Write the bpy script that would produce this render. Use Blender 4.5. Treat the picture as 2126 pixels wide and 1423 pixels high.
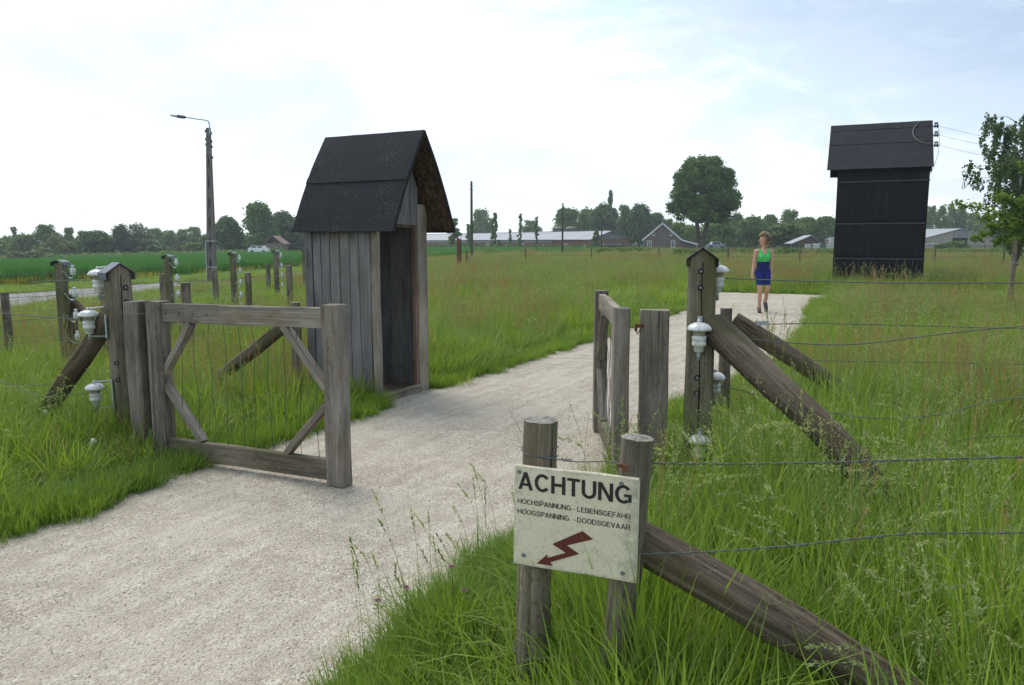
import bpy, math, random
import numpy as np
from mathutils import Matrix, Vector, noise as mnoise

scene = bpy.context.scene
for _o in list(bpy.data.objects):
    bpy.data.objects.remove(_o)
COL = scene.collection
rad = math.radians

# ------------------------------------------------------------------ camera
CAM_H = 1.58
cam_d = bpy.data.cameras.new('camera')
cam = bpy.data.objects.new('camera', cam_d)
COL.objects.link(cam)
cam.location = (0, 0, CAM_H)
PITCH = math.atan((711.5 - 503) / 1600)
cam.rotation_euler = (math.pi / 2 - PITCH, 0, 0)
cam_d.sensor_width = 36
cam_d.lens = 36 * 1600 / 2126
cam_d.clip_start = 0.05
cam_d.clip_end = 3000
scene.camera = cam

# ------------------------------------------------------------------ world, sun, exposure
SUN_EL, SUN_AZ = rad(58), rad(-35)          # azimuth measured from +Y, negative to the left
w = bpy.data.worlds.new('World')
scene.world = w
w.use_nodes = True
nt = w.node_tree
nt.nodes.clear()
N = nt.nodes.new
L = nt.links.new
wo = N('ShaderNodeOutputWorld')
sky = N('ShaderNodeTexSky')
sky.sky_type = 'NISHITA'
sky.sun_disc = False
sky.sun_elevation = SUN_EL
sky.sun_rotation = SUN_AZ
bg1 = N('ShaderNodeBackground')
bg1.inputs['Strength'].default_value = 0.1
L(sky.outputs[0], bg1.inputs['Color'])
tc = N('ShaderNodeTexCoord')


def wmath(op, a, b=None, clamp=False):
    n = N('ShaderNodeMath')
    n.operation = op
    n.use_clamp = clamp
    for i, v in enumerate((a, b)):
        if v is None:
            continue
        if isinstance(v, (int, float)):
            n.inputs[i].default_value = v
        else:
            L(v, n.inputs[i])
    return n.outputs[0]


def wnoise(scale, detail, rough, zs, dist=0.0, off=(0, 0, 0)):
    m = N('ShaderNodeMapping')
    m.inputs['Scale'].default_value = (1, 1, zs)
    m.inputs['Location'].default_value = off
    L(tc.outputs['Generated'], m.inputs['Vector'])
    n = N('ShaderNodeTexNoise')
    n.inputs['Scale'].default_value = scale
    n.inputs['Detail'].default_value = detail
    n.inputs['Roughness'].default_value = rough
    n.inputs['Distortion'].default_value = dist
    L(m.outputs[0], n.inputs['Vector'])
    return n.outputs['Fac']


def wramp(f, stops):
    n = N('ShaderNodeValToRGB')
    e = n.color_ramp.elements
    while len(e) < len(stops):
        e.new(0.5)
    for el, (p, c) in zip(e, stops):
        el.position = p
        el.color = (*c, 1)
    L(f, n.inputs[0])
    return n.outputs[0]


def wmix(f, a, b):
    n = N('ShaderNodeMix')
    n.data_type = 'RGBA'
    for i, v in ((0, f), (6, a), (7, b)):
        if isinstance(v, (int, float)):
            n.inputs[i].default_value = v
        elif isinstance(v, tuple):
            n.inputs[i].default_value = (*v, 1)
        else:
            L(v, n.inputs[i])
    return n.outputs[2]


SKY_GAIN = 0.80
n1 = wnoise(3.2, 6, 0.55, 2.6, 0.4)
n2 = wnoise(9.0, 5, 0.6, 3.0, 0.6, (3.1, 1.7, 0.4))
sep = N('ShaderNodeSeparateXYZ')
L(tc.outputs['Generated'], sep.inputs[0])
base = wramp(n1, [(0.36, (0.50, 0.62, 0.735)), (0.47, (0.62, 0.71, 0.79)), (0.60, (0.80, 0.825, 0.85))])
# soft lower edge: paler, slightly green-blue towards the horizon
hz = wramp(sep.outputs['Z'], [(0.0, (1, 1, 1)), (0.22, (0, 0, 0))])
base = wmix(wmath('MULTIPLY', hz, 0.55), base, (0.68, 0.74, 0.775))
# a slate-blue cloud bank spreads over the upper right of the view
dp = N('ShaderNodeVectorMath')
dp.operation = 'DOT_PRODUCT'
L(tc.outputs['Generated'], dp.inputs[0])
dp.inputs[1].default_value = (0.80, 0.10, 1.55)
bank = wmath('ADD', dp.outputs['Value'], wmath('MULTIPLY', wmath('SUBTRACT', n2, 0.5), 0.55))
bank = wmath('ADD', bank, wmath('MULTIPLY', wmath('SUBTRACT', n1, 0.5), 0.5))
bankf = wramp(bank, [(0.55, (0, 0, 0)), (0.60, (0.34, 0.34, 0.34)), (0.68, (0.62, 0.62, 0.62)), (0.84, (0.97, 0.97, 0.97))])
bankc = wramp(n2, [(0.3, (0.27, 0.36, 0.49)), (0.7, (0.43, 0.515, 0.625))])
col = wmix(bankf, base, bankc)
bg2 = N('ShaderNodeBackground')
bg2.inputs['Strength'].default_value = SKY_GAIN
L(col, bg2.inputs['Color'])
ms = N('ShaderNodeMixShader')
ms.inputs[0].default_value = 0.93
L(bg1.outputs[0], ms.inputs[1])
L(bg2.outputs[0], ms.inputs[2])
L(ms.outputs[0], wo.inputs['Surface'])

sun_d = bpy.data.lights.new('sun', 'SUN')
sun_d.energy = 1.3
sun_d.angle = rad(36)
sun_d.color = (1.0, 0.95, 0.88)
sun = bpy.data.objects.new('sun', sun_d)
COL.objects.link(sun)
_sd = Vector((math.sin(SUN_AZ) * math.cos(SUN_EL), math.cos(SUN_AZ) * math.cos(SUN_EL), math.sin(SUN_EL)))
sun.rotation_euler = _sd.to_track_quat('Z', 'Y').to_euler()

vs = scene.view_settings
vs.view_transform = 'Standard'
vs.look = 'None'
vs.exposure = 1.04
vs.gamma = 1.0
vs.use_curve_mapping = False
scene.render.engine = 'CYCLES'
cy = scene.cycles
cy.max_bounces = 6
cy.diffuse_bounces = 3
cy.glossy_bounces = 2
cy.transmission_bounces = 3
cy.transparent_max_bounces = 4
cy.caustics_reflective = False
cy.caustics_refractive = False
cy.use_denoising = True
cy.denoiser = 'OPENIMAGEDENOISE'
cy.denoising_input_passes = 'RGB_ALBEDO_NORMAL'
cy.denoising_prefilter = 'ACCURATE'

# ------------------------------------------------------------------ object helpers
WM = {}


def add(name, me, M=None, parent=None, smooth=False):
    o = bpy.data.objects.new(name, me)
    COL.objects.link(o)
    M = M if M is not None else (WM[parent.name].copy() if parent else Matrix())
    if parent:
        o.parent = parent
        o.matrix_basis = WM[parent.name].inverted() @ M
    else:
        o.matrix_basis = M
    WM[o.name] = M.copy()
    if smooth and me is not None:
        me.polygons.foreach_set('use_smooth', [True] * len(me.polygons))
    return o


def tag(o, label=None, cat=None, group=None, kind=None):
    for k, v in (('label', label), ('category', cat), ('group', group), ('kind', kind)):
        if v:
            o[k] = v
    return o


def thing(name, label, cat, loc=(0, 0, 0), rz=0.0, group=None):
    o = add(name, None, Matrix.Translation(loc) @ Matrix.Rotation(rz, 4, 'Z'))
    o.empty_display_size = 0.1
    return tag(o, label, cat, group)


def copy_tree(o, parent=None):
    c = o.copy()
    COL.objects.link(c)
    if parent:
        c.parent = parent
    for ch in list(o.children):
        copy_tree(ch, c)
    return c


class MB:
    """collects simple shapes into one mesh"""

    def __init__(s):
        s.v, s.f, s.m = [], [], []

    def add(s, vs, fs, mi=0):
        b = len(s.v)
        s.v += [tuple(v) for v in vs]
        s.f += [tuple(b + i for i in f) for f in fs]
        s.m += [mi] * len(fs)
        return s

    def box(s, c, d, M=None, mi=0):
        x, y, z = (k / 2 for k in d)
        vs = [Vector((c[0] + a * x, c[1] + b * y, c[2] + e * z)) for e in (-1, 1) for a, b in ((-1, -1), (1, -1), (1, 1), (-1, 1))]
        if M:
            vs = [M @ v for v in vs]
        return s.add(vs, [(0, 3, 2, 1), (4, 5, 6, 7), (0, 1, 5, 4), (1, 2, 6, 5), (2, 3, 7, 6), (3, 0, 4, 7)], mi)

    def tube(s, pts, r, n=6, mi=0, cap=True):
        pts = [Vector(p) for p in pts]
        rs = r if isinstance(r, (list, tuple)) else [r] * len(pts)
        up = Vector((0.13, 0.31, 0.94)).normalized()
        vs, fs = [], []
        for i, p in enumerate(pts):
            t = (pts[min(i + 1, len(pts) - 1)] - pts[max(i - 1, 0)])
            if t.length < 1e-9:
                t = Vector((0, 0, 1))
            t.normalize()
            if abs(t.dot(up)) > 0.97:
                up = Vector((1, 0.1, 0)).normalized()
            a = t.cross(up).normalized()
            b = t.cross(a)
            up = -b if (-b).dot(up) > 0 else b
            for k in range(n):
                q = 2 * math.pi * k / n
                vs.append(p + (a * math.cos(q) + b * math.sin(q)) * rs[i])
        for i in range(len(pts) - 1):
            for k in range(n):
                k2 = (k + 1) % n
                fs.append((i * n + k, i * n + k2, (i + 1) * n + k2, (i + 1) * n + k))
        if cap:
            fs.append(tuple(range(n - 1, -1, -1)))
            fs.append(tuple((len(pts) - 1) * n + k for k in range(n)))
        return s.add(vs, fs, mi)

    def lathe(s, prof, n=20, M=None, mi=0):
        vs, fs = [], []
        for r, z in prof:
            for k in range(n):
                a = 2 * math.pi * k / n
                v = Vector((r * math.cos(a), r * math.sin(a), z))
                vs.append(M @ v if M else v)
        for i in range(len(prof) - 1):
            for k in range(n):
                k2 = (k + 1) % n
                fs.append((i * n + k, i * n + k2, (i + 1) * n + k2, (i + 1) * n + k))
        return s.add(vs, fs, mi)

    def ball(s, c, r, n=10, m=7, mi=0):
        rx, ry, rz = r if isinstance(r, (tuple, list)) else (r, r, r)
        vs = [(c[0], c[1], c[2] + rz)]
        for i in range(1, m):
            t = math.pi * i / m
            for k in range(n):
                a = 2 * math.pi * k / n
                vs.append((c[0] + rx * math.sin(t) * math.cos(a), c[1] + ry * math.sin(t) * math.sin(a), c[2] + rz * math.cos(t)))
        vs.append((c[0], c[1], c[2] - rz))
        fs = [(0, 1 + k, 1 + (k + 1) % n) for k in range(n)]
        for i in range(m - 2):
            for k in range(n):
                a, b = 1 + i * n + k, 1 + i * n + (k + 1) % n
                fs.append((a, a + n, b + n, b))
        e = 1 + (m - 2) * n
        fs += [(e + k, len(vs) - 1, e + (k + 1) % n) for k in range(n)]
        return s.add(vs, fs, mi)

    def mesh(s, name, mats):
        me = bpy.data.meshes.new(name)
        me.from_pydata(s.v, [], s.f)
        for m in (mats if isinstance(mats, (list, tuple)) else [mats]):
            me.materials.append(m)
        if any(s.m):
            me.polygons.foreach_set('material_index', s.m)
        me.update()
        return me

    def build(s, name, mats, parent=None, M=None, smooth=False):
        return add(name, s.mesh(name, mats), M, parent, smooth)


def frame(p0, p1, side=None):
    """matrix whose local Z runs p0->p1; local X is as close to `side` as possible"""
    p0, p1 = Vector(p0), Vector(p1)
    z = (p1 - p0).normalized()
    side = Vector(side) if side is not None else (Vector((1, 0, 0)) if abs(z.x) < 0.9 else Vector((0, 1, 0)))
    x = (side - z * side.dot(z)).normalized()
    y = z.cross(x)
    M = Matrix((x, y, z)).transposed().to_4x4()
    M.translation = p0
    return M, (p1 - p0).length


def beam_mesh(Ln, wd, dp, mat, seed, segs=6, bev=0.006, wob=0.003, taper=1.0, skew=0.0):
    """sawn timber: chamfered rectangular section, slightly warped, uneven end"""
    rg = random.Random(seed)
    a, b = wd / 2, dp / 2
    c = min(bev, a * 0.6, b * 0.6)
    sec = [(-a + c, -b), (a - c, -b), (a, -b + c), (a, b - c), (a - c, b), (-a + c, b), (-a, b - c), (-a, -b + c)]
    vs, fs = [], []
    off = rg.random() * 50
    for i in range(segs + 1):
        t = i / segs
        k = 1 + (taper - 1) * t
        ox = wob * mnoise.noise((off, t * 2.3, 0)) * 2
        oy = wob * mnoise.noise((off, t * 2.3, 7)) * 2
        for j, (x, y) in enumerate(sec):
            z = t * Ln
            if i in (0, segs):
                z += skew * x + rg.uniform(-1, 1) * min(0.004, c)
            vs.append((x * k + ox + rg.uniform(-.4, .4) * wob, y * k + oy + rg.uniform(-.4, .4) * wob, z))
    n = 8
    for i in range(segs):
        for j in range(n):
            j2 = (j + 1) % n
            fs.append((i * n + j, i * n + j2, (i + 1) * n + j2, (i + 1) * n + j))
    fs.append(tuple(range(n - 1, -1, -1)))
    fs.append(tuple(segs * n + j for j in range(n)))
    return MB().add(vs, fs).mesh('beam', mat)


def beam(name, p0, p1, wd, dp, mat, parent=None, side=None, seed=0, T=None, **kw):
    if T is not None:
        p0, p1 = T @ Vector(p0), T @ Vector(p1)
        side = (T.to_3x3() @ Vector(side)) if side is not None else None
    M, Ln = frame(p0, p1, side)
    return add(name, beam_mesh(Ln, wd, dp, mat, seed, **kw), M, parent)


def log_mesh(Ln, r0, r1, mats, seed, n=26, segs=16, bend=0.0, rough=0.05, cracks=3, knots=2, dome=0.004):
    rg = random.Random(seed)
    off = rg.random() * 90
    cr = [(rg.uniform(0, 2 * math.pi), rg.uniform(0.08, 0.2), rg.uniform(0, .4), rg.uniform(.5, 1.1)) for _ in range(cracks)]
    kn = [(rg.uniform(0, 2 * math.pi), rg.uniform(.1, .9)) for _ in range(knots)]
    vs, fs = [], []
    for i in range(segs + 1):
        t = i / segs
        r = r0 + (r1 - r0) * t
        bx = bend * math.sin(math.pi * t) + r * 0.15 * mnoise.noise((off, t * 3, 1))
        by = r * 0.15 * mnoise.noise((off, t * 3, 5))
        for k in range(n):
            a = 2 * math.pi * k / n
            q = r * (1 + rough * 1.6 * mnoise.noise((math.cos(a) * 1.5 + off, math.sin(a) * 1.5, t * 2.0))
                     + rough * .5 * mnoise.noise((math.cos(a) * 5 + off, math.sin(a) * 5, t * 3)))
            for ca, cd, c0, c1 in cr:
                aa = ca + 0.25 * mnoise.noise((off + ca, t * 2.5, 2))
                da = abs((a - aa + math.pi) % (2 * math.pi) - math.pi)
                if c0 < t < c1 + .01 and da < math.pi / n * 1.05:
                    q *= 1 - cd
            for ka, kt in kn:
                da = abs((a - ka + math.pi) % (2 * math.pi) - math.pi)
                q += r * .16 * math.exp(-(da / .35) ** 2 - ((t - kt) * Ln / .07) ** 2)
            z = t * Ln
            if i == segs:
                z += rg.uniform(-.0016, .0016)
            vs.append((bx + q * math.cos(a), by + q * math.sin(a), z))
    for i in range(segs):
        for k in range(n):
            k2 = (k + 1) % n
            fs.append((i * n + k, i * n + k2, (i + 1) * n + k2, (i + 1) * n + k))
    mb = MB().add(vs, fs)
    top = [vs[segs * n + k] for k in range(n)]
    cx = sum(v[0] for v in top) / n
    cyy = sum(v[1] for v in top) / n
    inner = [(cx + (v[0] - cx) * .55 + rg.uniform(-.003, .003), cyy + (v[1] - cyy) * .55, v[2] + dome * .7 + rg.uniform(-.0015, .0015)) for v in top]
    cap = top + inner + [(cx, cyy, Ln + dome)]
    cf = []
    for k in range(n):
        k2 = (k + 1) % n
        cf += [(k, k2, n + k2, n + k), (n + k, n + k2, 2 * n)]
    mb.add(cap, cf, 1)
    mb.add([vs[k] for k in range(n)], [tuple(range(n - 1, -1, -1))], 1)
    return mb.mesh('log', mats)


def log(name, p0, p1, r0, r1, mats, parent=None, side=None, seed=0, **kw):
    M, Ln = frame(p0, p1, side)
    me = log_mesh(Ln, r0, r1, mats, seed, **kw)
    o = add(name, me, M, parent)
    me.polygons.foreach_set('use_smooth', [p.material_index == 0 for p in me.polygons])
    return o


def spline(pts, n=8):
    P = [Vector(p) for p in pts]
    if len(P) == 2:
        return [P[0].lerp(P[1], i / n) for i in range(n + 1)]
    out = []
    for i in range(len(P) - 1):
        a = P[max(i - 1, 0)]
        b, c = P[i], P[i + 1]
        d = P[min(i + 2, len(P) - 1)]
        for k in range(n):
            t = k / n
            out.append(0.5 * ((2 * b) + (c - a) * t + (2 * a - 5 * b + 4 * c - d) * t * t + (3 * b - a - 3 * c + d) * t ** 3))
    out.append(P[-1])
    return out


def fast_mesh(name, V, Q, mats, vattr=None, tri=False):
    """numpy verts / quads (or tris) -> mesh"""
    k = Q.shape[1]
    me = bpy.data.meshes.new(name)
    me.vertices.add(len(V))
    me.vertices.foreach_set('co', np.asarray(V, np.float32).ravel())
    me.loops.add(Q.size)
    me.loops.foreach_set('vertex_index', np.asarray(Q, np.int32).ravel())
    me.polygons.add(len(Q))
    me.polygons.foreach_set('loop_start', np.arange(0, Q.size, k, dtype=np.int32))
    if vattr is not None:
        at = me.attributes.new('v', 'FLOAT', 'POINT')
        at.data.foreach_set('value', np.asarray(vattr, np.float32))
    for m in (mats if isinstance(mats, (list, tuple)) else [mats]):
        me.materials.append(m)
    me.update(calc_edges=True)
    return me


# ------------------------------------------------------------------ materials
class NB:
    def __init__(s, name):
        s.mat = bpy.data.materials.new(name)
        s.mat.use_nodes = True
        s.nt = s.mat.node_tree
        s.nt.nodes.clear()
        s.out = s.n('ShaderNodeOutputMaterial')
        s.tc = s.n('ShaderNodeTexCoord')

    def n(s, t):
        return s.nt.nodes.new(t)

    def set(s, sock, v):
        if v is None:
            return
        if isinstance(v, bpy.types.NodeSocket):
            s.nt.links.new(v, sock)
        elif isinstance(v, tuple) and len(v) == 3 and sock.type == 'RGBA':
            sock.default_value = (*v, 1)
        else:
            sock.default_value = v

    def objvec(s, scale=(1, 1, 1), rnd=True):
        v = s.tc.outputs['Object']
        m = s.n('ShaderNodeMapping')
        m.inputs['Scale'].default_value = scale
        s.nt.links.new(v, m.inputs['Vector'])
        if rnd:
            oi = s.n('ShaderNodeObjectInfo')
            k = s.math('MULTIPLY', oi.outputs['Random'], 37.0)
            c = s.n('ShaderNodeCombineXYZ')
            for i in range(3):
                s.nt.links.new(k, c.inputs[i])
            s.nt.links.new(c.outputs[0], m.inputs['Location'])
        return m.outputs[0]

    def posvec(s, scale=(1, 1, 1)):
        g = s.n('ShaderNodeNewGeometry')
        m = s.n('ShaderNodeMapping')
        m.inputs['Scale'].default_value = scale
        s.nt.links.new(g.outputs['Position'], m.inputs['Vector'])
        return m.outputs[0]

    def noise(s, vec, scale, detail=4, rough=.55, dist=0.0):
        n = s.n('ShaderNodeTexNoise')
        s.set(n.inputs['Vector'], vec)
        for k, v in (('Scale', scale), ('Detail', detail), ('Roughness', rough), ('Distortion', dist)):
            n.inputs[k].default_value = v
        return n.outputs['Fac']

    def voro(s, vec, scale, feature='F1', out='Distance', rnd=1.0):
        n = s.n('ShaderNodeTexVoronoi')
        n.feature = feature
        s.set(n.inputs['Vector'], vec)
        n.inputs['Scale'].default_value = scale
        n.inputs['Randomness'].default_value = rnd
        return n.outputs[out]

    def ramp(s, f, stops, interp='LINEAR'):
        n = s.n('ShaderNodeValToRGB')
        n.color_ramp.interpolation = interp
        e = n.color_ramp.elements
        while len(e) < len(stops):
            e.new(.5)
        for el, (p, c) in zip(e, stops):
            el.position = p
            c = c if isinstance(c, tuple) else (c, c, c)
            el.color = (*c, 1)
        s.set(n.inputs[0], f)
        return n.outputs[0]

    def mix(s, f, a, b, blend='MIX'):
        n = s.n('ShaderNodeMix')
        n.data_type = 'RGBA'
        n.blend_type = blend
        s.set(n.inputs[0], f)
        s.set(n.inputs[6], a)
        s.set(n.inputs[7], b)
        return n.outputs[2]

    def math(s, op, a, b=None, clamp=False):
        n = s.n('ShaderNodeMath')
        n.operation = op
        n.use_clamp = clamp
        s.set(n.inputs[0], a)
        s.set(n.inputs[1], b)
        return n.outputs[0]

    def bump(s, h, strength=.5, dist=.01, normal=None):
        n = s.n('ShaderNodeBump')
        n.inputs['Strength'].default_value = strength
        n.inputs['Distance'].default_value = dist
        s.set(n.inputs['Height'], h)
        s.set(n.inputs['Normal'], normal)
        return n.outputs[0]

    def rand(s):
        return s.n('ShaderNodeObjectInfo').outputs['Random']

    def attr(s, name='v'):
        n = s.n('ShaderNodeAttribute')
        n.attribute_name = name
        return n.outputs['Fac']

    def pbsdf(s, color, rough=.7, normal=None, metal=0.0, spec=.3, **kw):
        b = s.n('ShaderNodeBsdfPrincipled')
        s.set(b.inputs['Base Color'], color)
        s.set(b.inputs['Roughness'], rough)
        s.set(b.inputs['Metallic'], metal)
        s.set(b.inputs['Specular IOR Level'], spec)
        s.set(b.inputs['Normal'], normal)
        for k, v in kw.items():
            s.set(b.inputs[k], v)
        return b.outputs[0]

    def done(s, shader):
        s.nt.links.new(shader, s.out.inputs['Surface'])
        return s.mat


def wood_mat(name, dark, mid, light, green=None, gl=(.5, .62), grain=1.0, bumpy=.6, lichen=0.0):
    b = NB(name)
    v = b.objvec((1, 1, 1))
    vs_ = b.objvec((75 * grain, 75 * grain, 2.2))
    fine = b.noise(vs_, 1.0, 5, .65, .3)
    vs2 = b.objvec((230 * grain, 230 * grain, 7))
    hair = b.noise(vs2, 1.0, 3, .6)
    big = b.noise(b.objvec((5, 5, 2.2)), 1.0, 4, .6)
    col = b.ramp(fine, [(.30, dark), (.48, mid), (.68, light)])
    col = b.mix(b.math('MULTIPLY', b.ramp(hair, [(.42, 1.0), (.56, 0.0)]), .45), col, dark)
    col = b.mix(b.ramp(big, [(.34, .55), (.6, 0.0)]), col, tuple(c * .55 for c in dark))
    tint = b.ramp(b.rand(), [(0.0, (.82, .82, .84)), (1.0, (1.12, 1.08, 1.02))])
    col = b.mix(1.0, col, tint, 'MULTIPLY')
    # cracks along the grain
    cr = b.noise(b.objvec((44, 44, 1.1)), 1.0, 2, .5, .2)
    crm = b.ramp(cr, [(.0, 1.0), (.295, 1.0), (.325, 0.0)])
    col = b.mix(b.math('MULTIPLY', crm, .8), col, tuple(c * .3 for c in dark))
    wz = b.noise(b.objvec((3.0, 3.0, .9)), 1.0, 5, .62)
    col = b.mix(b.ramp(wz, [(.46, 0.0), (.64, .65)]), col, b.mix(fine, tuple(min(1, c * .95) for c in mid), tuple(min(1, c * 1.28) for c in light)))
    ws = b.noise(b.objvec((7, 7, 1.6)), 1.0, 4, .6)
    col = b.mix(b.ramp(ws, [(.54, 0.0), (.68, .55)]), col, (mid[0] * .80, mid[1] * .66, mid[2] * .50))
    fl = b.noise(b.objvec((60, 60, 26)), 1.0, 4, .7)
    col = b.mix(b.math('MULTIPLY', b.ramp(fl, [(.57, 0.0), (.64, .75)]), b.ramp(ws, [(.40, .9), (.56, .1)])), col, tuple(c * .5 for c in dark))
    if green:
        g = b.noise(b.objvec((4, 4, 1.5)), 1.0, 5, .6)
        col = b.mix(b.ramp(g, [(gl[0], 0.0), (gl[1], .75)]), col, b.mix(hair, tuple(c * .5 for c in green), green))
    if lichen:
        l = b.voro(v, 60)
        m = b.math('MULTIPLY', b.ramp(l, [(.10, 1.0), (.22, 0.0)]), b.ramp(b.noise(v, 9, 4), [(.55, 0.0), (.66, 1.0)]))
        col = b.mix(b.math('MULTIPLY', m, lichen), col, (.42, .44, .38))
    h = b.math('SUBTRACT', b.math('ADD', fine, b.math('MULTIPLY', hair, .5)), crm)
    return b.done(b.pbsdf(col, .85, b.bump(h, bumpy, .006), spec=.2))


def end_mat(name, dark, light):
    b = NB(name)
    v = b.objvec()
    n = b.noise(v, 30, 5, .65)
    w_ = b.noise(b.objvec((1, 1, .2)), 90, 3, .6)
    col = b.ramp(b.math('ADD', b.math('MULTIPLY', n, .6), b.math('MULTIPLY', w_, .4)), [(.32, dark), (.62, light)])
    return b.done(b.pbsdf(col, .9, b.bump(w_, .7, .006), spec=.15))


def plain_mat(name, color, rough=.6, var=.15, scale=8, metal=0.0, spec=.4, bumps=0.0, bscale=60, bdist=.003):
    b = NB(name)
    v = b.objvec()
    n = b.noise(v, scale, 5, .6)
    col = b.mix(n, tuple(c * (1 - var) for c in color), tuple(min(1, c * (1 + var)) for c in color))
    nm = b.bump(b.noise(v, bscale, 4, .6), bumps, bdist) if bumps else None
    return b.done(b.pbsdf(col, rough, nm, metal=metal, spec=spec))


def leaf_mat(name, c0, c1, trans=.35, patch=None, patch_scale=.12, gloss=.25, pr=(.45, .62)):
    """foliage: per-blade variation (attribute v), per-plant variation, patches over the ground; light passes through"""
    b = NB(name)
    col = b.mix(b.attr('v'), c0, c1)
    t = b.ramp(b.rand(), [(0, (.78, .82, .8)), (.5, (1, 1, 1)), (1, (1.2, 1.12, 1.05))])
    col = b.mix(1.0, col, t, 'MULTIPLY')
    if patch:
        p = b.noise(b.posvec((patch_scale, patch_scale, 0)), 1.0, 4, .6)
        col = b.mix(b.ramp(p, [(pr[0], 0.0), (pr[1], .85)]), col, patch)
    bs = b.pbsdf(col, .55, spec=gloss)
    tr = b.n('ShaderNodeBsdfTranslucent')
    b.set(tr.inputs['Color'], b.mix(1.0, col, (1.25, 1.2, .6), 'MULTIPLY'))
    m = b.n('ShaderNodeMixShader')
    m.inputs[0].default_value = trans
    b.nt.links.new(bs, m.inputs[1])
    b.nt.links.new(tr.outputs[0], m.inputs[2])
    return b.done(m.outputs[0])


M = {}
M['plank'] = wood_mat('weathered_plank', (0.122, 0.120, 0.118), (0.197, 0.195, 0.195), (0.262, 0.262, 0.265), green=(.13, .14, .07), gl=(.60, .74))
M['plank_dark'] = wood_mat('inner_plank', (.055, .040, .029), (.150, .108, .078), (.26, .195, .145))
M['post'] = wood_mat('weathered_post', (0.065, 0.054, 0.040), (0.183, 0.154, 0.116), (0.293, 0.256, 0.199), green=(.12, .13, .045), gl=(.46, .62))
M['gate'] = wood_mat('gate_timber', (0.074, 0.063, 0.052), (0.203, 0.178, 0.148), (0.343, 0.310, 0.262), green=(.13, .13, .07), gl=(.60, .72))
M['pale'] = wood_mat('pale_post', (0.131, 0.113, 0.090), (0.278, 0.247, 0.201), (0.403, 0.363, 0.302), green=(.15, .15, .08), gl=(.58, .75))
M['log'] = wood_mat('log_wood', (0.037, 0.028, 0.019), (0.119, 0.091, 0.063), (0.214, 0.175, 0.129), green=(.10, .10, .045), gl=(.56, .70), grain=.8, bumpy=.9, lichen=.5)
M['round'] = wood_mat('round_post', (0.075, 0.061, 0.045), (0.214, 0.181, 0.134), (0.335, 0.292, 0.222), green=(.14, .15, .06), gl=(.5, .64), grain=.8, bumpy=.8)
M['end'] = end_mat('end_grain', (.085, .075, .062), (.36, .33, .285))
M['zinc'] = plain_mat('zinc_sheet', (.11, .125, .15), .45, .3, 9, metal=.35, spec=.5)
M['felt_edge'] = plain_mat('felt_edge', (.012, .012, .013), .9, .3, 40, bumps=.4)
M['galv'] = plain_mat('galvanised_steel', (.42, .45, .47), .45, .25, 30, metal=.7)
M['wire'] = plain_mat('fence_wire', (.11, .115, .112), .6, .25, 30, metal=.2)
M['wire_dark'] = plain_mat('dark_wire', (.06, .065, .07), .6, .25, 30, metal=.3)
M['rust'] = plain_mat('rusty_steel', (.16, .062, .03), .85, .4, 12, bumps=.3)
M['bolt'] = plain_mat('bolt_steel', (.22, .24, .25), .45, .2, 50, metal=.6)
M['hole'] = plain_mat('bolt_hole', (.006, .005, .005), .9)


def porcelain():
    b = NB('white_porcelain')
    v = b.objvec()
    d = b.ramp(b.noise(v, 22, 5, .65), [(.46, 0.0), (.68, .65)])
    col = b.mix(d, (.64, .645, .63), (.30, .285, .225))
    return b.done(b.pbsdf(col, .12, spec=.5))


M['porc'] = porcelain()
M['porc_neck'] = plain_mat('stained_porcelain', (.30, .28, .22), .3, .4, 40)


def felt():
    b = NB('roofing_felt')
    v = b.objvec()
    g = b.noise(v, 420, 2, .6)
    big = b.noise(v, 3.5, 5, .6)
    col = b.ramp(g, [(.3, (.007, .008, .0095)), (.7, (.029, .031, .037))])
    col = b.mix(b.math('MULTIPLY', big, .35), col, (.033, .034, .04))
    sp = b.voro(v, 48)
    m = b.math('MULTIPLY', b.ramp(sp, [(.16, 1.0), (.27, 0.0)]), b.ramp(b.noise(v, 3.2, 4, .65), [(.46, 0.0), (.62, 1.0)]))
    col = b.mix(b.math('MULTIPLY', m, .5), col, b.ramp(b.noise(v, 14, 2), [(.45, (.26, .27, .22)), (.55, (.30, .19, .06))]))
    return b.done(b.pbsdf(col, .9, b.bump(b.math('ADD', g, b.math('MULTIPLY', b.noise(v, 6, 3), 1.5)), .5, .004), spec=.25))


M['felt'] = felt()


def tarpaper():
    b = NB('tar_paper')
    v = b.objvec()
    n = b.noise(v, 3, 6, .65)
    st = b.noise(b.objvec((7, 7, .6)), 1.0, 4, .6)
    col = b.mix(n, (.0045, .0048, .0056), (.0115, .0122, .0146))
    col = b.mix(b.ramp(st, [(.54, 0.0), (.72, .65)]), col, (.027, .030, .037))
    h = b.math('ADD', b.noise(v, 2.3, 3, .5), b.math('MULTIPLY', b.noise(v, 90, 2), .05))
    return b.done(b.pbsdf(col, .78, b.bump(h, .5, .06), spec=.25))


M['tar'] = tarpaper()


def osb():
    b = NB('chip_board')
    v = b.objvec((1, 1, 1))
    d = b.n('ShaderNodeMapping')
    d.inputs['Scale'].default_value = (14, 34, 14)
    d.inputs['Rotation'].default_value = (0, 0, .6)
    b.nt.links.new(b.tc.outputs['Object'], d.inputs[0])
    c = b.voro(d.outputs[0], 1.6, out='Color')
    col = b.ramp(c, [(.15, (.035, .021, .012)), (.5, (.082, .053, .032)), (.9, (.14, .098, .06))])
    col = b.mix(b.ramp(b.noise(v, 5, 4), [(.35, .6), (.65, 0.0)]), col, (.025, .016, .010))
    return b.done(b.pbsdf(col, .8, b.bump(c, .3, .004), spec=.2))


M['osb'] = osb()


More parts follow.
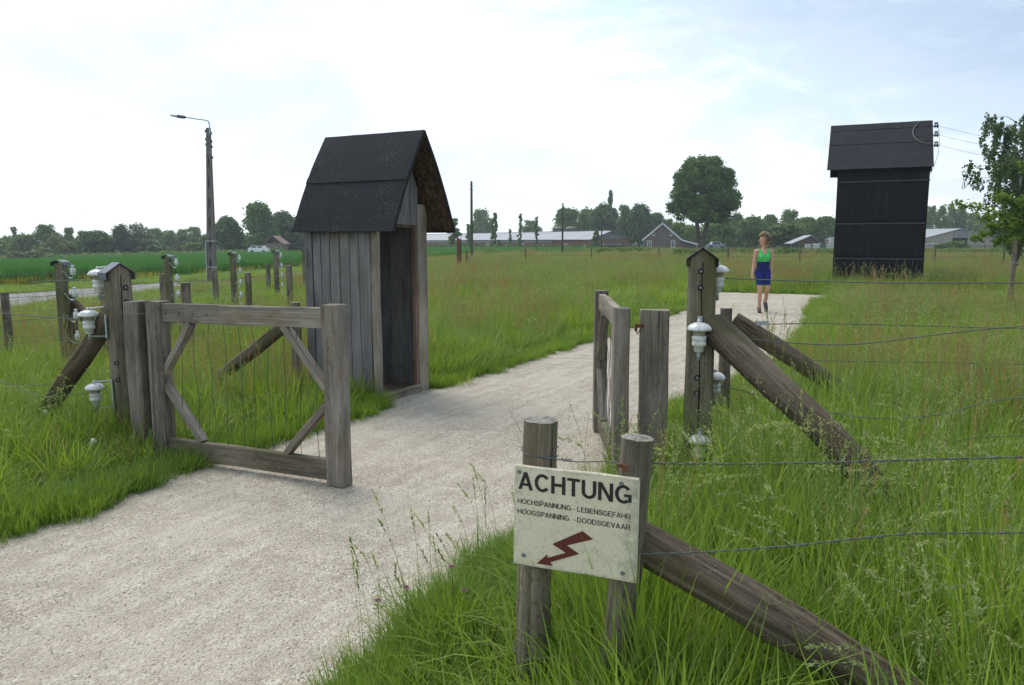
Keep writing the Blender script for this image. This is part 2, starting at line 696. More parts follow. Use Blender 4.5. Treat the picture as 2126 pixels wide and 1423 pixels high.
def sign_paint():
    b = NB('sign_paint')
    v = b.objvec()
    big = b.noise(v, 9, 5, .65)
    col = b.mix(big, (.65, .575, .41), (.77, .70, .535))
    sp = b.ramp(b.noise(v, 150, 3, .6), [(.61, 0.0), (.70, .7)])
    col = b.mix(sp, col, (.22, .20, .17))
    # grime gathers along the board's edges
    sx = b.n('ShaderNodeSeparateXYZ')
    b.nt.links.new(b.tc.outputs['Generated'], sx.inputs[0])
    ex = b.math('ABSOLUTE', b.math('SUBTRACT', sx.outputs[0], .5))
    ey = b.math('ABSOLUTE', b.math('SUBTRACT', sx.outputs[1], .5))
    e = b.math('ADD', b.math('MAXIMUM', ex, ey), b.math('MULTIPLY', b.math('SUBTRACT', b.noise(v, 30, 5, .7), .5), .22))
    col = b.mix(b.ramp(e, [(.455, 0.0), (.52, .75)]), col, (.30, .28, .22))
    col = b.mix(b.ramp(b.noise(b.objvec((16, 3, 16)), 1, 4), [(.52, 0.0), (.75, .35)]), col, (.45, .38, .22))
    return b.done(b.pbsdf(col, .5, b.bump(big, .15, .004), spec=.35))


M['sign'] = sign_paint()
M['ink'] = plain_mat('black_lettering', (.022, .021, .020), .5, .6, 60)
M['arrow'] = plain_mat('dark_red_arrow', (.115, .022, .018), .5, .25, 30)


def gravel():
    b = NB('pale_gravel')
    v = b.posvec()
    c1 = b.voro(v, 95, out='Color')
    d1 = b.voro(v, 95)
    big = b.noise(v, .9, 5, .6)
    mid = b.noise(v, 6, 5, .65)
    g = b.n('ShaderNodeRGBToBW')
    b.nt.links.new(c1, g.inputs[0])
    col = b.ramp(g.outputs[0], [(.08, (.19, .145, .108)), (.30, (.385, .33, .25)), (.62, (.51, .455, .355)), (.90, (.66, .61, .51))])
    col = b.mix(b.ramp(mid, [(.38, .55), (.62, 0.0)]), col, (.30, .25, .195))
    col = b.mix(b.ramp(big, [(.42, 0.0), (.62, .45)]), col, (.56, .495, .395))
    st = b.n('ShaderNodeMapping')
    r0 = b.n('ShaderNodeMapping')
    r0.inputs['Rotation'].default_value = (0, 0, rad(-61))
    b.nt.links.new(b.posvec(), r0.inputs['Vector'])
    st.inputs['Scale'].default_value = (.55, 5.5, 1.0)
    b.nt.links.new(r0.outputs[0], st.inputs['Vector'])
    rk = b.noise(st.outputs[0], 1.6, 5, .65)
    col = b.mix(b.ramp(rk, [(.36, .26), (.50, 0.0)]), col, (.33, .27, .20))
    col = b.mix(b.ramp(rk, [(.50, 0.0), (.68, .40)]), col, (.60, .55, .47))
    h = b.math('ADD', b.math('MULTIPLY', d1, -1.0), b.math('ADD', b.math('MULTIPLY', mid, 2.2), b.math('MULTIPLY', rk, 2.0)))
    return b.done(b.pbsdf(col, .9, b.bump(h, .75, .012), spec=.2))


M['gravel'] = gravel()


def soil():
    b = NB('meadow_soil')
    v = b.posvec()
    n = b.noise(v, 2.5, 6, .65)
    far = b.noise(v, .06, 4, .6)
    col = b.ramp(n, [(.3, (.022, .030, .010)), (.55, (.045, .062, .018)), (.75, (.07, .062, .03))])
    col = b.mix(b.ramp(far, [(.4, .2), (.6, .7)]), col, (.06, .10, .022))
    return b.done(b.pbsdf(col, .95, b.bump(b.noise(v, 30, 5, .7), .6, .03), spec=.1))


M['soil'] = soil()


def lawn():
    b = NB('mown_grass')
    v = b.posvec()
    n = b.noise(b.posvec((1, .4, 1)), 3.5, 6, .7)
    col = b.ramp(n, [(.3, (.06, .10, .022)), (.6, (.10, .165, .032)), (.8, (.16, .19, .05))])
    return b.done(b.pbsdf(col, .9, b.bump(b.noise(v, 40, 4, .7), .6, .03), spec=.1))


M['lawn'] = lawn()


def asphalt():
    b = NB('worn_asphalt')
    v = b.posvec()
    col = b.mix(b.noise(v, 60, 3), (.19, .18, .17), (.29, .275, .26))
    col = b.mix(b.ramp(b.noise(v, .8, 5), [(.4, .4), (.6, 0.0)]), col, (.16, .155, .15))
    return b.done(b.pbsdf(col, .85, spec=.25))


M['asphalt'] = asphalt()
# ------------------------------------------------------------------ ground, path, road, fields
def gz(x, y):
    r = -x / max(y, 1.0)
    t = min(max((r - .1) / .56, 0), 1)
    return -.018 * max(0, min(y, 300) - 30) * t


def gz_np(x, y):
    r = -x / np.maximum(y, 1.0)
    return -.018 * np.maximum(0, np.minimum(y, 300) - 30) * np.clip((r - .1) / .56, 0, 1)


_xs = list(range(-330, 331, 15))
_ys = [-60, -30, 0, 15, 30] + list(range(40, 431, 15))
me = bpy.data.meshes.new('ground')
me.from_pydata([(x, y, gz(x, y)) for y in _ys for x in _xs], [],
               [(j * len(_xs) + i, j * len(_xs) + i + 1, (j + 1) * len(_xs) + i + 1, (j + 1) * len(_xs) + i) for j in range(len(_ys) - 1) for i in range(len(_xs) - 1)])
me.materials.append(M['soil'])
tag(add('ground', me), kind='structure')

PATH_L = [(-4.6, -1.5), (-3.7, 1.5), (-3.1, 3.2), (-2.81, 4.06), (-2.60, 4.5), (-2.29, 5.36), (-1.95, 6.03), (-1.62, 6.75), (-1.43, 7.18), (-1.40, 7.5), (-1.27, 7.85), (-1.08, 8.2), (-.78, 8.5), (-.37, 9.25),
          (.5, 10.9), (1.43, 12.84), (2.8, 15.6), (4.27, 18.56), (5.15, 21.6), (5.0, 23.3), (3.6, 24.4), (1.0, 25.2), (-2, 25.5)]
PATH_F = [(-2, 26.3), (1.0, 26.2), (4.2, 25.6), (6.5, 24.6), (9.2, 23.4), (14, 21.2), (22, 18.0)]
PATH_R = [(22, 16.0), (15.5, 18.9), (10.6, 21.0), (8.4, 20.6), (6.9, 17.6), (5.6, 14.4), (3.9, 10.7), (2.4, 8.1), (1.55, 6.85), (1.12, 5.6), (.80, 4.9), (.45, 4.3), (.08, 3.72), (-.12, 3.3),
          (-.30, 2.8), (-.52, 2.35), (-.72, 1.5), (-.9, -1.5)]


def rough_line(pts, seed, amp=.06):
    rg = random.Random(seed)
    out = []
    for p in spline([(x, y, 0) for x, y in pts], 6):
        out.append((p.x + rg.uniform(-amp, amp), p.y + rg.uniform(-amp, amp)))
    return out


path_poly = rough_line(PATH_L, 1) + rough_line(PATH_F, 2) + rough_line(PATH_R, 3)
me = bpy.data.meshes.new('path')
me.from_pydata([(x, y, .004) for x, y in path_poly], [], [tuple(range(len(path_poly)))])
me.materials.append(M['gravel'])
if me.polygons[0].normal.z < 0:
    me.flip_normals()
tag(add('path', me), kind='structure')


def inside(poly, X, Y):
    P = np.array(poly)
    res = np.zeros(len(X), bool)
    x1, y1 = P[-1]
    for x0, y0 in P:
        c = ((y0 > Y) != (y1 > Y)) & (X < (x1 - x0) * (Y - y0) / ((y1 - y0) if y1 != y0 else 1e-9) + x0)
        res ^= c
        x1, y1 = x0, y0
    return res


def dist_poly(poly, X, Y):
    P = np.array(poly)
    Q = np.roll(P, -1, 0)
    best = np.full(len(X), 1e9)
    for (ax, ay), (bx, by) in zip(P, Q):
        dx, dy = bx - ax, by - ay
        t = np.clip(((X - ax) * dx + (Y - ay) * dy) / (dx * dx + dy * dy + 1e-12), 0, 1)
        best = np.minimum(best, np.hypot(X - ax - t * dx, Y - ay - t * dy))
    return best


def strip(name, left, right, z, mat, kind='structure', n=6):
    a, b = spline([(*p, 0) for p in left], n), spline([(*p, 0) for p in right], n)
    k = min(len(a), len(b))
    vs, fs = [], []
    for i in range(k):
        for p in (a[i], b[i]):
            vs.append((p.x, p.y, gz(p.x, p.y) + z))
    for i in range(k - 1):
        fs.append((2 * i, 2 * i + 1, 2 * i + 3, 2 * i + 2))
    me = bpy.data.meshes.new(name)
    me.from_pydata(vs, [], fs)
    me.materials.append(mat)
    if me.polygons[0].normal.z < 0:
        me.flip_normals()
    return tag(add(name, me), kind=kind)


ROAD_R = [(-13.9, 4), (-12.9, 12), (-12.15, 18.3), (-11.2, 25), (-10.35, 31.9), (-9.6, 40), (-9.3, 48)]
ROAD_L = [(-18.2, 4), (-16.9, 14), (-15.5, 23.4), (-13.6, 30), (-11.9, 36.5), (-11.3, 43), (-11.2, 50)]
strip('road', ROAD_L, ROAD_R, .006, M['asphalt'])
CROP_E = [(-23.5, 8), (-21.5, 20), (-19.9, 30), (-17.6, 46), (-16.0, 60), (-8, 68), (0, 82), (13, 108), (22, 125)]
MOWN_E = [(-18.5, 4), (-17.2, 14), (-15.8, 23.4), (-13.9, 30), (-12.2, 36.5), (-11.6, 43), (-10.5, 52)]
strip('mown_verge', [(-23.2, 6), (-21.5, 20), (-19.9, 30), (-18.6, 38), (-17.6, 46), (-16.6, 54), (-16.0, 60)], MOWN_E, .004, M['lawn'])
road_poly = ROAD_L + ROAD_R[::-1]
mown_poly = [(-23.2, 4)] + CROP_E[1:5] + [(-12, 62), (-9.3, 48)] + MOWN_E[::-1]
crop_poly = [(-60, 8)] + CROP_E + [(18, 150), (-10, 178), (-60, 160), (-110, 150), (-110, 60)]

# ------------------------------------------------------------------ porcelain insulator
_insul = {}


def insulator(post, top, sc=1.0, side=None, arm=True):
    """large disc insulator: dome, neck, ribbed body, pin; `side` = horizontal vector from insulator to the post face"""
    Mx = Matrix.Translation(top) @ Matrix.Scale(sc, 4)
    if 'dome' not in _insul:
        _insul['dome'] = MB().lathe([(.001, 0), (.012, -.001), (.030, -.004), (.052, -.013), (.067, -.026), (.0745, -.038), (.076, -.045), (.073, -.051), (.058, -.0535), (.044, -.054)], 22).mesh('dome', M['porc'])
        _insul['body'] = MB().lathe([(.042, -.054), (.038, -.072), (.036, -.084)], 20, mi=1).lathe(
            [(.036, -.084), (.0435, -.087), (.0445, -.098), (.0435, -.112), (.0405, -.117), (.0405, -.121), (.0435, -.125), (.0445, -.134), (.043, -.147), (.031, -.152), (.030, -.182), (.022, -.188), (.001, -.189)], 20).mesh('body', [M['porc'], M['porc_neck']])
        _insul['pin'] = MB().lathe([(.001, .020), (.008, .019), (.009, .010), (.016, .009), (.017, -.002), (.010, -.004), (.010, -.18), (.012, -.185), (.011, -.24), (.001, -.242)], 8).mesh('pin', M['galv'])
        for k in ('dome', 'body', 'pin'):
            _insul[k].polygons.foreach_set('use_smooth', [True] * len(_insul[k].polygons))
    # the disc insulator is a part of its post; its pieces are sub-parts
    o = add('insulator', _insul['body'], Mx, post)
    add('porcelain_disc', _insul['dome'], Mx, o)
    add('pin', _insul['pin'], Mx, o)
    if side is not None and arm:
        s_ = Vector(side)
        t = Vector(top)
        mb = MB()
        d = s_.normalized()
        n = Vector((-d.y, d.x, 0))
        for zz in (.008 * sc, -.205 * sc):
            a = t + Vector((0, 0, zz)) - d * .012
            e = t + s_ + Vector((0, 0, zz + (0.012 if zz > 0 else 0.0)))
            mb.tube([a, e], .0065, 6)
        mb.box((0, 0, 0), (.012, .03, .25 * sc), Matrix.Translation(t + s_ + Vector((0, 0, -.095 * sc))) @ frame((0, 0, 0), (0, 0, 1), d)[0])
        add('bracket', mb.mesh('bracket', M['galv']), Matrix(), o)
    return o


def bolt(parent, p, nrm, r=.011, hole=True):
    Mx, _ = frame(p, Vector(p) + Vector(nrm), (0.02, 0.1, 1))
    mb = MB()
    if hole:
        mb.lathe([(r * 1.9, .0012), (r * 1.0, .0016)], 14, mi=1)
    mb.lathe([(r, .0), (r, .008), (r * .55, .0085), (r * .5, .015), (.0005, .0155)], 6)
    return add('bolt', mb.mesh('bolt', [M['bolt'], M['hole']]), Mx, parent)


# ------------------------------------------------------------------ high-voltage fence posts beside the gates
def hv_post(label, x, y, h, wd, yaw, seed, mat, capmat, lean=(0, 0), zinc=True):
    t = thing('insulator_post', label, 'fence post', (x, y, 0), yaw, 'tall insulator posts at the gate')
    B = WM[t.name]
    top = Vector((lean[0], lean[1], h))
    a = wd / 2
    g = .055
    # pentagonal head: the body runs up to h - g, a gable head closes it; one continuous timber
    rg = random.Random(seed)
    vs, fs = [], []
    S = 12
    c = .016
    sec = [(-a + c, -a), (0, -a - .002), (a - c, -a), (a, -a + c), (a, a - c), (a - c, a), (0, a + .002), (-a + c, a), (-a, a - c), (-a, -a + c)]
    off = rg.random() * 40
    for i in range(S + 1):
        tt = i / S
        z = -.35 + (h - g + .35) * tt
        k = 1.06 - .08 * tt
        for (px, py) in sec:
            q = 1 + .05 * mnoise.noise((px * 14 + off, py * 14, z * 3))
            qx = px * k * q + lean[0] * z / h + .007 * mnoise.noise((off, z * 2, 3))
            qy = py * k * q + lean[1] * z / h
            zz = z + (g * (1 - abs(px) / a) if i == S else 0)
            vs.append((qx, qy, zz))
    n = len(sec)
    for i in range(S):
        for j in range(n):
            fs.append((i * n + j, i * n + (j + 1) % n, (i + 1) * n + (j + 1) % n, (i + 1) * n + j))
    b0 = S * n
    fs.append((b0 + 1, b0 + 2, b0 + 3, b0 + 4, b0 + 5, b0 + 6))
    fs.append((b0 + 6, b0 + 7, b0 + 8, b0 + 9, b0 + 0, b0 + 1))
    MB().add(vs, fs).build('shaft', mat, t)
    # drying crack down the front face
    cm = MB()
    cp = []
    for i in range(9):
        tt = i / 8
        z = .12 + (h - .2) * tt
        cp.append((lean[0] * z / h + .012 * mnoise.noise((off + 9, z * 5, 1)), -a * (1.06 - .08 * (z + .35) / h) * 1.05 - .004 + lean[1] * z / h, z))
    vs, fs = [], []
    for i, p in enumerate(cp):
        ww = .0030 + .004 * abs(mnoise.noise((off, p[2] * 7, 4)))
        vs += [(p[0] - ww, p[1], p[2]), (p[0] + ww, p[1], p[2])]
    for i in range(len(cp) - 1):
        fs.append((2 * i, 2 * i + 1, 2 * i + 3, 2 * i + 2))
    cm.add(vs, fs).build('crack', M['hole'], t)
    # folded cap
    o = .022
    cvs, cfs = [], []
    prof = [(-a - o, h - g - .055), (-a - o - .003, h - g - .006), (0, h + .016), (a + o + .003, h - g - .006), (a + o, h - g - .055)]
    th = .006
    if not zinc:
        prof = [(-a - .010, h - g - .045), (-a - .010, h - g - .002), (0, h + .012), (a + .010, h - g - .002), (a + .010, h - g - .045)]
        th = .010
    inn = [(x_ * (1 - th / (a + o)), z_ - th) for x_, z_ in prof]
    for yy in (-a - o, a + o) if zinc else (-a - .012, a + .012):
        cvs += [(x_ + lean[0], yy + lean[1], z_) for x_, z_ in prof] + [(x_ + lean[0], yy + lean[1], z_) for x_, z_ in inn]
    m = len(prof)
    for i in range(m - 1):
        cfs += [(i, i + 1, 2 * m + i + 1, 2 * m + i), (m + i + 1, m + i, 3 * m + i, 3 * m + i + 1),
                (i + 1, i, m + i, m + i + 1), (2 * m + i, 2 * m + i + 1, 3 * m + i + 1, 3 * m + i)]
    cfs += [(0, 2 * m, 3 * m, m), (m - 1, 2 * m - 1, 4 * m - 1, 3 * m - 1)]
    MB().add(cvs, cfs).build('post_cap', capmat, t)
    return t, B


LP, lB = hv_post('tall squared oak post with folded zinc cap beside the gate opened toward the camera', -3.03, 5.95, 1.41, .165, rad(42), 11, M['post'], M['zinc'], (-.012, 0))
for z in (1.235, 1.125):
    bolt(LP, lB @ Vector((.022, -.0865, z)), lB.to_3x3() @ Vector((0, -1, 0)))
for z in (.66, .53):
    bolt(LP, lB @ Vector((-.077, -.088, z)), lB.to_3x3() @ Vector((-.1, -1, 0)), .009)
insulator(LP, (-3.235, 6.04, 1.372), 1.0, (.12, -.04, 0))
insulator(LP, (-3.25, 5.89, 1.066), 1.0, (.135, -.0, 0))
insulator(LP, (-3.235, 5.88, .498), .95, (.14, -.0, 0))

RP, rB = hv_post('tall squared oak post with dark felt cap at right of the path', 1.195, 4.85, 1.535, .172, rad(-12), 23, M['post'], M['felt_edge'], (-.004, 0), zinc=False)
for z in (1.40, 1.30, .735, .635):
    bolt(RP, rB @ Vector((-.012 if z > 1 else -.016, -.0885, z)), rB.to_3x3() @ Vector((0, -1, 0)), .0095)
insulator(RP, (1.150, 4.70, 1.095), 1.0, (.015, .06, 0))
insulator(RP, (1.174, 4.70, .388), .98, (.015, .06, 0))
insulator(RP, (1.318, 4.95, 1.437), .95, (-.045, -.03, 0))
insulator(RP, (1.320, 4.95, .745), .92, (-.045, -.03, 0))
insulator(RP, (1.345, 4.90, .115), .92, (-.055, -.01, 0))
for z0, s_ in ((.17, 0),):
    MB().tube([(1.165, 4.735, .16), (1.165, 4.74, -.1)], .014, 8).build('drain_pipe', M['wire_dark'], RP, Matrix())

# ------------------------------------------------------------------ gate posts and gates
t = thing('gate_post', 'squared grey hinge post beside the zinc-capped post', 'gate post', (-2.79, 5.74, 0), 0, 'squat gate posts')
beam('shaft', (-2.79, 5.74, -.3), (-2.795, 5.74, 1.145), .15, .15, M['gate'], t, (math.cos(rad(-24)), math.sin(rad(-24)), 0), 31, segs=9, wob=.006, bev=.01)
beam('backing_board', (-2.655, 5.69, -.3), (-2.66, 5.69, 1.152), .10, .07, M['gate'], t, (math.cos(rad(-24)), math.sin(rad(-24)), 0), 35, segs=9, wob=.006, bev=.008)
beam('nailing_strip', (-2.655, 5.62, .95), (-2.655, 5.62, 1.14), .022, .018, M['rust'], t, (1, -.4, 0), 33, segs=2, bev=.003)
t = thing('gate_post', 'wide pale grey plank post between right gate and felt-capped post', 'gate post', (.945, 5.08, 0), 0, 'squat gate posts')
beam('shaft', (.945, 5.08, -.3), (.944, 5.08, 1.135), .19, .10, M['pale'], t, (1, -.12, 0), 32, segs=10, wob=.004, bev=.007)
mb = MB()
mb.box((.84, 5.03, 1.035), (.05, .012, .022)).box((.815, 5.03, 1.025), (.012, .03, .05)).tube([(.80, 5.0, 1.02), (.82, 5.0, .985), (.84, 5.0, 1.02)], .005, 6)
mb.build('hasp', M['rust'], t, Matrix())


def gate(label, h, f, seed, sag=0.0, nw=10, stripes=True):
    h, f = Vector((*h, 0)), Vector((*f, 0))
    g = (f - h)
    Lg = g.length
    g.normalize()
    yaw = math.atan2(g.y, g.x)
    t = thing('gate', label, 'gate', h, yaw, 'wooden field gates')
    T = WM[t.name]
    K = Lg / 1.586
    S = lambda s, z, y=0.0: Vector((s * K, y, z))
    sd = (1, 0, 0)
    sd2 = (0, 0, 1)
    beam('hinge_stile', S(.045, .015), S(.045, 1.163), .135, .10, M['gate'], t, sd, seed, T, segs=9, bev=.007)
    beam('latch_stile', S(1.578, .012), S(1.572, 1.186), .135, .105, M['gate'], t, sd, seed + 1, T, segs=9, bev=.007)
    rt = beam('top_rail', S(.1135, 1.083), S(1.504, 1.098), .132, .05, M['pale'] if stripes else M['gate'], t, sd2, seed + 2, T, segs=9, bev=.005)
    rb = beam('bottom_rail', S(.1135, .107, -.004), S(1.509, .107, -.004), .138, .052, M['post'], t, sd2, seed + 3, T, segs=9, bev=.005)
    for i, (a, b) in enumerate((((.36, 1.018), (.085, .64)), ((.085, .575), (.42, .178)), ((1.175, 1.03), (1.50, .635)), ((1.50, .535), (1.165, .176)))):
        beam('brace', S(*a, .004), S(*b, .004), .065, .045, M['gate'] if i % 2 else M['pale'], t, (0, 1, 0), seed + 5 + i, T, segs=5, bev=.005)
    rg = random.Random(seed)
    for i in range(nw):
        s = .26 + (1.42 - .26) * i / (nw - 1) + rg.uniform(-.012, .012)
        p = [T @ S(s + rg.uniform(-.012, .012), 1.02 - .85 * k / 5, rg.uniform(-.012, .012)) for k in range(6)]
        MB().tube(spline(p, 3), .0021, 5).build('wire_strand', M['wire_dark'], t, Matrix())
    for s in (.15, .27, .40, .53):
        bolt(rt, T @ S(s, 1.085, -.0255), T.to_3x3() @ Vector((0, -1, 0)), .009, False)
    for s in (.17, .50):
        bolt(rb, T @ S(s, .107, -.0305), T.to_3x3() @ Vector((0, -1, 0)), .008, False)
    return t


gate('wooden field gate swung open in front of the sentry box', (-2.573, 5.5), (-1.118, 4.87), 100)
gate('weathered gate seen almost end-on beside the plank post', (.70, 4.86), (.735, 6.35), 140, stripes=True)

# ------------------------------------------------------------------ slanted bracing logs
LOGM = [M['log'], M['end']]
RNDM = [M['round'], M['end']]


def brace_log(label, p0, p1, r0, r1, seed, bend=0.0, side=None, n=26, segs=18):
    d = (Vector(p1) - Vector(p0)).normalized()
    t = log('bracing_log', p0, Vector(p1) + d * .15, r0, r1, LOGM, None, side, seed, n=n, segs=segs, bend=bend, cracks=7, rough=.085)
    return tag(t, label, 'timber', 'slanted bracing logs')


brace_log('thick split log leaning on the zinc-capped post', (-3.06, 5.93, 1.08), (-4.02, 6.27, .02), .075, .062, 51, .02)
brace_log('heavy dark log bracing the felt-capped post', (1.245, 4.82, 1.06), (2.13, 3.68, .0), .098, .078, 52, .045, (0, 0, 1))
brace_log('big foreground log running down from the sign post', (.40, 2.40, .625), (1.16, 2.07, .255), .070, .066, 53, .012, (0, 0, 1), 34, 26)
brace_log('short log leaning on the low post behind the gate', (-2.20, 7.6, .80), (-2.95, 7.85, .25), .07, .065, 54)
brace_log('short log leaning on the low post behind the felt-capped post', (1.85, 6.42, .93), (2.72, 6.15, .34), .082, .072, 55, .02)
brace_log('short pale log leaning on the low post at far left', (-5.13, 9.0, .86), (-4.55, 8.85, .25), .062, .055, 56, 0, None, 18, 8)


# ------------------------------------------------------------------ round posts
def round_post(label, x, y, h, r, seed, lean=(0, 0), mats=None, n=18, segs=8, group='round wooden fence posts', top=.92):
    p0, p1 = (x - lean[0] * .35 / h, y - lean[1] * .35 / h, gz(x, y) - .35), (x + lean[0], y + lean[1], gz(x, y) + h)
    o = log('round_post', p0, p1, r, r * top, mats or RNDM, None, (1, 0, 0), seed, n=n, segs=segs, cracks=4 if n > 20 else 2, knots=1)
    return tag(o, label, 'fence post', group)


round_post('thick round post behind left half of the warning sign', .060, 2.485, 1.0, .061, 61, (.035, 0), n=36, segs=26)
round_post('round post behind right half of the warning sign', .325, 2.345, .975, .050, 62, (.068, .0), n=36, segs=26, top=1.0)
round_post('low round post behind the felt-capped post', 1.80, 6.45, 1.03, .052, 63)
round_post('low round post seen through the open gate', -2.16, 7.66, .985, .055, 64)
round_post('low round post with a log against it at far left', -5.17, 9.03, .975, .055, 65)
round_post('low round post at the photo\'s left edge in front of the road', -6.55, 9.95, .93, .055, 66)
round_post('round post right of the second small-insulator post', -4.80, 11.35, .99, .075, 67)
round_post('round post in front of the third small-insulator post', -4.72, 13.8, 1.04, .065, 68)
round_post('round post right of the fourth small-insulator post', -5.05, 17.5, 1.05, .075, 69)
round_post('round post directly behind the zinc-capped post', -6.95, 13.1, .97, .062, 70)
round_post('round post left of the second small-insulator post', -7.0, 15.5, .95, .075, 71)
round_post('round post standing in front of the street lamp', -7.0, 18.2, .95, .075, 72)
round_post('thin round post between third and fourth insulator posts', -7.1, 22.5, .95, .07, 73, n=12)
round_post('thin round post beside the sentry box wall', -6.95, 24.0, .98, .07, 74, n=12)


# ------------------------------------------------------------------ capped posts with small bell insulators
def small_post():
    t = thing('capped_post', None, None)
    beam('shaft', (0, 0, -.3), (0, 0, 1.335), .105, .105, M['post'], t, (1, 0, 0), 201, segs=8, bev=.012, wob=.005)
    a, h = .075, 1.335
    prof = [(-a, h - .018), (-a + .008, h + .022), (0, h + .045), (a - .008, h + .022), (a, h - .018)]
    vs = [(x_, y_, z_ + dz) for y_ in (-.085, .085) for dz in (0, -.005) for x_, z_ in prof]
    m = 5
    fs = []
    for i in range(4):
        fs += [(i, i + 1, 2 * m + i + 1, 2 * m + i), (m + i + 1, m + i, 3 * m + i, 3 * m + i + 1), (i + 1, i, m + i, m + i + 1), (2 * m + i, 2 * m + i + 1, 3 * m + i + 1, 3 * m + i)]
    fs += [(0, 2 * m, 3 * m, m), (m - 1, 2 * m - 1, 4 * m - 1, 3 * m - 1)]
    MB().add(vs, fs).build('post_cap', M['zinc'], t)
    bell = MB().lathe([(.001, .085), (.016, .083), (.020, .072), (.016, .064), (.016, .052), (.024, .047), (.030, .030), (.032, -.02), (.026, -.026), (.001, -.026)], 14).mesh('bell', M['porc'])
    bell.polygons.foreach_set('use_smooth', [True] * len(bell.polygons))
    hook = MB().tube(spline([(-.09, -.045, .015), (-.075, -.03, -.01), (-.05, -.008, -.055), (-.012, 0, -.062), (0, 0, -.02)], 5), .0075, 6).mesh('hook', M['galv'])
    for z in (1.235, .985, .735, .485, .26):
        o = add('insulator', bell, Matrix.Translation((.145, -.03, z)), t)
        add('hook', hook, Matrix.Translation((.145, -.03, z)), o)
    return t


sp0 = small_post()
for i, (x, y, rz, lb) in enumerate([(-5.16, 8.85, .05, 'capped post with bell insulators nearest the zinc-capped gate post'),
                                    (-5.55, 12.5, .0, 'capped post with bell insulators, second one along the receding fence'),
                                    (-5.80, 16.1, .03, 'capped post with bell insulators, third one along the receding fence'),
                                    (-5.97, 19.6, -.02, 'capped post with bell insulators, fourth one, nearest the sentry box wall'),
                                    (-6.17, 23.0, .04, 'capped post with bell insulators half hidden by the sentry box')]):
    o = sp0 if i == 0 else copy_tree(sp0)
    if i == 0:
        o.matrix_basis = Matrix.Translation((x, y, 0)) @ Matrix.Rotation(rz, 4, 'Z')
    else:
        o.matrix_basis = Matrix.Translation((x, y, 0)) @ Matrix.Rotation(rz, 4, 'Z')
    tag(o, lb, 'fence post', 'capped posts with small bell insulators')


# ------------------------------------------------------------------ wires
def wire(label, pts, r=.0035, mat='wire', barbs=0.0, group='fence wires', name='fence_wire', n=10, sides=6, seed=0):
    P = spline(pts, n)
    rg = random.Random(seed)
    mb = MB()
    if barbs:
        for ph in (0, math.pi):
            tw = []
            Q = spline(pts, n * 5)
            acc = 0
            for i, p in enumerate(Q):
                if i:
                    acc += (Q[i] - Q[i - 1]).length
                a = acc / .045 * 2 * math.pi * .5 + ph
                tw.append(p + Vector((0, math.cos(a), math.sin(a))) * r * 1.05)
            mb.tube(tw, r, 5)
        acc = 0
        for i in range(1, len(Q)):
            acc += (Q[i] - Q[i - 1]).length
            if acc > barbs:
                acc = 0
                p = Q[i]
                d = (Q[i] - Q[i - 1]).normalized()
                for k in (-1, 1):
                    q = p + d * .006 * k
                    a = rg.uniform(0, math.pi)
                    e = Vector((0, math.cos(a), math.sin(a))) * .013 + d * .004 * k
                    mb.tube([q - e, q + e], [.0006, .0006], 4)
                mb.tube([p - d * .009, p + d * .009], r * 2.3, 6)
    else:
        mb.tube(P, r, sides)
    o = mb.build(name, M[mat], None, Matrix(), True)
    return tag(o, label, 'wire', group)


def wrap(name, c, r, parent, mat='wire', wr=.0022, tilt=.03, turns=1.0):
    pts = [(c[0] + r * math.cos(a), c[1] + r * math.sin(a), c[2] + tilt * math.sin(a * .5 + 1) * .5) for a in [k * 2 * math.pi * turns / 28 for k in range(29)]]
    return MB().tube(pts, wr, 5).build(name, M[mat], parent, Matrix(), True)


# high-voltage lines running right from the felt-capped post
wire('taut wire from the top insulator of the felt-capped post', [(1.345, 4.885, 1.352), (2.2, 4.62, 1.338), (2.95, 4.33, 1.352), (4.6, 3.7, 1.36)], .0034, seed=1)
wire('sagging wire from the upper front insulator of felt-capped post', [(1.16, 4.70, 1.012), (1.35, 4.68, 1.0), (2.0, 4.55, .975), (2.8, 4.34, 1.10), (4.5, 3.75, 1.3)], .0034, seed=2)
wire('deeply sagging wire from the middle rear insulator of felt-capped post', [(1.35, 4.89, .664), (1.75, 4.77, .575), (2.15, 4.62, .515), (2.55, 4.48, .565), (2.95, 4.33, .70), (4.5, 3.75, .9)], .0032, seed=3)
wire('nearly level wire from the lower front insulator of felt-capped post', [(1.19, 4.69, .298), (1.5, 4.6, .335), (2.0, 4.52, .30), (2.4, 4.42, .345), (2.85, 4.34, .47), (4.5, 3.75, .6)], .003, seed=4)
wire('faint wire low in the grass right of felt-capped post', [(1.36, 4.9, .05), (2.1, 4.7, .30), (2.9, 4.35, .34), (4.5, 3.75, .4)], .0024, seed=5)
# barbed wire with tensioner on the post behind
bw = wire('barbed wire with a metal tensioner behind the felt-capped post', [(1.84, 6.40, .91), (2.05, 6.35, .905), (2.6, 6.2, .925), (3.9, 5.9, .92), (6.0, 5.4, .92)], .0022, barbs=.11, seed=6)
mb = MB()
for k in (-1, 1):
    mb.box((2.07, 6.345 + .016 * k, .914), (.11, .003, .034))
mb.tube([(2.06, 6.32, .914), (2.06, 6.37, .914)], .012, 8)
mb.build('tensioner', M['galv'], bw, Matrix())
wire('thin barbed wire at knee height behind the felt-capped post', [(1.84, 6.42, .60), (2.6, 6.2, .62), (3.9, 5.9, .64), (6.0, 5.4, .63)], .0018, barbs=.11, seed=7)
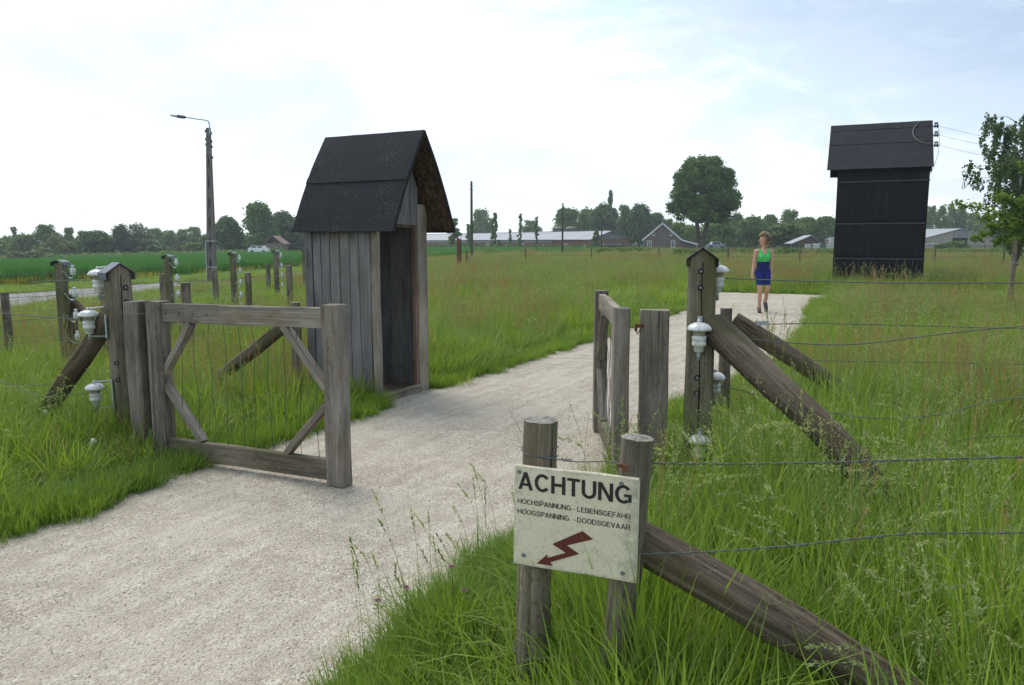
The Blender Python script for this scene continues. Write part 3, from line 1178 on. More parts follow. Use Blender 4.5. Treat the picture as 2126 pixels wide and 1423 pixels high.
# foreground barbed wires
wire('barbed wire running right from the sign post at sign height', [(.385, 2.33, .897), (.8, 2.24, .923), (1.3, 2.12, .973), (2.4, 1.85, 1.08)], .0014, barbs=.085, seed=8)
wire('lower barbed wire running right from below the sign', [(.36, 2.285, .62), (.60, 2.20, .664), (.85, 2.16, .702), (1.1, 2.12, .747), (1.32, 2.09, .765), (2.4, 1.9, .84)], .0014, barbs=.085, seed=9)
w1 = wire('short barbed wire stretched between the two sign posts', [(.085, 2.42, .895), (.20, 2.385, .887), (.30, 2.36, .894), (.345, 2.30, .90)], .0021, seed=10)
wrap('wire_loop', (.092, 2.485, .893), .061, w1)
MB().tube([(.16 + .0022 * k, 2.40 - .0007 * k + .005 * math.cos(k * 1.3), .889 + .005 * math.sin(k * 1.3)) for k in range(16)], .0018, 5).build('wire_twist', M['wire'], w1, Matrix())
MB().box((.335, 2.295, .900), (.022, .006, .012)).box((.345, 2.292, .893), (.016, .012, .02)).build('staple', M['rust'], w1, Matrix())
w2 = wire('bent wire low between the sign posts in the grass', [(.02, 2.40, .20), (.13, 2.38, .225), (.20, 2.36, .21), (.29, 2.30, .19)], .0019, seed=11)
wrap('wire_loop', (.068, 2.485, .20), .064, w2)
w3 = wire('thin wire bound round the thick sign post below the sign', [(.045, 2.42, .517), (.10, 2.42, .513), (.14, 2.45, .520)], .0019, seed=12)
wrap('wire_loop', (.079, 2.485, .520), .0635, w3)

# wires at the left
wire('wire running left from the middle insulator of zinc-capped post', [(-3.25, 5.90, .985), (-3.7, 5.95, 1.01), (-4.6, 6.5, 1.01), (-5.5, 7.0, .995), (-6.6, 7.6, .99)], .0034, seed=13)
wire('wire running left from the top insulator of zinc-capped post', [(-3.235, 6.05, 1.288), (-4.3, 6.9, 1.22), (-5.1, 8.8, 1.04), (-5.6, 8.4, 1.03), (-6.2, 8.0, 1.07)], .0034, seed=14)
wire('sagging wire left of the split bracing log', [(-3.65, 6.05, .46), (-4.1, 6.3, .40), (-4.6, 6.6, .42), (-6.0, 7.4, .52)], .003, seed=15)
wire('low wire from the bottom insulator of zinc-capped post', [(-3.235, 5.88, .425), (-3.7, 6.02, .36), (-4.1, 6.25, .395), (-4.7, 6.7, .44), (-6.2, 7.7, .5)], .003, seed=16)
for i, z in enumerate((1.235, .985, .735, .485)):
    lb = ('topmost', 'second', 'third', 'lowest')[i]
    wire(f'{lb} thin wire strung along the receding bell-insulator posts', [(-7.6, 6.4, z - .02), (-5.02, 8.82, z), (-5.21, 10.7, z - .02), (-5.41, 12.47, z), (-5.54, 14.3, z - .02), (-5.66, 16.07, z), (-5.83, 19.57, z), (-6.02, 22.97, z)], .0026, seed=17 + i, n=5, sides=5)
for i, z in enumerate((.80, .50)):
    lb = ('upper', 'lower')[i]
    wire(f'{lb} barbed wire between the near row of round posts', [(-7.6, 8.6, z), (-5.17, 8.97, z), (-4.80, 11.35, z - .02), (-4.72, 13.8, z), (-5.05, 17.5, z)], .002, seed=22 + i, n=5, sides=5)
    wire(f'{lb} barbed wire between the road-side row of round posts', [(-6.6, 9.5, z), (-6.95, 13.1, z - .01), (-7.0, 15.5, z), (-7.0, 18.2, z - .01), (-7.1, 22.5, z), (-6.95, 24, z)], .002, seed=24 + i, n=5, sides=5)
wire('short barbed wire behind the open gate', [(-4.85, 8.95, .83), (-3.4, 8.3, .85), (-2.16, 7.62, .84)], .0018, seed=27)
wire('short wire tied round the grey hinge post', [(-3.0, 5.85, 1.06), (-2.85, 5.66, 1.05), (-2.72, 5.60, 1.06), (-2.62, 5.55, 1.07)], .0022, seed=28)

# ------------------------------------------------------------------ warning sign
TL, TR, BL = Vector((.008, 2.40, .872)), Vector((.382, 2.25, .872)), Vector((-.002, 2.40, .544))
SX = (TR - TL)
SW, SH = SX.length, .331
SX.normalize()
SY = (TL - BL).normalized()
SY = (SY - SX * SY.dot(SX)).normalized()
SN = SX.cross(SY)                                   # towards the camera
SF = Matrix((SX, SY, SN)).transposed().to_4x4()
SF.translation = TL
t = tag(add('warning_sign', None, SF.copy()), 'cream ACHTUNG warning sign with red lightning arrow on two round posts', 'sign')
me = beam_mesh(SW, SH, .017, [M['sign']], 71, segs=10, bev=.003, wob=.0012)
o = add('board', me, SF @ Matrix.Translation((0, -SH / 2, -.0085)) @ Matrix.Rotation(math.pi / 2, 4, 'Y') @ Matrix.Rotation(math.pi / 2, 4, 'Z'), t)
# beam local: z along width, x along height, y thickness
o.matrix_basis = WM[t.name].inverted() @ (SF @ Matrix(((0, 0, 1, 0), (1, 0, 0, -SH / 2), (0, 1, 0, -.0085), (0, 0, 0, 1))))
WM[o.name] = SF @ Matrix(((0, 0, 1, 0), (1, 0, 0, -SH / 2), (0, 1, 0, -.0085), (0, 0, 0, 1)))
board = o


def glyphs(txt, s):
    """plain bold grotesque capitals: list of polygons in cap-height units, total width"""
    polys = []
    x = 0.0

    def rect(x0, y0, x1, y1):
        polys.append([(x + x0, y0), (x + x1, y0), (x + x1, y1), (x + x0, y1)])

    def quad(*p):
        polys.append([(x + q[0], q[1]) for q in p])

    def ribbon(pts):
        n = len(pts)
        lf, rt = [], []
        for i in range(n):
            ax, ay = pts[max(i - 1, 0)]
            bx, by = pts[min(i + 1, n - 1)]
            dx, dy = bx - ax, by - ay
            l_ = math.hypot(dx, dy) or 1
            nx_, ny_ = -dy / l_ * s / 2, dx / l_ * s / 2
            lf.append((pts[i][0] + nx_, pts[i][1] + ny_))
            rt.append((pts[i][0] - nx_, pts[i][1] - ny_))
        for i in range(n - 1):
            quad(rt[i], rt[i + 1], lf[i + 1], lf[i])

    def arc(cx, cy_, rx, ry, a0, a1, n=22):
        return [(cx + rx * math.cos(rad(a0 + (a1 - a0) * i / n)), cy_ + ry * math.sin(rad(a0 + (a1 - a0) * i / n))) for i in range(n + 1)]

    W = dict(A=.76, C=.75, H=.71, T=.63, U=.71, N=.72, G=.79, O=.80, S=.68, P=.67, I=.17 + (s - .16), L=.58, E=.64, B=.71, F=.60, R=.74, D=.73, V=.72)
    h = s / 2
    for ch in txt:
        if ch == ' ':
            x += .30
            continue
        if ch == '-':
            rect(.0, .28, .30, .28 + s * .95)
            x += .30 + .10
            continue
        w = W[ch]
        if ch == 'A':
            quad((0, 0), (s * 1.06, 0), (w / 2 + s * .52, 1), (w / 2 - s * .52, 1))
            quad((w - s * 1.06, 0), (w, 0), (w / 2 + s * .52, 1), (w / 2 - s * .52, 1))
            rect(w * .2, .22, w * .8, .22 + s * .9)
        elif ch == 'V':
            quad((w / 2 - s * .52, 0), (w / 2 + s * .52, 0), (s * 1.06, 1), (0, 1))
            quad((w / 2 - s * .52, 0), (w / 2 + s * .52, 0), (w, 1), (w - s * 1.06, 1))
        elif ch == 'H':
            rect(0, 0, s, 1)
            rect(w - s, 0, w, 1)
            rect(s, .5 - h, w - s, .5 + h)
        elif ch == 'N':
            rect(0, 0, s, 1)
            rect(w - s, 0, w, 1)
            quad((w - s * 1.12, 0), (w - s * .02, 0), (s * 1.12, 1), (s * .02, 1))
        elif ch == 'T':
            rect(0, 1 - s * .95, w, 1)
            rect(w / 2 - h, 0, w / 2 + h, 1 - s * .95)
        elif ch == 'I':
            rect(0, 0, s, 1)
        elif ch in 'LEF':
            rect(0, 0, s, 1)
            if ch != 'F':
                rect(s, 0, w, s * .92)
            if ch != 'L':
                rect(s, 1 - s * .92, w * .97, 1)
                rect(s, .52 - h * .9 - (.04 if ch == 'F' else 0), w * .9, .52 + h * .9 - (.04 if ch == 'F' else 0))
        elif ch == 'O':
            ribbon(arc(w / 2, .5, w / 2 - h, .51 - h, 0, 360, 40))
        elif ch == 'C':
            ribbon(arc(w * .52, .5, w * .52 - h, .51 - h, 38, 322, 32))
        elif ch == 'G':
            ribbon(arc(w * .5, .5, w * .5 - h, .51 - h, 38, 312, 32))
            rect(w - s, .09, w, .52)
            rect(w * .54, .52 - s * .92, w - s, .52)
        elif ch == 'S':
            q = [(.87, .70), (.79, .87), (.5, .93), (.22, .87), (.13, .73), (.24, .60), (.5, .53), (.77, .44), (.88, .29), (.79, .12), (.5, .065), (.19, .13), (.11, .31)]
            ribbon([(p.x, p.y) for p in spline([(h + (w - s) * (u - .11) / .77, h + (1 - s) * (v - .065) / .865, 0) for u, v in q], 4)])
        elif ch == 'D':
            rect(0, 0, s, 1)
            ribbon([(s, 1 - h), (w * .42, 1 - h)] + arc(w * .42, .5, w * .58 - h, .5 - h, 88, -88, 20) + [(w * .42, h), (s, h)])
        elif ch in 'PR':
            rect(0, 0, s, 1)
            yb = .44
            ribbon([(s, 1 - h), (w * .6, 1 - h)] + arc(w * .6, (1 + yb - s * .3) / 2, w * .40 - h, (1 - h - yb + h * .3) / 2, 88, -88, 16) + [(w * .6, yb), (s, yb)])
            if ch == 'R':
                quad((w - s * 1.15, 0), (w, 0), (w * .70, .44), (w * .70 - s * 1.0, .44))
        elif ch == 'B':
            rect(0, 0, s, 1)
            ribbon([(s, 1 - h), (w * .56, 1 - h)] + arc(w * .56, .755 - h * .35, w * .40 - h, .245 - h * .65, 88, -88, 14) + [(w * .56, .52), (s, .52)])
            ribbon([(s, .52), (w * .58, .52)] + arc(w * .58, .26 + h * .5, w * .42 - h, .26 - h * .5, 88, -88, 14) + [(w * .58, h), (s, h)])
        elif ch == 'U':
            ribbon([(h, 1), (h, .36)] + arc(w / 2, .36, w / 2 - h, .37 - h, 180, 360, 20) + [(w - h, .36), (w - h, 1)])
        x += w + .085
    return polys, x - .085


def lettering(txt, u0, u1, vbase, cap, s, skew=0.0):
    polys, wt = glyphs(txt, s)
    k = (u1 - u0) * SW / wt
    mb = MB()
    for i, p in enumerate(polys):
        z = .0011 + .00003 * (i % 7)
        pts = []
        for x_, y_ in p:
            X_ = x_ * k
            pts.append((u0 * SW + X_, y_ * cap * SH - vbase * SH - skew * X_, z))
        ar_ = sum(pts[j][0] * pts[(j + 1) % len(pts)][1] - pts[(j + 1) % len(pts)][0] * pts[j][1] for j in range(len(pts)))
        mb.add(pts, [tuple(range(len(pts))) if ar_ > 0 else tuple(range(len(pts) - 1, -1, -1))])
    return mb.build('lettering', M['ink'], t, SF.copy())


lettering('ACHTUNG', .034, .951, .233, .174, .168, .014)
lettering('HOCHSPANNUNG - LEBENSGEFAHR', .030, .946, .377, .050, .138, .012)
lettering('HOOGSPANNING  - DOODSGEVAAR', .030, .946, .480, .050, .138, .012)
ar = [(.57, .566), (.655, .631), (.444, .73), (.547, .795), (.308, .924), (.329, .956), (.195, .958), (.283, .850), (.287, .884), (.437, .805), (.325, .738)]
av = [(u * SW, -v * SH, .0016) for u, v in ar] + [(u * SW, -v * SH, .0006) for u, v in ar]
n = len(ar)
MB().add(av, [tuple(range(n - 1, -1, -1))] + [(i, (i + 1) % n, n + (i + 1) % n, n + i) for i in range(n)]).build('lightning_arrow', M['arrow'], t, SF.copy())
for u, v in [(.042, .064), (.868, .061), (.083, .896), (.892, .917)]:
    Mx = SF @ Matrix.Translation((u * SW, -v * SH, 0.0))
    MB().lathe([(.0075, .0), (.0075, .0012), (.0058, .0022), (.004, .0035), (.0035, .0022), (.0005, .0020)], 14).build('screw', M['bolt'], t, Mx, True)

# ------------------------------------------------------------------ sentry box
SB = thing('sentry_box', 'narrow wooden sentry box with steep black felt roof beside the path', 'sentry box', (-1.288, 7.399, 0), 1.102)
T = WM[SB.name]
W_, D_ = .881, .905
HR, EH, EO, OF, OB = 2.651, 1.693, .104, .266, .045
slope = (HR - EH) / (W_ / 2 + EO)


def roof_z(x):
    return EH + slope * (min(x, W_ - x) + EO)


X3, Y3, Z3 = (1, 0, 0), (0, 1, 0), (0, 0, 1)
# left wall boards (y from front to back), first one is the corner post
beam('corner_post', (.026, .038, -.03), (.026, .038, roof_z(.0) - .055), .052, .076, M['pale'], SB, X3, 301, T, segs=9, bev=.004)
ys = [.080, .215, .335, .455, .575, .690, .798, .900]
for i in range(len(ys) - 1):
    wd = ys[i + 1] - ys[i] - .010
    yc = (ys[i] + ys[i + 1]) / 2
    xo = .012 + .004 * ((i * 7) % 3 - 1)
    beam('wall_plank', (xo, yc, .0), (xo + .002, yc, roof_z(0) - .06), .022, wd, M['plank'], SB, X3, 310 + i, T, segs=6, bev=.004, wob=.002)
# right wall
beam('corner_post', (W_ - .085, .03, -.02), (W_ - .085, .03, roof_z(W_ - .085) - .06), .165, .052, M['pale'], SB, X3, 302, T, segs=9, bev=.004)
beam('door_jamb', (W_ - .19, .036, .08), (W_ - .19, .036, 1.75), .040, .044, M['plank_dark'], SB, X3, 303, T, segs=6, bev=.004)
ys2 = [.06, .19, .33, .47, .61, .75, .90]
for i in range(len(ys2) - 1):
    beam('wall_plank', (W_ - .013, (ys2[i] + ys2[i + 1]) / 2, .0), (W_ - .013, (ys2[i] + ys2[i + 1]) / 2, roof_z(W_) - .06), .022, ys2[i + 1] - ys2[i] - .006, M['plank'], SB, X3, 330 + i, T, segs=5, bev=.004, wob=.002)
# back wall: rough boards with gaps that let light through
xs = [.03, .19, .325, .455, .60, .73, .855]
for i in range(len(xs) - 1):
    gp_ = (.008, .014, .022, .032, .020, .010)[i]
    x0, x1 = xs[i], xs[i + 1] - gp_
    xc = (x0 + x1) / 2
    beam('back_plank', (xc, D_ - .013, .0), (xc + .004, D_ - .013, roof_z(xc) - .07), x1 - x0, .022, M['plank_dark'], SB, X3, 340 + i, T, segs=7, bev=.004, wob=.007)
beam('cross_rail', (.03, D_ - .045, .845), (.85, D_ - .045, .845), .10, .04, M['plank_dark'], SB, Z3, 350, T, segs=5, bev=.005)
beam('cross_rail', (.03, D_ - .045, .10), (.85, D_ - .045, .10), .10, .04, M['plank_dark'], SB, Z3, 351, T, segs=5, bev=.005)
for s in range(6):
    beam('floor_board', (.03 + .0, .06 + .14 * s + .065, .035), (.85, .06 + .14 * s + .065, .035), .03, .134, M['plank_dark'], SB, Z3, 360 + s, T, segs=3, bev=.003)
beam('threshold', (.055, .020, .045), (W_ - .17, .020, .045), .09, .04, M['pale'], SB, Z3, 370, T, segs=6, bev=.005)
# gable boards over the door
LZ = 1.752
for i in range(6):
    x0 = .055 + i * .132
    x1 = min(x0 + .127, W_ - .17)
    if x1 - x0 < .03:
        continue
    vs, fs = [], []
    for yy in (.004 + .004 * (i % 2), .026 + .004 * (i % 2)):
        vs += [(x0, yy, LZ + .003 * (i % 3)), (x1, yy, LZ + .003 * (i % 3)), (x1, yy, roof_z(x1) - .05)]
        if x0 < W_ / 2 < x1:
            vs.append((W_ / 2, yy, roof_z(W_ / 2) - .05))
        vs.append((x0, yy, roof_z(x0) - .05))
    k = len(vs) // 2
    fs = [tuple(range(k)), tuple(range(2 * k - 1, k - 1, -1))] + [(j, k + j, k + (j + 1) % k, (j + 1) % k) for j in range(k)]
    MB().add(vs, fs).build('gable_board', M['plank'], SB, T.copy())
beam('lintel', (.055, .045, 1.765), (W_ - .17, .045, 1.765), .07, .03, M['plank_dark'], SB, Z3, 372, T, segs=4, bev=.004)


# roof: boards underneath, felt sheets on top, slightly bellied
def roof_sheet(name, mat, f0, f1, off, th, sgn, y0, y1, nx=8, ny=10, wav=.004, seed=0, belly=.030):
    """f runs from ridge (0) to eave (1); off = height above the board plane"""
    vs = []
    nrm = Vector((-slope, 0, 1)).normalized()
    for lay in (0, 1):
        for i in range(nx + 1):
            f = f0 + (f1 - f0) * i / nx
            for j in range(ny + 1):
                y = y0 + (y1 - y0) * j / ny
                x = W_ / 2 - f * (W_ / 2 + EO)
                z = HR - f * (HR - EH)
                d = off - th * lay + belly * math.sin(math.pi * min(f, 1)) ** 1.0
                d += wav * mnoise.noise((f * 5 + seed, y * 6, 1))
                p = Vector((x, y, z)) + nrm * d
                if sgn > 0:
                    p.x = W_ - p.x
                vs.append(p)
    fs = []
    m = ny + 1
    o2 = (nx + 1) * m
    for i in range(nx):
        for j in range(ny):
            a = (i * m + j, i * m + j + 1, (i + 1) * m + j + 1, (i + 1) * m + j)
            fs += [a if sgn < 0 else a[::-1], tuple(o2 + q for q in (a[::-1] if sgn < 0 else a))]
    for i in range(nx):
        fs += [(i * m, (i + 1) * m, o2 + (i + 1) * m, o2 + i * m), (i * m + ny, o2 + i * m + ny, o2 + (i + 1) * m + ny, (i + 1) * m + ny)]
    for j in range(ny):
        fs += [(j, o2 + j, o2 + j + 1, j + 1), (nx * m + j, nx * m + j + 1, o2 + nx * m + j + 1, o2 + nx * m + j)]
    return MB().add(vs, fs).build(name, mat, SB, T.copy())


M['seam'] = plain_mat('worn_felt_seam', (.017, .015, .0135), .9, .35, 14, bumps=.5, bscale=200)
for sgn in (-1, 1):
    roof_sheet('roof_board', M['osb'], .012, .985, -.006, .018, sgn, -OF + .006, D_ + OB - .006, seed=sgn)
    roof_sheet('roof_felt', M['felt'], .50, 1.015, .004, .007, sgn, -OF, D_ + OB, seed=3 + sgn, wav=.006)
    roof_sheet('roof_felt', M['felt'], -.004, .52, .009, .007, sgn, -OF - .002, D_ + OB + .002, seed=7 + sgn, wav=.005)
    roof_sheet('seam_strip', M['seam'], .462, .528, .0135, .004, sgn, -OF - .003, D_ + OB + .003, nx=2, seed=7 + sgn, wav=.004)
    # felt folded over the verge boards
    roof_sheet('verge_edge', M['felt_edge'], .0, 1.01, .012, .036, sgn, -OF - .009, -OF - .0035, ny=1, wav=.002, seed=5)
beam('ridge_beam', (W_ / 2, -OF + .02, HR - .075), (W_ / 2, D_, HR - .075), .05, .03, M['plank_dark'], SB, Z3, 380, T, segs=4)

# ------------------------------------------------------------------ black transformer tower
TW = thing('transformer_tower', 'tall black tar-papered tower with pitched felt roof in the meadow', 'tower', (10.365, 25.0, 0), -.416)
T = WM[TW.name]
TWW, TD = 2.587, 2.6
HR2, HE2, OL2, OR2, OE2 = 5.374, 3.851, .317, .077, .297


def tar_sheet(x0, z0, x1, z1, seed, top=False):
    nx, nz = 14, 10
    vs, fs = [], []
    for lay in (0, 1):
        for i in range(nx + 1):
            for j in range(nz + 1):
                x = x0 + (x1 - x0) * i / nx
                z = z0 + (z1 - z0) * j / nz
                d = .02 * math.sin(math.pi * j / nz) * (.6 + mnoise.noise((x * 1.3 + seed, z * .8, seed))) + .012 * mnoise.noise((x * 3, z * 2, seed + 5))
                vs.append((x, -.010 - max(d, -.006) + .009 * lay, z))
    m, o2 = nz + 1, (nx + 1) * (nz + 1)
    for i in range(nx):
        for j in range(nz):
            a = (i * m + j, (i + 1) * m + j, (i + 1) * m + j + 1, i * m + j + 1)
            fs += [a, tuple(o2 + q for q in a[::-1])]
    for i in range(nx):
        fs += [(i * m, o2 + i * m, o2 + (i + 1) * m, (i + 1) * m), (i * m + nz, (i + 1) * m + nz, o2 + (i + 1) * m + nz, o2 + i * m + nz)]
    for j in range(nz):
        fs += [(j, j + 1, o2 + j + 1, o2 + j), (nx * m + j, o2 + nx * m + j, o2 + nx * m + j + 1, nx * m + j + 1)]
    o = MB().add(vs, fs).build('tar_paper_sheet', M['tar'], TW, T.copy(), True)
    return o


MB().box((TWW / 2, TD / 2, HE2 / 2 + .10), (TWW - .02, TD - .02, HE2 + .20)).build('wall', M['tar'], TW, T.copy())
zs = [0, 1.05, 2.15, 3.455, 3.93]
for i in range(4):
    tar_sheet(-.005, zs[i] + .006, TWW + .005, zs[i + 1] - .002, 5 + i)
M['batten'] = plain_mat('tarred_batten', (.075, .072, .07), .8, .35, 12)
for z, dz in ((1.058, .0), (2.16, .0), (3.465, .0)):
    beam('batten', (-.02, -.030, z), (TWW + .02, -.030, z), .034, .022, M['batten'], TW, Z3, int(z * 100), T, segs=6, wob=.004)
    beam('batten', (TWW + .02, 0, z), (TWW + .02, TD, z), .034, .022, M['batten'], TW, Z3, int(z * 90), T, segs=3, wob=.003)
MB().box((TWW / 2, TD / 2, 3.83), (TWW + .10, TD + .1, .20)).build('eave_fascia', M['tar'], TW, T.copy())
rn = Vector((0, -(HR2 - HE2), 1.3 + OE2)).normalized()


def slab(name, f0, f1, off, th, mat, sgn=-1, xa=-OL2, xb=TWW + OR2, seed=0):
    vs, fs = [], []
    nx, ny = 12, 5
    n_ = Vector((0, -(HR2 - HE2), 1.3 + OE2)).normalized()
    for lay in (0, 1):
        for i in range(nx + 1):
            for j in range(ny + 1):
                f = f0 + (f1 - f0) * j / ny
                x = xa + (xb - xa) * i / nx
                p = Vector((x, 1.3 - f * (1.3 + OE2), HR2 - f * (HR2 - HE2))) + n_ * (off - th * lay + .006 * mnoise.noise((x * 2, f * 5, seed)))
                if sgn > 0:
                    p.y = TD - p.y
                vs.append(p)
    m, o2 = ny + 1, (nx + 1) * (ny + 1)
    for i in range(nx):
        for j in range(ny):
            a = (i * m + j, i * m + j + 1, (i + 1) * m + j + 1, (i + 1) * m + j)
            fs += [a, tuple(o2 + q for q in a[::-1])]
    for i in range(nx):
        fs += [(i * m, (i + 1) * m, o2 + (i + 1) * m, o2 + i * m), (i * m + ny, o2 + i * m + ny, o2 + (i + 1) * m + ny, (i + 1) * m + ny)]
    for j in range(ny):
        fs += [(j, o2 + j, o2 + j + 1, j + 1), (nx * m + j, nx * m + j + 1, o2 + nx * m + j + 1, o2 + nx * m + j)]
    return MB().add(vs, fs).build(name, mat, TW, T.copy())


for sgn in (-1, 1):
    slab('roof_board', 0.0, .99, -.002, .045, M['tar'], sgn, -OL2 + .01, TWW + OR2 - .01)
    slab('roof_felt', .43, 1.01, .006, .010, M['felt'], sgn, seed=2)
    slab('roof_felt', .10, .46, .017, .010, M['felt'], sgn, seed=4)
    slab('roof_felt', -.01, .13, .028, .010, M['felt'], sgn, seed=6)
for x in (-.0, TWW - .02):
    MB().add([(x, .0, HE2), (x, TD, HE2), (x, TD / 2, HR2 - .08), (x + .02, 0, HE2), (x + .02, TD, HE2), (x + .02, TD / 2, HR2 - .08)],
             [(0, 2, 1), (3, 4, 5), (0, 3, 5, 2), (1, 2, 5, 4), (0, 1, 4, 3)]).build('gable', M['tar'], TW, T.copy())
M['green_porc'] = plain_mat('green_glazed_insulator', (.06, .10, .085), .25, .4, 20)
for z, y in ((5.16, .95), (4.86, .72), (4.53, .48)):
    Mx = T @ Matrix.Translation((TWW + OR2 + .06, y - .35, z - .03)) @ Matrix.Rotation(rad(90), 4, 'Y')
    o = MB().lathe([(.001, -.06), (.05, -.06), (.055, -.03), (.03, -.02), (.03, .0), (.06, .015), (.065, .04), (.03, .06), (.001, .062)], 12).build('insulator', M['green_porc'], TW, Mx, True)
    MB().box((TWW + OR2 - .0, y - .35, z - .03), (.07, .03, .03)).build('bracket', M['wire_dark'], o, T.copy())
    MB().box((TWW + OR2 + .05, y - .37, z + .055), (.10, .04, .06)).build('bracket_plate', M['zinc'], o, T.copy())


def roofpt(x, f, off=.045):
    return T @ (Vector((x, 1.3 - f * (1.3 + OE2), HR2 - f * (HR2 - HE2))) + rn * off)


M['cable'] = plain_mat('old_cable', (.17, .16, .15), .6, .2)
MB().tube(spline([roofpt(2.34, .0), roofpt(2.20, .08), roofpt(2.10, .22), roofpt(2.13, .36), roofpt(2.26, .46), roofpt(2.46, .52), roofpt(2.60, .52)], 6), .012, 5).build('roof_cable', M['cable'], TW, Matrix(), True)
MB().tube(spline([T @ Vector(p) for p in ((2.78, .55, 5.1), (2.82, .4, 4.7), (2.80, .25, 4.3), (2.70, .15, 3.9), (2.62, .1, 3.65))], 6), .007, 5).build('down_cable', M['cable'], TW, Matrix(), True)
for i, (z, y, z2) in enumerate(((5.16, .60, 4.95), (4.86, .37, 4.65), (4.53, .13, 4.25))):
    a = T @ Vector((TWW + OR2 + .12, y, z - .03))
    b = a + Vector((5.0, 3.0, z2 - z))
    wire(('top', 'middle', 'bottom')[i] + ' power line leaving the black tower', [a, a.lerp(b, .3) - Vector((0, 0, .04)), a.lerp(b, .65) - Vector((0, 0, .05)), b, b + Vector((6, 3.6, .1))], .0042, 'cable', group='power lines from the tower', name='power_line', n=5, sides=5)
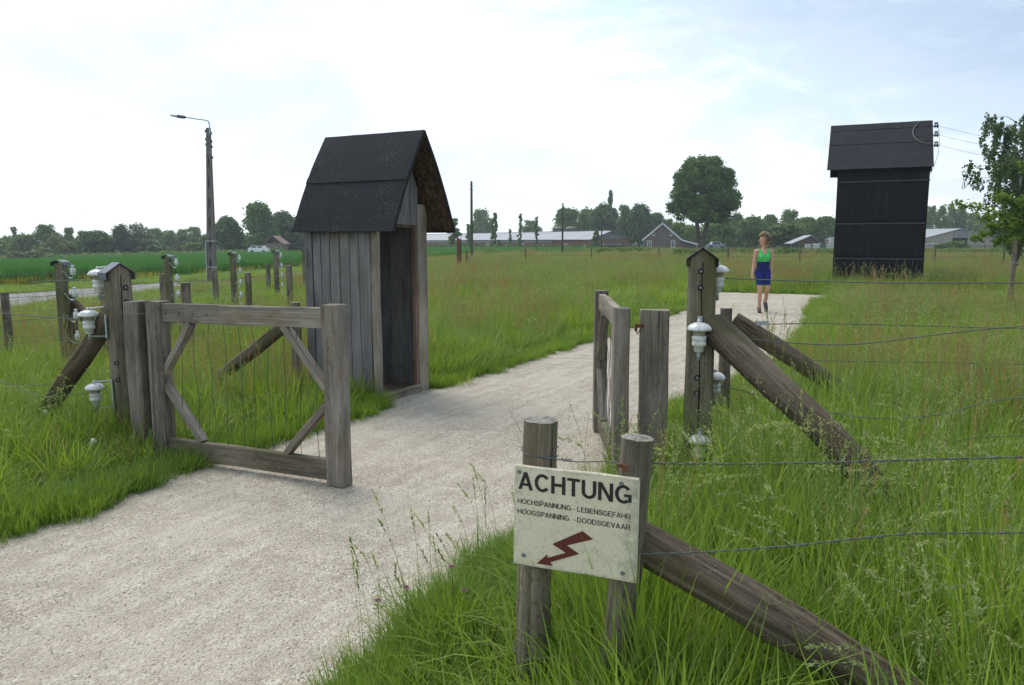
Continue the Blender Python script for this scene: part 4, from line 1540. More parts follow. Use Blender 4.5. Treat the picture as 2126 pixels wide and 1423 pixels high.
TREES = [
    (-120.9, 185, 5.02, 3.47, 'bush', 'dark low tree at the far left edge behind the crop'),
    (-121.6, 190, 7.85, 1.54, 'thin', 'wispy tall tree near the far left edge'),
    (-113.3, 180, 5.46, 2.81, 'round', 'dark spreading tree just right of the wispy tall tree'),
    (-107.7, 180, 7.07, 2.81, 'airy', 'tall grey green tree above the olive shrubs at far left'),
    (-95.2, 150, 1.89, 2.91, 'bushlight', 'pale olive shrub at the foot of the far left trees'),
    (-91.7, 150, 2.07, 2.81, 'bushlight', 'pale olive shrub, second one along the crop edge at far left'),
    (-96.2, 165, 4.49, 2.99, 'bushlight', 'broad olive tree left of the darkest tree'),
    (-114.1, 200, 6.85, 1.62, 'airy', 'small crown rising behind the broad olive tree'),
    (-102.0, 185, 5.65, 2.31, 'airy', 'grey green tree between the olive tree and the darkest tree'),
    (-85.4, 160, 5.26, 3.3, 'dark', 'darkest rounded tree of the left treeline'),
    (-82.7, 165, 6.26, 2.89, 'willow', 'feathery grey green willow right of the darkest tree'),
    (-80.7, 168, 6.66, 2.83, 'willow', 'taller feathery willow, right one of the pair'),
    (-77.2, 165, 3.48, 2.27, 'willow', 'low willow at the right foot of the pair'),
    (-98.6, 215, 6.48, 2.42, 'airy', 'distant tree just right of the willows'),
    (-96.8, 220, 6.09, 2.75, 'airy', 'distant low crowned tree left of the street lamp, second from the willows'),
    (-92.1, 218, 6.34, 2.45, 'airy', 'distant tree left of the street lamp, third from the willows'),
    (-87.1, 215, 6.56, 2.69, 'airy', 'distant tree immediately left of the street lamp'),
    (-71.6, 158, 2.26, 2.37, 'dark', 'dark round shrub in front of the distant trees left of the street lamp'),
    (-68.1, 158, 1.97, 1.98, 'bushlight', 'pale shrub right of the dark round shrub'),
    (-66.4, 162, 2.6, 2.23, 'light', 'fresh green shrub just left of the street lamp foot'),
    (-68.6, 175, 4.34, 1.86, 'round', 'tree directly behind the street lamp pole'),
    (-60.4, 165, 7.48, 2.78, 'dark', 'dark tree immediately right of the street lamp'),
    (-60.2, 172, 4.3, 1.94, 'round', 'low tree between the dark tree and the tall dense tree'),
    (-53.6, 165, 10.31, 3.82, 'tallround', 'tall dense tree left of the sentry box roof'),
    (-52.2, 178, 8.71, 3.12, 'dark', 'dark tree touching the sentry box roof edge at left'),
    (-50.0, 182, 7.78, 3.19, 'round', 'tree mostly hidden behind the sentry box roof'),
    (-12.7, 170, 6.37, 2.02, 'conical', 'slender tree just right of the sentry box roof'),
    (-9.6, 172, 5.27, 1.07, 'thin', 'thin young tree beside the nearest telegraph pole'),
    (-11.6, 290, 12.57, 4.35, 'round', 'rounded tree behind the long barn near the telegraph pole'),
    (-3.6, 168, 7.44, 1.16, 'conical', 'narrow pointed tree in front of the long barn'),
    (-0.4, 165, 4.11, 0.72, 'thin', 'smallest sapling in front of the long barn'),
    (1.7, 160, 7.16, 0.95, 'thin', 'tallest sapling in front of the long barn'),
    (5.0, 158, 6.42, 0.79, 'thin', 'sapling in front of the long barn left of the two silos'),
    (6.8, 270, 8.03, 3.38, 'airy', 'low rounded tree behind the long barn left of the silos'),
    (16.6, 230, 10.58, 4.46, 'round', 'broad tree behind the two silos'),
    (21.4, 225, 10.25, 3.09, 'round', 'broad tree right of the silos behind the barn end'),
    (25.3, 215, 11.04, 3.9, 'dark', 'dark tree under the tall poplar'),
    (29.6, 235, 16.05, 1.1, 'poplar', 'tall narrow poplar rising above the other trees'),
    (30.2, 210, 10.05, 2.62, 'airy', 'tree between the poplar and the house trees'),
    (33.5, 205, 10.6, 3.33, 'dark', 'dark tree rising behind the left roof slope of the house'),
    (38.5, 210, 8.65, 2.89, 'round', 'tree directly behind the house ridge'),
    (17.2, 158, 3.91, 1.09, 'conical', 'pointed shrub at the right end of the long barn'),
    (37.8, 190, 6.35, 2.14, 'airy', 'pale airy tree right of the house ridge'),
    (34.3, 160, 5.21, 2.2, 'light', 'fresh green tree between the house and the big round tree'),
    (36.4, 158, 4.39, 1.68, 'light', 'fresh green shrub behind the big tree trunk'),
    (42.7, 160, 5.99, 3.3, 'light', 'fresh green tree right of the big tree trunk'),
    (53.3, 185, 7.58, 2.2, 'dark', 'dark tree behind the fresh green tree right of the big trunk'),
    (50.8, 165, 6.43, 2.99, 'round', 'rounded tree directly above the walking woman'),
    (61.3, 185, 7.36, 3.01, 'round', 'rounded tree right above the woman, farther back'),
    (71.3, 200, 8.55, 2.5, 'airy', 'airy topped tree rising above the dark shrub'),
    (52.7, 150, 4.8, 3.94, 'dark', 'wide dark shrub left of the farm shed'),
    (67.4, 178, 6.7, 2.78, 'light', 'fresh green tree above the farm shed roof'),
    (71.3, 178, 6.81, 3.0, 'round', 'tree left against the tower edge'),
    (76.6, 182, 6.71, 2.84, 'light', 'tree mostly hidden by the black tower'),
    (123.5, 230, 10.72, 1.87, 'airy', 'poplar like tree right of the tower, first of the row'),
    (127.6, 232, 10.66, 1.89, 'airy', 'poplar like tree right of the tower, second of the row'),
    (131.7, 234, 11.16, 2.05, 'airy', 'poplar like tree right of the tower, third of the row'),
    (135.9, 236, 10.96, 1.92, 'airy', 'poplar like tree right of the tower, fourth of the row'),
    (135.8, 230, 9.46, 2.16, 'round', 'lower tree right of the poplar row'),
    (130.5, 215, 7.9, 2.69, 'round', 'tree behind the right barn roof slope'),
    (128.2, 205, 6.73, 2.82, 'round', 'tree behind the right end of the right barn'),
    (132.6, 205, 6.23, 2.95, 'dark', 'tree at the right picture edge behind the birch'),
    (66.7, 118, 1.65, 2.43, 'bush', 'round green bush in front of the right barn door'),
]

# ------------------------------------------------------------------ foliage materials
M['leaf_mid'] = leaf_mat('leaf_mid_green', (0.083, 0.155, 0.034), (0.171, 0.270, 0.057), .28)
M['leaf_dark'] = leaf_mat('leaf_dark_green', (0.047, 0.102, 0.026), (0.101, 0.184, 0.042), .22)
M['leaf_light'] = leaf_mat('leaf_fresh_green', (0.083, 0.159, 0.032), (0.174, 0.271, 0.055), .32)
M['leaf_olive'] = leaf_mat('leaf_olive_green', (0.087, 0.133, 0.041), (0.167, 0.210, 0.074), .30)
M['leaf_grey'] = leaf_mat('leaf_grey_green', (0.072, 0.120, 0.057), (0.143, 0.197, 0.103), .30)
M['leaf_birch'] = leaf_mat('leaf_birch', (0.053, 0.105, 0.032), (0.120, 0.194, 0.061), .35)
M['leaf_young'] = leaf_mat('leaf_young_oak', (0.076, 0.152, 0.026), (0.171, 0.273, 0.055), .42)
M['bark'] = wood_mat('bark', (.03, .025, .02), (.09, .078, .062), (.16, .145, .12), green=(.08, .09, .04))
M['bark_birch'] = wood_mat('birch_bark', (.08, .075, .07), (.35, .33, .30), (.55, .53, .5))


def leaf_quads(rng, P, Nn, size, aspect=1.7, vv=None, droop=0.0):
    """leaf-shaped rhombs at P facing Nn"""
    n = len(P)
    Nn = Nn / (np.linalg.norm(Nn, axis=1, keepdims=True) + 1e-9)
    R = rng.normal(size=(n, 3))
    R[:, 2] -= droop
    U = R - Nn * np.sum(R * Nn, 1, keepdims=True)
    U /= np.linalg.norm(U, axis=1, keepdims=True) + 1e-9
    Vv = np.cross(Nn, U)
    s = (size * rng.uniform(.6, 1.25, n))[:, None]
    a = P + U * s * aspect / 2
    b = P + Vv * s / 2 + Nn * s * .12
    c = P - U * s * aspect / 2
    d = P - Vv * s / 2 + Nn * s * .12
    V = np.stack([a, b, c, d], 1).reshape(-1, 3)
    Q = np.arange(4 * n).reshape(-1, 4)
    v = np.repeat(vv if vv is not None else rng.random(n), 4)
    return V, Q, v


def crown_blobs(kind, rng):
    """blobs (x, y, z, r) with horizontal radius about 1; returns blobs and aspect"""
    B = []
    if kind in ('round', 'dark', 'light', 'tallround', 'big'):
        A = {'tallround': 2.5, 'big': 1.85}.get(kind, 1.9)
        n = {'big': 150, 'tallround': 60}.get(kind, 34)
        for i in range(n):
            z = rng.uniform(.04, .97)
            q = .36 if kind == 'big' else .42
            R_ = math.sqrt(max(.02, 1 - ((z - q) / (1.02 - q)) ** 2)) if z > q else 1 - .40 * ((q - z) / q) ** 2
            a = rng.uniform(0, 2 * math.pi)
            r = rng.uniform(.24, .40) * (.52 if kind == 'big' else 1)
            u = math.sqrt(rng.uniform(.12, 1)) * max(.05, R_ - r * .75)
            B.append((math.cos(a) * u, math.sin(a) * u, min(max(z * A, r * .7), A - r * .8), r))
    elif kind in ('airy', 'willow', 'grey'):
        A = 2.4
        for i in range(40):
            z = rng.uniform(.02, 1) ** .9 * A
            w_ = math.sqrt(max(0, 1 - ((z / A - .38) / .66) ** 2)) * .85
            a = rng.uniform(0, 2 * math.pi)
            u = math.sqrt(rng.random())
            B.append((math.cos(a) * w_ * u, math.sin(a) * w_ * u, z, rng.uniform(.20, .36)))
    elif kind in ('bush', 'bushlight'):
        A = 1.1
        for i in range(20):
            a = rng.uniform(0, 2 * math.pi)
            u = math.sqrt(rng.random()) * .8
            z = rng.uniform(.1, 1) * A * math.sqrt(max(.05, 1 - u * u)) * .85
            B.append((math.cos(a) * u, math.sin(a) * u, z, rng.uniform(.24, .40)))
    elif kind == 'poplar':
        A = 8
        for i in range(34):
            z = rng.uniform(.02, 1) * A
            w_ = .75 * math.sin(math.pi * min(1, (z / A) ** .8 * .9 + .1)) + .12
            a = rng.uniform(0, 2 * math.pi)
            u = rng.random() * .7
            B.append((math.cos(a) * w_ * u, math.sin(a) * w_ * u, z, rng.uniform(.3, .5)))
    elif kind in ('conical', 'thin'):
        A = 5 if kind == 'conical' else 7
        n = 34 if kind == 'conical' else 44
        for i in range(n):
            z = (i + rng.random()) / n * A
            w_ = (1 - z / A) ** .7 * .75 + .12
            if kind == 'thin':
                w_ = .62 * (.5 + .5 * abs(math.sin(i * 1.3))) * (1 - .55 * z / A)
            a = rng.uniform(0, 2 * math.pi)
            u = rng.uniform(.2, 1)
            B.append((math.cos(a) * w_ * u, math.sin(a) * w_ * u, z, rng.uniform(.14, .32) * (1 if kind == 'conical' else .85)))
    return np.array(B), A


def crown_mesh(kind, seed, n, leaf, mat):
    rng = np.random.default_rng(seed)
    B, A = crown_blobs(kind, rng)
    w_ = B[:, 3] ** 2
    k = rng.choice(len(B), n, p=w_ / w_.sum())
    d = rng.normal(size=(n, 3))
    d[:, 2] += .25
    d /= np.linalg.norm(d, axis=1, keepdims=True)
    u = 1 - .45 * rng.random(n) ** 1.6
    stray = rng.random(n) < .10
    u[stray] = rng.uniform(1, 1.35, stray.sum())
    P = B[k, :3] + d * (B[k, 3] * u)[:, None]
    if kind == 'willow':
        P[:, 2] -= (rng.random(n) ** 2) * .35
    P[:, 2] = np.maximum(P[:, 2], rng.uniform(0, .15, n))
    bt = rng.random(len(B))
    vv = np.clip(.55 * bt[k] + .45 * rng.random(n), 0, 1)
    V, Q, v = leaf_quads(rng, P, d + rng.normal(size=(n, 3)) * .75, leaf, 1.6, vv, 1.2 if kind == 'willow' else 0)
    V[:, 2] /= A
    return fast_mesh('crown', V, Q, mat, v)


def trunk_mesh(seed, mat, limbs=6, fork=.35, r=.05):
    """unit height; limbs reach into the crown (horizontal radius about .3 of the height)"""
    rg = random.Random(seed)
    mb = MB()
    mb.tube([(0, 0, -.03), (.004, 0, .12), (-.006, .004, .35), (.004, 0, .6), (0, .005, .85)], [r * 1.35, r, r * .8, r * .5, r * .12], 8)
    for i in range(limbs):
        z = fork + (.75 - fork) * i / max(1, limbs - 1)
        a = i * 2.4 + rg.random()
        q = rg.uniform(.18, .30) * (1.1 - z * .6)
        mb.tube([(0, 0, z - .04), (math.cos(a) * q * .5, math.sin(a) * q * .5, z + .07), (math.cos(a) * q, math.sin(a) * q, z + .17)], [r * .5, r * .33, r * .1], 5)
    return mb.mesh('trunk', mat)


_mk = {'round': 'leaf_mid', 'dark': 'leaf_dark', 'light': 'leaf_light', 'tallround': 'leaf_mid', 'airy': 'leaf_mid', 'willow': 'leaf_grey', 'bush': 'leaf_mid', 'bushlight': 'leaf_olive',
       'poplar': 'leaf_dark', 'conical': 'leaf_mid', 'thin': 'leaf_mid'}
_cr = {}
for k in _mk:
    nv = 1 if k in ('poplar', 'tallround') else 3
    cnt = {'tallround': 7000, 'thin': 1500, 'conical': 2800, 'poplar': 2600}.get(k, 5200)
    lf = {'tallround': .10, 'thin': .20, 'conical': .20, 'poplar': .30, 'willow': .085, 'airy': .10}.get(k, .115)
    _cr[k] = [crown_mesh(k, 900 + 17 * i + len(k), cnt, lf, M[_mk[k]]) for i in range(nv)]
_tr = [trunk_mesh(40 + i, M['bark']) for i in range(3)]
_kindname = {'bush': 'bush', 'bushlight': 'bush', 'thin': 'young_tree', 'poplar': 'poplar_tree', 'willow': 'willow_tree'}
_rg = random.Random(5)
for i, (x, y, h, r, k, lb) in enumerate(TREES):
    b = gz(x, y)
    shrub = 'bush' in k or 'shrub' in lb
    t = thing(_kindname.get(k, 'shrub' if shrub else 'tree'), lb, 'bush' if shrub else 'tree', (x, y, b), _rg.uniform(0, 6.28), 'trees and bushes along the far edge of the fields')
    z0 = {'round': .02, 'dark': .02, 'light': .01, 'tallround': .05, 'airy': .01, 'willow': .0, 'bush': -.05, 'bushlight': -.05, 'poplar': .05, 'conical': .04, 'thin': .10}[k] * h
    me = _cr[k][i % len(_cr[k])]
    rr = r * (1.22 if k not in ('thin', 'conical', 'poplar', 'tallround') else 1.08)
    add('crown', me, WM[t.name] @ Matrix.Translation((0, 0, z0)) @ Matrix.Diagonal((rr, rr, (h - z0) * 1.03, 1)), t)
    tk = min(h, r * 3)
    add('trunk', _tr[i % 3], WM[t.name] @ Matrix.Diagonal((tk * .7, tk * .7, h * .9, 1)), t)

# the big solitary round tree
t = thing('tree', 'big solitary round crowned tree with forked trunk in the meadow', 'tree', (30.4, 125, 0), .4)
add('crown', crown_mesh('big', 78, 32000, .056, M['leaf_dark2'] if 'leaf_dark2' in M else leaf_mat('leaf_big_tree', (0.041, 0.100, 0.018), (0.095, 0.190, 0.031), .28)),
    WM[t.name] @ Matrix.Translation((0, 0, 4.5)) @ Matrix.Diagonal((6.1, 6.1, 10.3, 1)), t)
mb = MB()
mb.tube([(0, 0, -.3), (.05, 0, 1.0), (-.12, 0, 2.0)], [.62, .52, .56], 10)
mb.tube([(-.25, 0, 1.6), (-.55, .1, 3.2), (-.9, .2, 5.2), (-1.2, .3, 8)], [.40, .36, .28, .10], 8)
mb.tube([(.22, 0, 1.6), (.75, -.1, 3.4), (1.15, -.2, 5.4), (1.5, -.2, 9)], [.36, .32, .26, .08], 8)
for a, z in ((.3, 5), (1.5, 6), (2.7, 5.2), (3.6, 4.8), (4.8, 6.4), (5.6, 5)):
    mb.tube([(math.cos(a) * .9, math.sin(a) * .5, z - .6), (math.cos(a) * 2.4, math.sin(a) * 2.2, z + 1), (math.cos(a) * 4.2, math.sin(a) * 4, z + 2.2)], [.18, .12, .04], 6)
mb.build('trunk', M['bark'], t, None, True)

# ------------------------------------------------------------------ birch at the right edge
BX, BY = 24.6, 38.0
t = thing('birch_tree', 'tall birch with hanging foliage at the right edge of the photo', 'tree', (BX, BY, 0))
rng = np.random.default_rng(31)
mb = MB()
mb.tube([(0, 0, -.2), (.05, 0, 1.5), (-.05, .1, 3.5), (.1, 0, 5.6), (.15, 0, 7.6)], [.13, .11, .085, .05, .01], 8)
PP, DD, VVv = [], [], []
for i in range(54):
    z = 1.6 + 6.0 * (i / 53) ** .9
    a = rng.uniform(0, 2 * math.pi)
    reach = (2.35 * math.sin(math.pi * min(.97, .18 + .80 * (1 - (z - 1.6) / 6.9)))) * rng.uniform(.55, 1.1)
    e = np.array([math.cos(a) * reach, math.sin(a) * reach, z + .45])
    mid = np.array([math.cos(a) * reach * .5, math.sin(a) * reach * .5, z + .35])
    mb.tube([(0, 0, z - .25), tuple(mid), tuple(e)], [.028, .016, .005], 4)
    hue = rng.random()
    for j in range(17):
        f = rng.uniform(.18, 1.08)
        s0 = np.array([0, 0, z - .2]) * (1 - f) + e * f + rng.normal(size=3) * [.16, .16, .12]
        ln = rng.uniform(.35, 1.0) * (.65 + .5 * f)
        m = int(40 * ln)
        q = rng.random(m)
        pts = s0 + np.stack([rng.normal(size=m) * .045 + .12 * q * rng.normal(), rng.normal(size=m) * .045, -ln * q], 1)
        PP.append(pts)
        VVv.append(np.clip(.5 * hue + .5 * rng.random(m), 0, 1))
mb.build('trunk', M['bark_birch'], t, None, True)
PP = np.concatenate(PP)
V, Q, v = leaf_quads(rng, PP, rng.normal(size=PP.shape), .098, 1.5, np.concatenate(VVv), 1.0)
add('crown', fast_mesh('crown', V, Q, M['leaf_birch'], v), None, t)

# ------------------------------------------------------------------ young tree tied to a stake
t = thing('young_tree', 'young fresh green tree with a long left branch tied to a stake', 'tree', (10.70, 16.5, 0))
mb = MB()
stem = spline([(.02, 0, -.1), (-.02, 0, .5), (.0, 0, .95), (.10, .02, 1.35), (.19, .02, 1.75), (.27, .0, 2.2), (.33, .03, 2.75), (.36, 0, 3.1)], 4)
mb.tube(stem, [.040 - .032 * i / (len(stem) - 1) for i in range(len(stem))], 8)
br = []
br.append(spline([(.24, .02, 2.0), (-.1, -.05, 2.15), (-.5, -.12, 2.16), (-.95, -.1, 2.30), (-1.42, -.05, 2.38)], 8))
rg = random.Random(8)
for i in range(20):
    z = 1.55 + 1.4 * i / 19
    a = rg.uniform(0, 6.28)
    ln = rg.uniform(.45, .9) * (1.15 - .25 * (z - 1.5))
    x0 = .14 + .16 * (z - 1.5)
    br.append(spline([(x0, .02, z), (x0 + math.cos(a) * ln * .5, math.sin(a) * ln * .5, z + .10), (x0 + math.cos(a) * ln, math.sin(a) * ln, z + rg.uniform(.0, .3))], 6))
br += [spline([(.05, 0, 2.1), (-.3, .1, 1.9), (-.62, .15, 1.72), (-.8, .1, 1.66)], 6), spline([(.1, 0, 2.15), (-.25, -.1, 2.4), (-.55, -.1, 2.55)], 6), spline([(.22, 0, 1.9), (-.1, .1, 1.72), (-.35, .1, 1.55)], 6)]
rng = np.random.default_rng(12)
PP = []
for k, b in enumerate(br):
    mb.tube(b, [.012 - .009 * i / (len(b) - 1) for i in range(len(b))], 5)
    B_ = np.array([tuple(p) for p in b])
    m = 300 if k == 0 else 170
    f = rng.beta(1.6, 1.0, m) * (len(B_) - 1)
    i0 = np.minimum(f.astype(int), len(B_) - 2)
    p = B_[i0] + (B_[i0 + 1] - B_[i0]) * (f - i0)[:, None] + rng.normal(size=(m, 3)) * [.065, .065, .05]
    PP.append(p)
mb.build('trunk', M['bark'], t, None, True)
PP = np.concatenate(PP)
nn = rng.normal(size=PP.shape)
nn[:, 2] = np.abs(nn[:, 2]) + .5
V, Q, v = leaf_quads(rng, PP, nn, .062, 1.5, None, .3)
add('crown', fast_mesh('crown', V, Q, M['leaf_young'], v), None, t)
tie = log('tree_stake', (10.635, 16.45, -.3), (10.66, 16.45, 1.62), .052, .050, RNDM, None, (1, 0, 0), 91, n=16, segs=8)
tag(tie, 'wooden stake supporting the young tree at right', 'stake')
MB().tube(spline([(10.60, 16.40, 1.16), (10.72, 16.43, 1.13), (10.80, 16.5, 1.10), (10.76, 16.55, 1.12), (10.62, 16.5, 1.17)], 4), .014, 6).build('tie_strap', M['pale_plastic'] if 'pale_plastic' in M else plain_mat('grey_strap', (.28, .30, .31), .6), tie, Matrix())

# ------------------------------------------------------------------ concrete street lamp
M['concrete'] = plain_mat('weathered_concrete', (.165, .150, .135), .9, .35, 6, bumps=.5, bscale=25)
t = thing('street_lamp', 'tall weathered concrete street lamp pole beside the road', 'street lamp', (-11.66, 30, 0))
p0, p1 = Vector((-11.66, 30, -.3)), Vector((-11.50, 30, 5.87))
mb = MB()
Mx, Ln = frame(p0, p1, (1, 0, 0))
sec0 = [(-1, -1), (-.35, -1), (-.3, -.72), (.3, -.72), (.35, -1), (1, -1), (1, 1), (-1, 1)]
vs, fs = [], []
S = 24
for i in range(S + 1):
    f = i / S
    a = .17 - .095 * f
    slot = (i % 3 == 1) and 3 < i < 20
    for x, y in sec0:
        yy = y * .75
        if y == -.72:
            yy = (.1 if slot else -.62)
        vs.append((x * a, yy * a, f * Ln))
n = len(sec0)
for i in range(S):
    for j in range(n):
        fs.append((i * n + j, i * n + (j + 1) % n, (i + 1) * n + (j + 1) % n, (i + 1) * n + j))
fs.append(tuple(S * n + j for j in range(n)))
mb.add(vs, fs).build('pole', M['concrete'], t, Mx)
MB().tube(spline([(-11.44, 29.95, 5.6), (-11.44, 29.95, 6.0), (-11.52, 29.95, 6.13), (-11.8, 29.95, 6.18), (-12.35, 29.95, 6.26)], 5), .026, 8).build('arm', M['galv'], t, Matrix(), True)
M['lens'] = plain_mat('lamp_lens', (.55, .56, .53), .25, .1)
Mh = frame((-12.32, 29.95, 6.25), (-12.9, 29.95, 6.34), (0, 1, 0))[0]
MB().lathe([(.001, -.02), (.05, .0), (.075, .06), (.085, .25), (.08, .30), (.001, .31)], 12).build('lamp_housing', M['zinc'], t, Mh @ Matrix.Diagonal((1, .8, 1, 1)), True)
MB().lathe([(.075, .29), (.072, .40), (.05, .56), (.02, .60), (.001, .605)], 12).build('lamp_shade', M['lens'], t, Mh @ Matrix.Diagonal((1, .8, 1, 1)), True)
for z in (5.75, 5.45, 5.25, 4.85):
    for s in (-1, 1):
        MB().lathe([(.001, -.05), (.03, -.045), (.035, 0), (.02, .02), (.03, .045), (.001, .05)], 8).build('pole_insulator', M['wire_dark'], t, Matrix.Translation((-11.5 + s * .11, 29.97, z - (.08 if s > 0 else 0))), True)
for z in (1.62, .62):
    MB().box((0, 0, 0), (.36 - z * .02, .29, .03)).build('steel_band', M['galv'], t, Matrix.Translation((-11.645 + z * .025, 30, z)))
MB().tube([(-11.80, 29.86, 0), (-11.77, 29.86, 1.62)], .02, 6).build('cable_duct', M['galv'], t, Matrix())

# ------------------------------------------------------------------ telegraph poles, stakes, rusty posts
M['creosote'] = wood_mat('creosoted_pole', (.05, .045, .03), (.10, .09, .055), (.15, .13, .085))


def tele_pole(label, x, y, h, r, arms=2):
    t = thing('telegraph_pole', label, 'pole', (x, y, gz(x, y)), 0, 'wooden telegraph poles in the fields')
    B = WM[t.name]
    MB().tube([(0, 0, -.3), (0, 0, h * .5), (.01, 0, h)], [r, r * .85, r * .65], 10).build('pole', M['creosote'], t)
    for k in range(arms):
        for s in (-1, 1):
            MB().tube([(0, 0, h - .25 - .28 * k - (.1 if s > 0 else 0)), (s * .13, 0, h - .27 - .28 * k - (.1 if s > 0 else 0)), (s * .14, 0, h - .17 - .28 * k - (.1 if s > 0 else 0))], .012, 5).build('insulator_hook', M['wire_dark'], t)
    return t


tele_pole('nearest telegraph pole right of the sentry box roof', -2.85, 55, 5.8, .115)
tele_pole('telegraph pole in front of the two silos', 4.87, 75, 5.3, .105)
tele_pole('distant pole left of the brick house, first one right of the barn', 12.9, 112, 4.8, .12, 1)
tele_pole('distant pole left of the brick house, second one right of the barn', 17.2, 120, 4.7, .12, 1)
tele_pole('distant pole carrying a small lamp beside the house roof', 20.4, 125, 3.7, .11, 1)
for i, (z0, z1) in enumerate(((5.45, 5.0), (5.15, 4.72))):
    wire(('upper', 'lower')[i] + ' telegraph wire strung between the two nearer poles', [(-2.72, 55, z0), (1.0, 65, (z0 + z1) / 2 - .25), (4.75, 75, z1)], .004, 'wire', group='telegraph wires', name='telegraph_wire')
M['stake'] = wood_mat('stake_wood', (.07, .05, .035), (.16, .12, .085), (.24, .19, .14))
for x, y, h, lb in [(-2.36, 40, 1.16, 'thin wooden stake beside the rusty steel post'), (.83, 48, 1.2, 'wooden meadow stake in front of the long barn middle'), (5.1, 50, 1.25, 'wooden meadow stake in front of the barn end'),
                    (9.45, 50, 1.3, 'wooden meadow stake in front of the brick house'), (11.7, 42, 1.4, 'wooden meadow stake between big tree and the woman'), (15.6, 42, 1.43, 'wooden meadow stake between the woman and the tower'),
                    (22.9, 42, 1.43, 'wooden meadow stake just right of the tower'), (26.0, 41, 1.48, 'wooden meadow stake left of the young tree')]:
    o = log('wooden_stake', (x, y, -.2), (x + .01, y, h), .046, .044, [M['stake'], M['stake']], None, (1, 0, 0), int(x * 10) + 99, n=9, segs=3, cracks=0, knots=0)
    tag(o, lb, 'stake', 'wooden stakes across the meadow')
o = beam('stake_brace', (-2.33, 39.95, .95), (-1.92, 39.9, .30), .06, .05, M['pale'], None, None, 5, segs=2)
tag(o, 'short pale strut leaning on the thin stake by the rusty post', 'strut')
for i, z in enumerate((1.05, .75)):
    wire(('upper', 'lower')[i] + ' thin meadow wire strung along the wooden stakes', [(-2.36, 40, z), (.83, 48, z), (5.1, 50, z), (9.45, 50, z + .05), (11.7, 42, z + .05), (15.6, 42, z + .05), (22.9, 42, z + .05), (26, 41, z + .1), (31, 40, z + .1)], .006, 'wire_dark', n=4)
t = thing('rusty_post', 'rusty steel marker of two upright plates right of the sentry box', 'post', (-2.52, 37, 0))
beam('steel_plate', (-2.56, 37, -.1), (-2.57, 37, 1.76), .135, .03, M['rust'], t, (1, 0, 0), 7, segs=3, bev=.003)
beam('steel_plate', (-2.45, 37.05, -.1), (-2.455, 37.05, 1.74), .06, .12, plain_mat('dark_rust', (.05, .022, .014), .85, .3), t, (1, 0, 0), 8, segs=3, bev=.003)

# ------------------------------------------------------------------ long barn, silos
def brick_mat(name, c1, c2, mortar, sc):
    b = NB(name)
    n = b.n('ShaderNodeTexBrick')
    mp = b.n('ShaderNodeMapping')
    mp.inputs['Rotation'].default_value = (math.pi / 2, 0, 0)
    b.nt.links.new(b.tc.outputs['Object'], mp.inputs[0])
    b.nt.links.new(mp.outputs[0], n.inputs['Vector'])
    n.inputs['Color1'].default_value = (*c1, 1)
    n.inputs['Color2'].default_value = (*c2, 1)
    n.inputs['Mortar'].default_value = (*mortar, 1)
    n.inputs['Scale'].default_value = sc
    n.inputs['Mortar Size'].default_value = .012
    col = b.mix(b.ramp(b.noise(b.objvec((1, 1, 1)), .6, 5, .65), [(.4, .4), (.62, 0.0)]), n.outputs['Color'], tuple(c * .55 for c in c1))
    return b.done(b.pbsdf(col, .9, spec=.2))


M['brick'] = brick_mat('red_brick_wall', (.25, .10, .070), (.18, .075, .056), (.24, .20, .17), 2.0)
M['brick_grey'] = brick_mat('grey_brown_brick', (.19, .150, .135), (.15, .118, .106), (.22, .20, .19), 2.2)
M['roof_tin'] = plain_mat('weathered_sheet_roof', (.31, .32, .335), .6, .12, 3)
M['tin_dark'] = plain_mat('grey_sheet', (.20, .205, .21), .7, .2, 4)
A_, B_ = Vector((16.3, 160, 0)), Vector((-38, 252, 0))
ang = math.atan2(B_.y - A_.y, B_.x - A_.x)
t = thing('long_barn', 'long low brick barn with pale sheet roof at the end of the field', 'barn', A_, ang)
Lb = (B_ - A_).length
# local: x along the wall away from the near end, +y is towards the viewer's left/front side -> wall at y=0, depth towards negative y
D2 = -10.0
EV, RD = 2.28, 3.95


def pbox(name, c, d, mat, par, Mx=None):
    return MB().box(c, d).build(name, mat, par, Mx)


MB().box((Lb / 2, D2 / 2, EV / 2 - .3), (Lb, -D2, EV + .6)).build('wall', M['brick'], t)
MB().add([(.02, .02, EV), (.02, D2 - .02, EV), (.02, D2 / 2, RD - .02), (.3, .02, EV), (.3, D2 - .02, EV), (.3, D2 / 2, RD - .02)], [(0, 1, 2), (3, 5, 4)]).build('gable', M['tin_dark'], t)
# corrugated roof sheets, each its own panel
ns = 22
for i in range(ns):
    x0, x1 = -.4 + (Lb + .8) * i / ns, -.4 + (Lb + .8) * (i + 1) / ns - .05
    dz = .02 * (i % 2)
    for s in (0, 1):
        ya, za = ((.5, EV - .17) if s == 0 else (D2 - .5, EV - .17))
        vs = [(x0, ya, za + dz), (x1, ya, za + dz), (x1, D2 / 2, RD + dz), (x0, D2 / 2, RD + dz)]
        vs += [(x, y, z - .06) for x, y, z in vs]
        MB().add(vs, [(0, 1, 2, 3), (7, 6, 5, 4), (0, 4, 5, 1), (1, 5, 6, 2), (2, 6, 7, 3), (3, 7, 4, 0)]).build('roof_sheet', M['roof_tin'], t)
    if s == 1 and i >= 3:
        pbox('eave_panel', ((x0 + x1) / 2, .12, EV - .62), (x1 - x0, .16, .55), M['tin_dark'], t)
pbox('ridge_cap', (Lb / 2, D2 / 2, RD + .05), (Lb + .8, .3, .08), M['tin_dark'], t)
for x in (9, 27, 44):
    pbox('door', (x, .06, .55), (1.7, .12, 1.5), plain_mat('pale_door', (.4, .36, .33), .7), t)
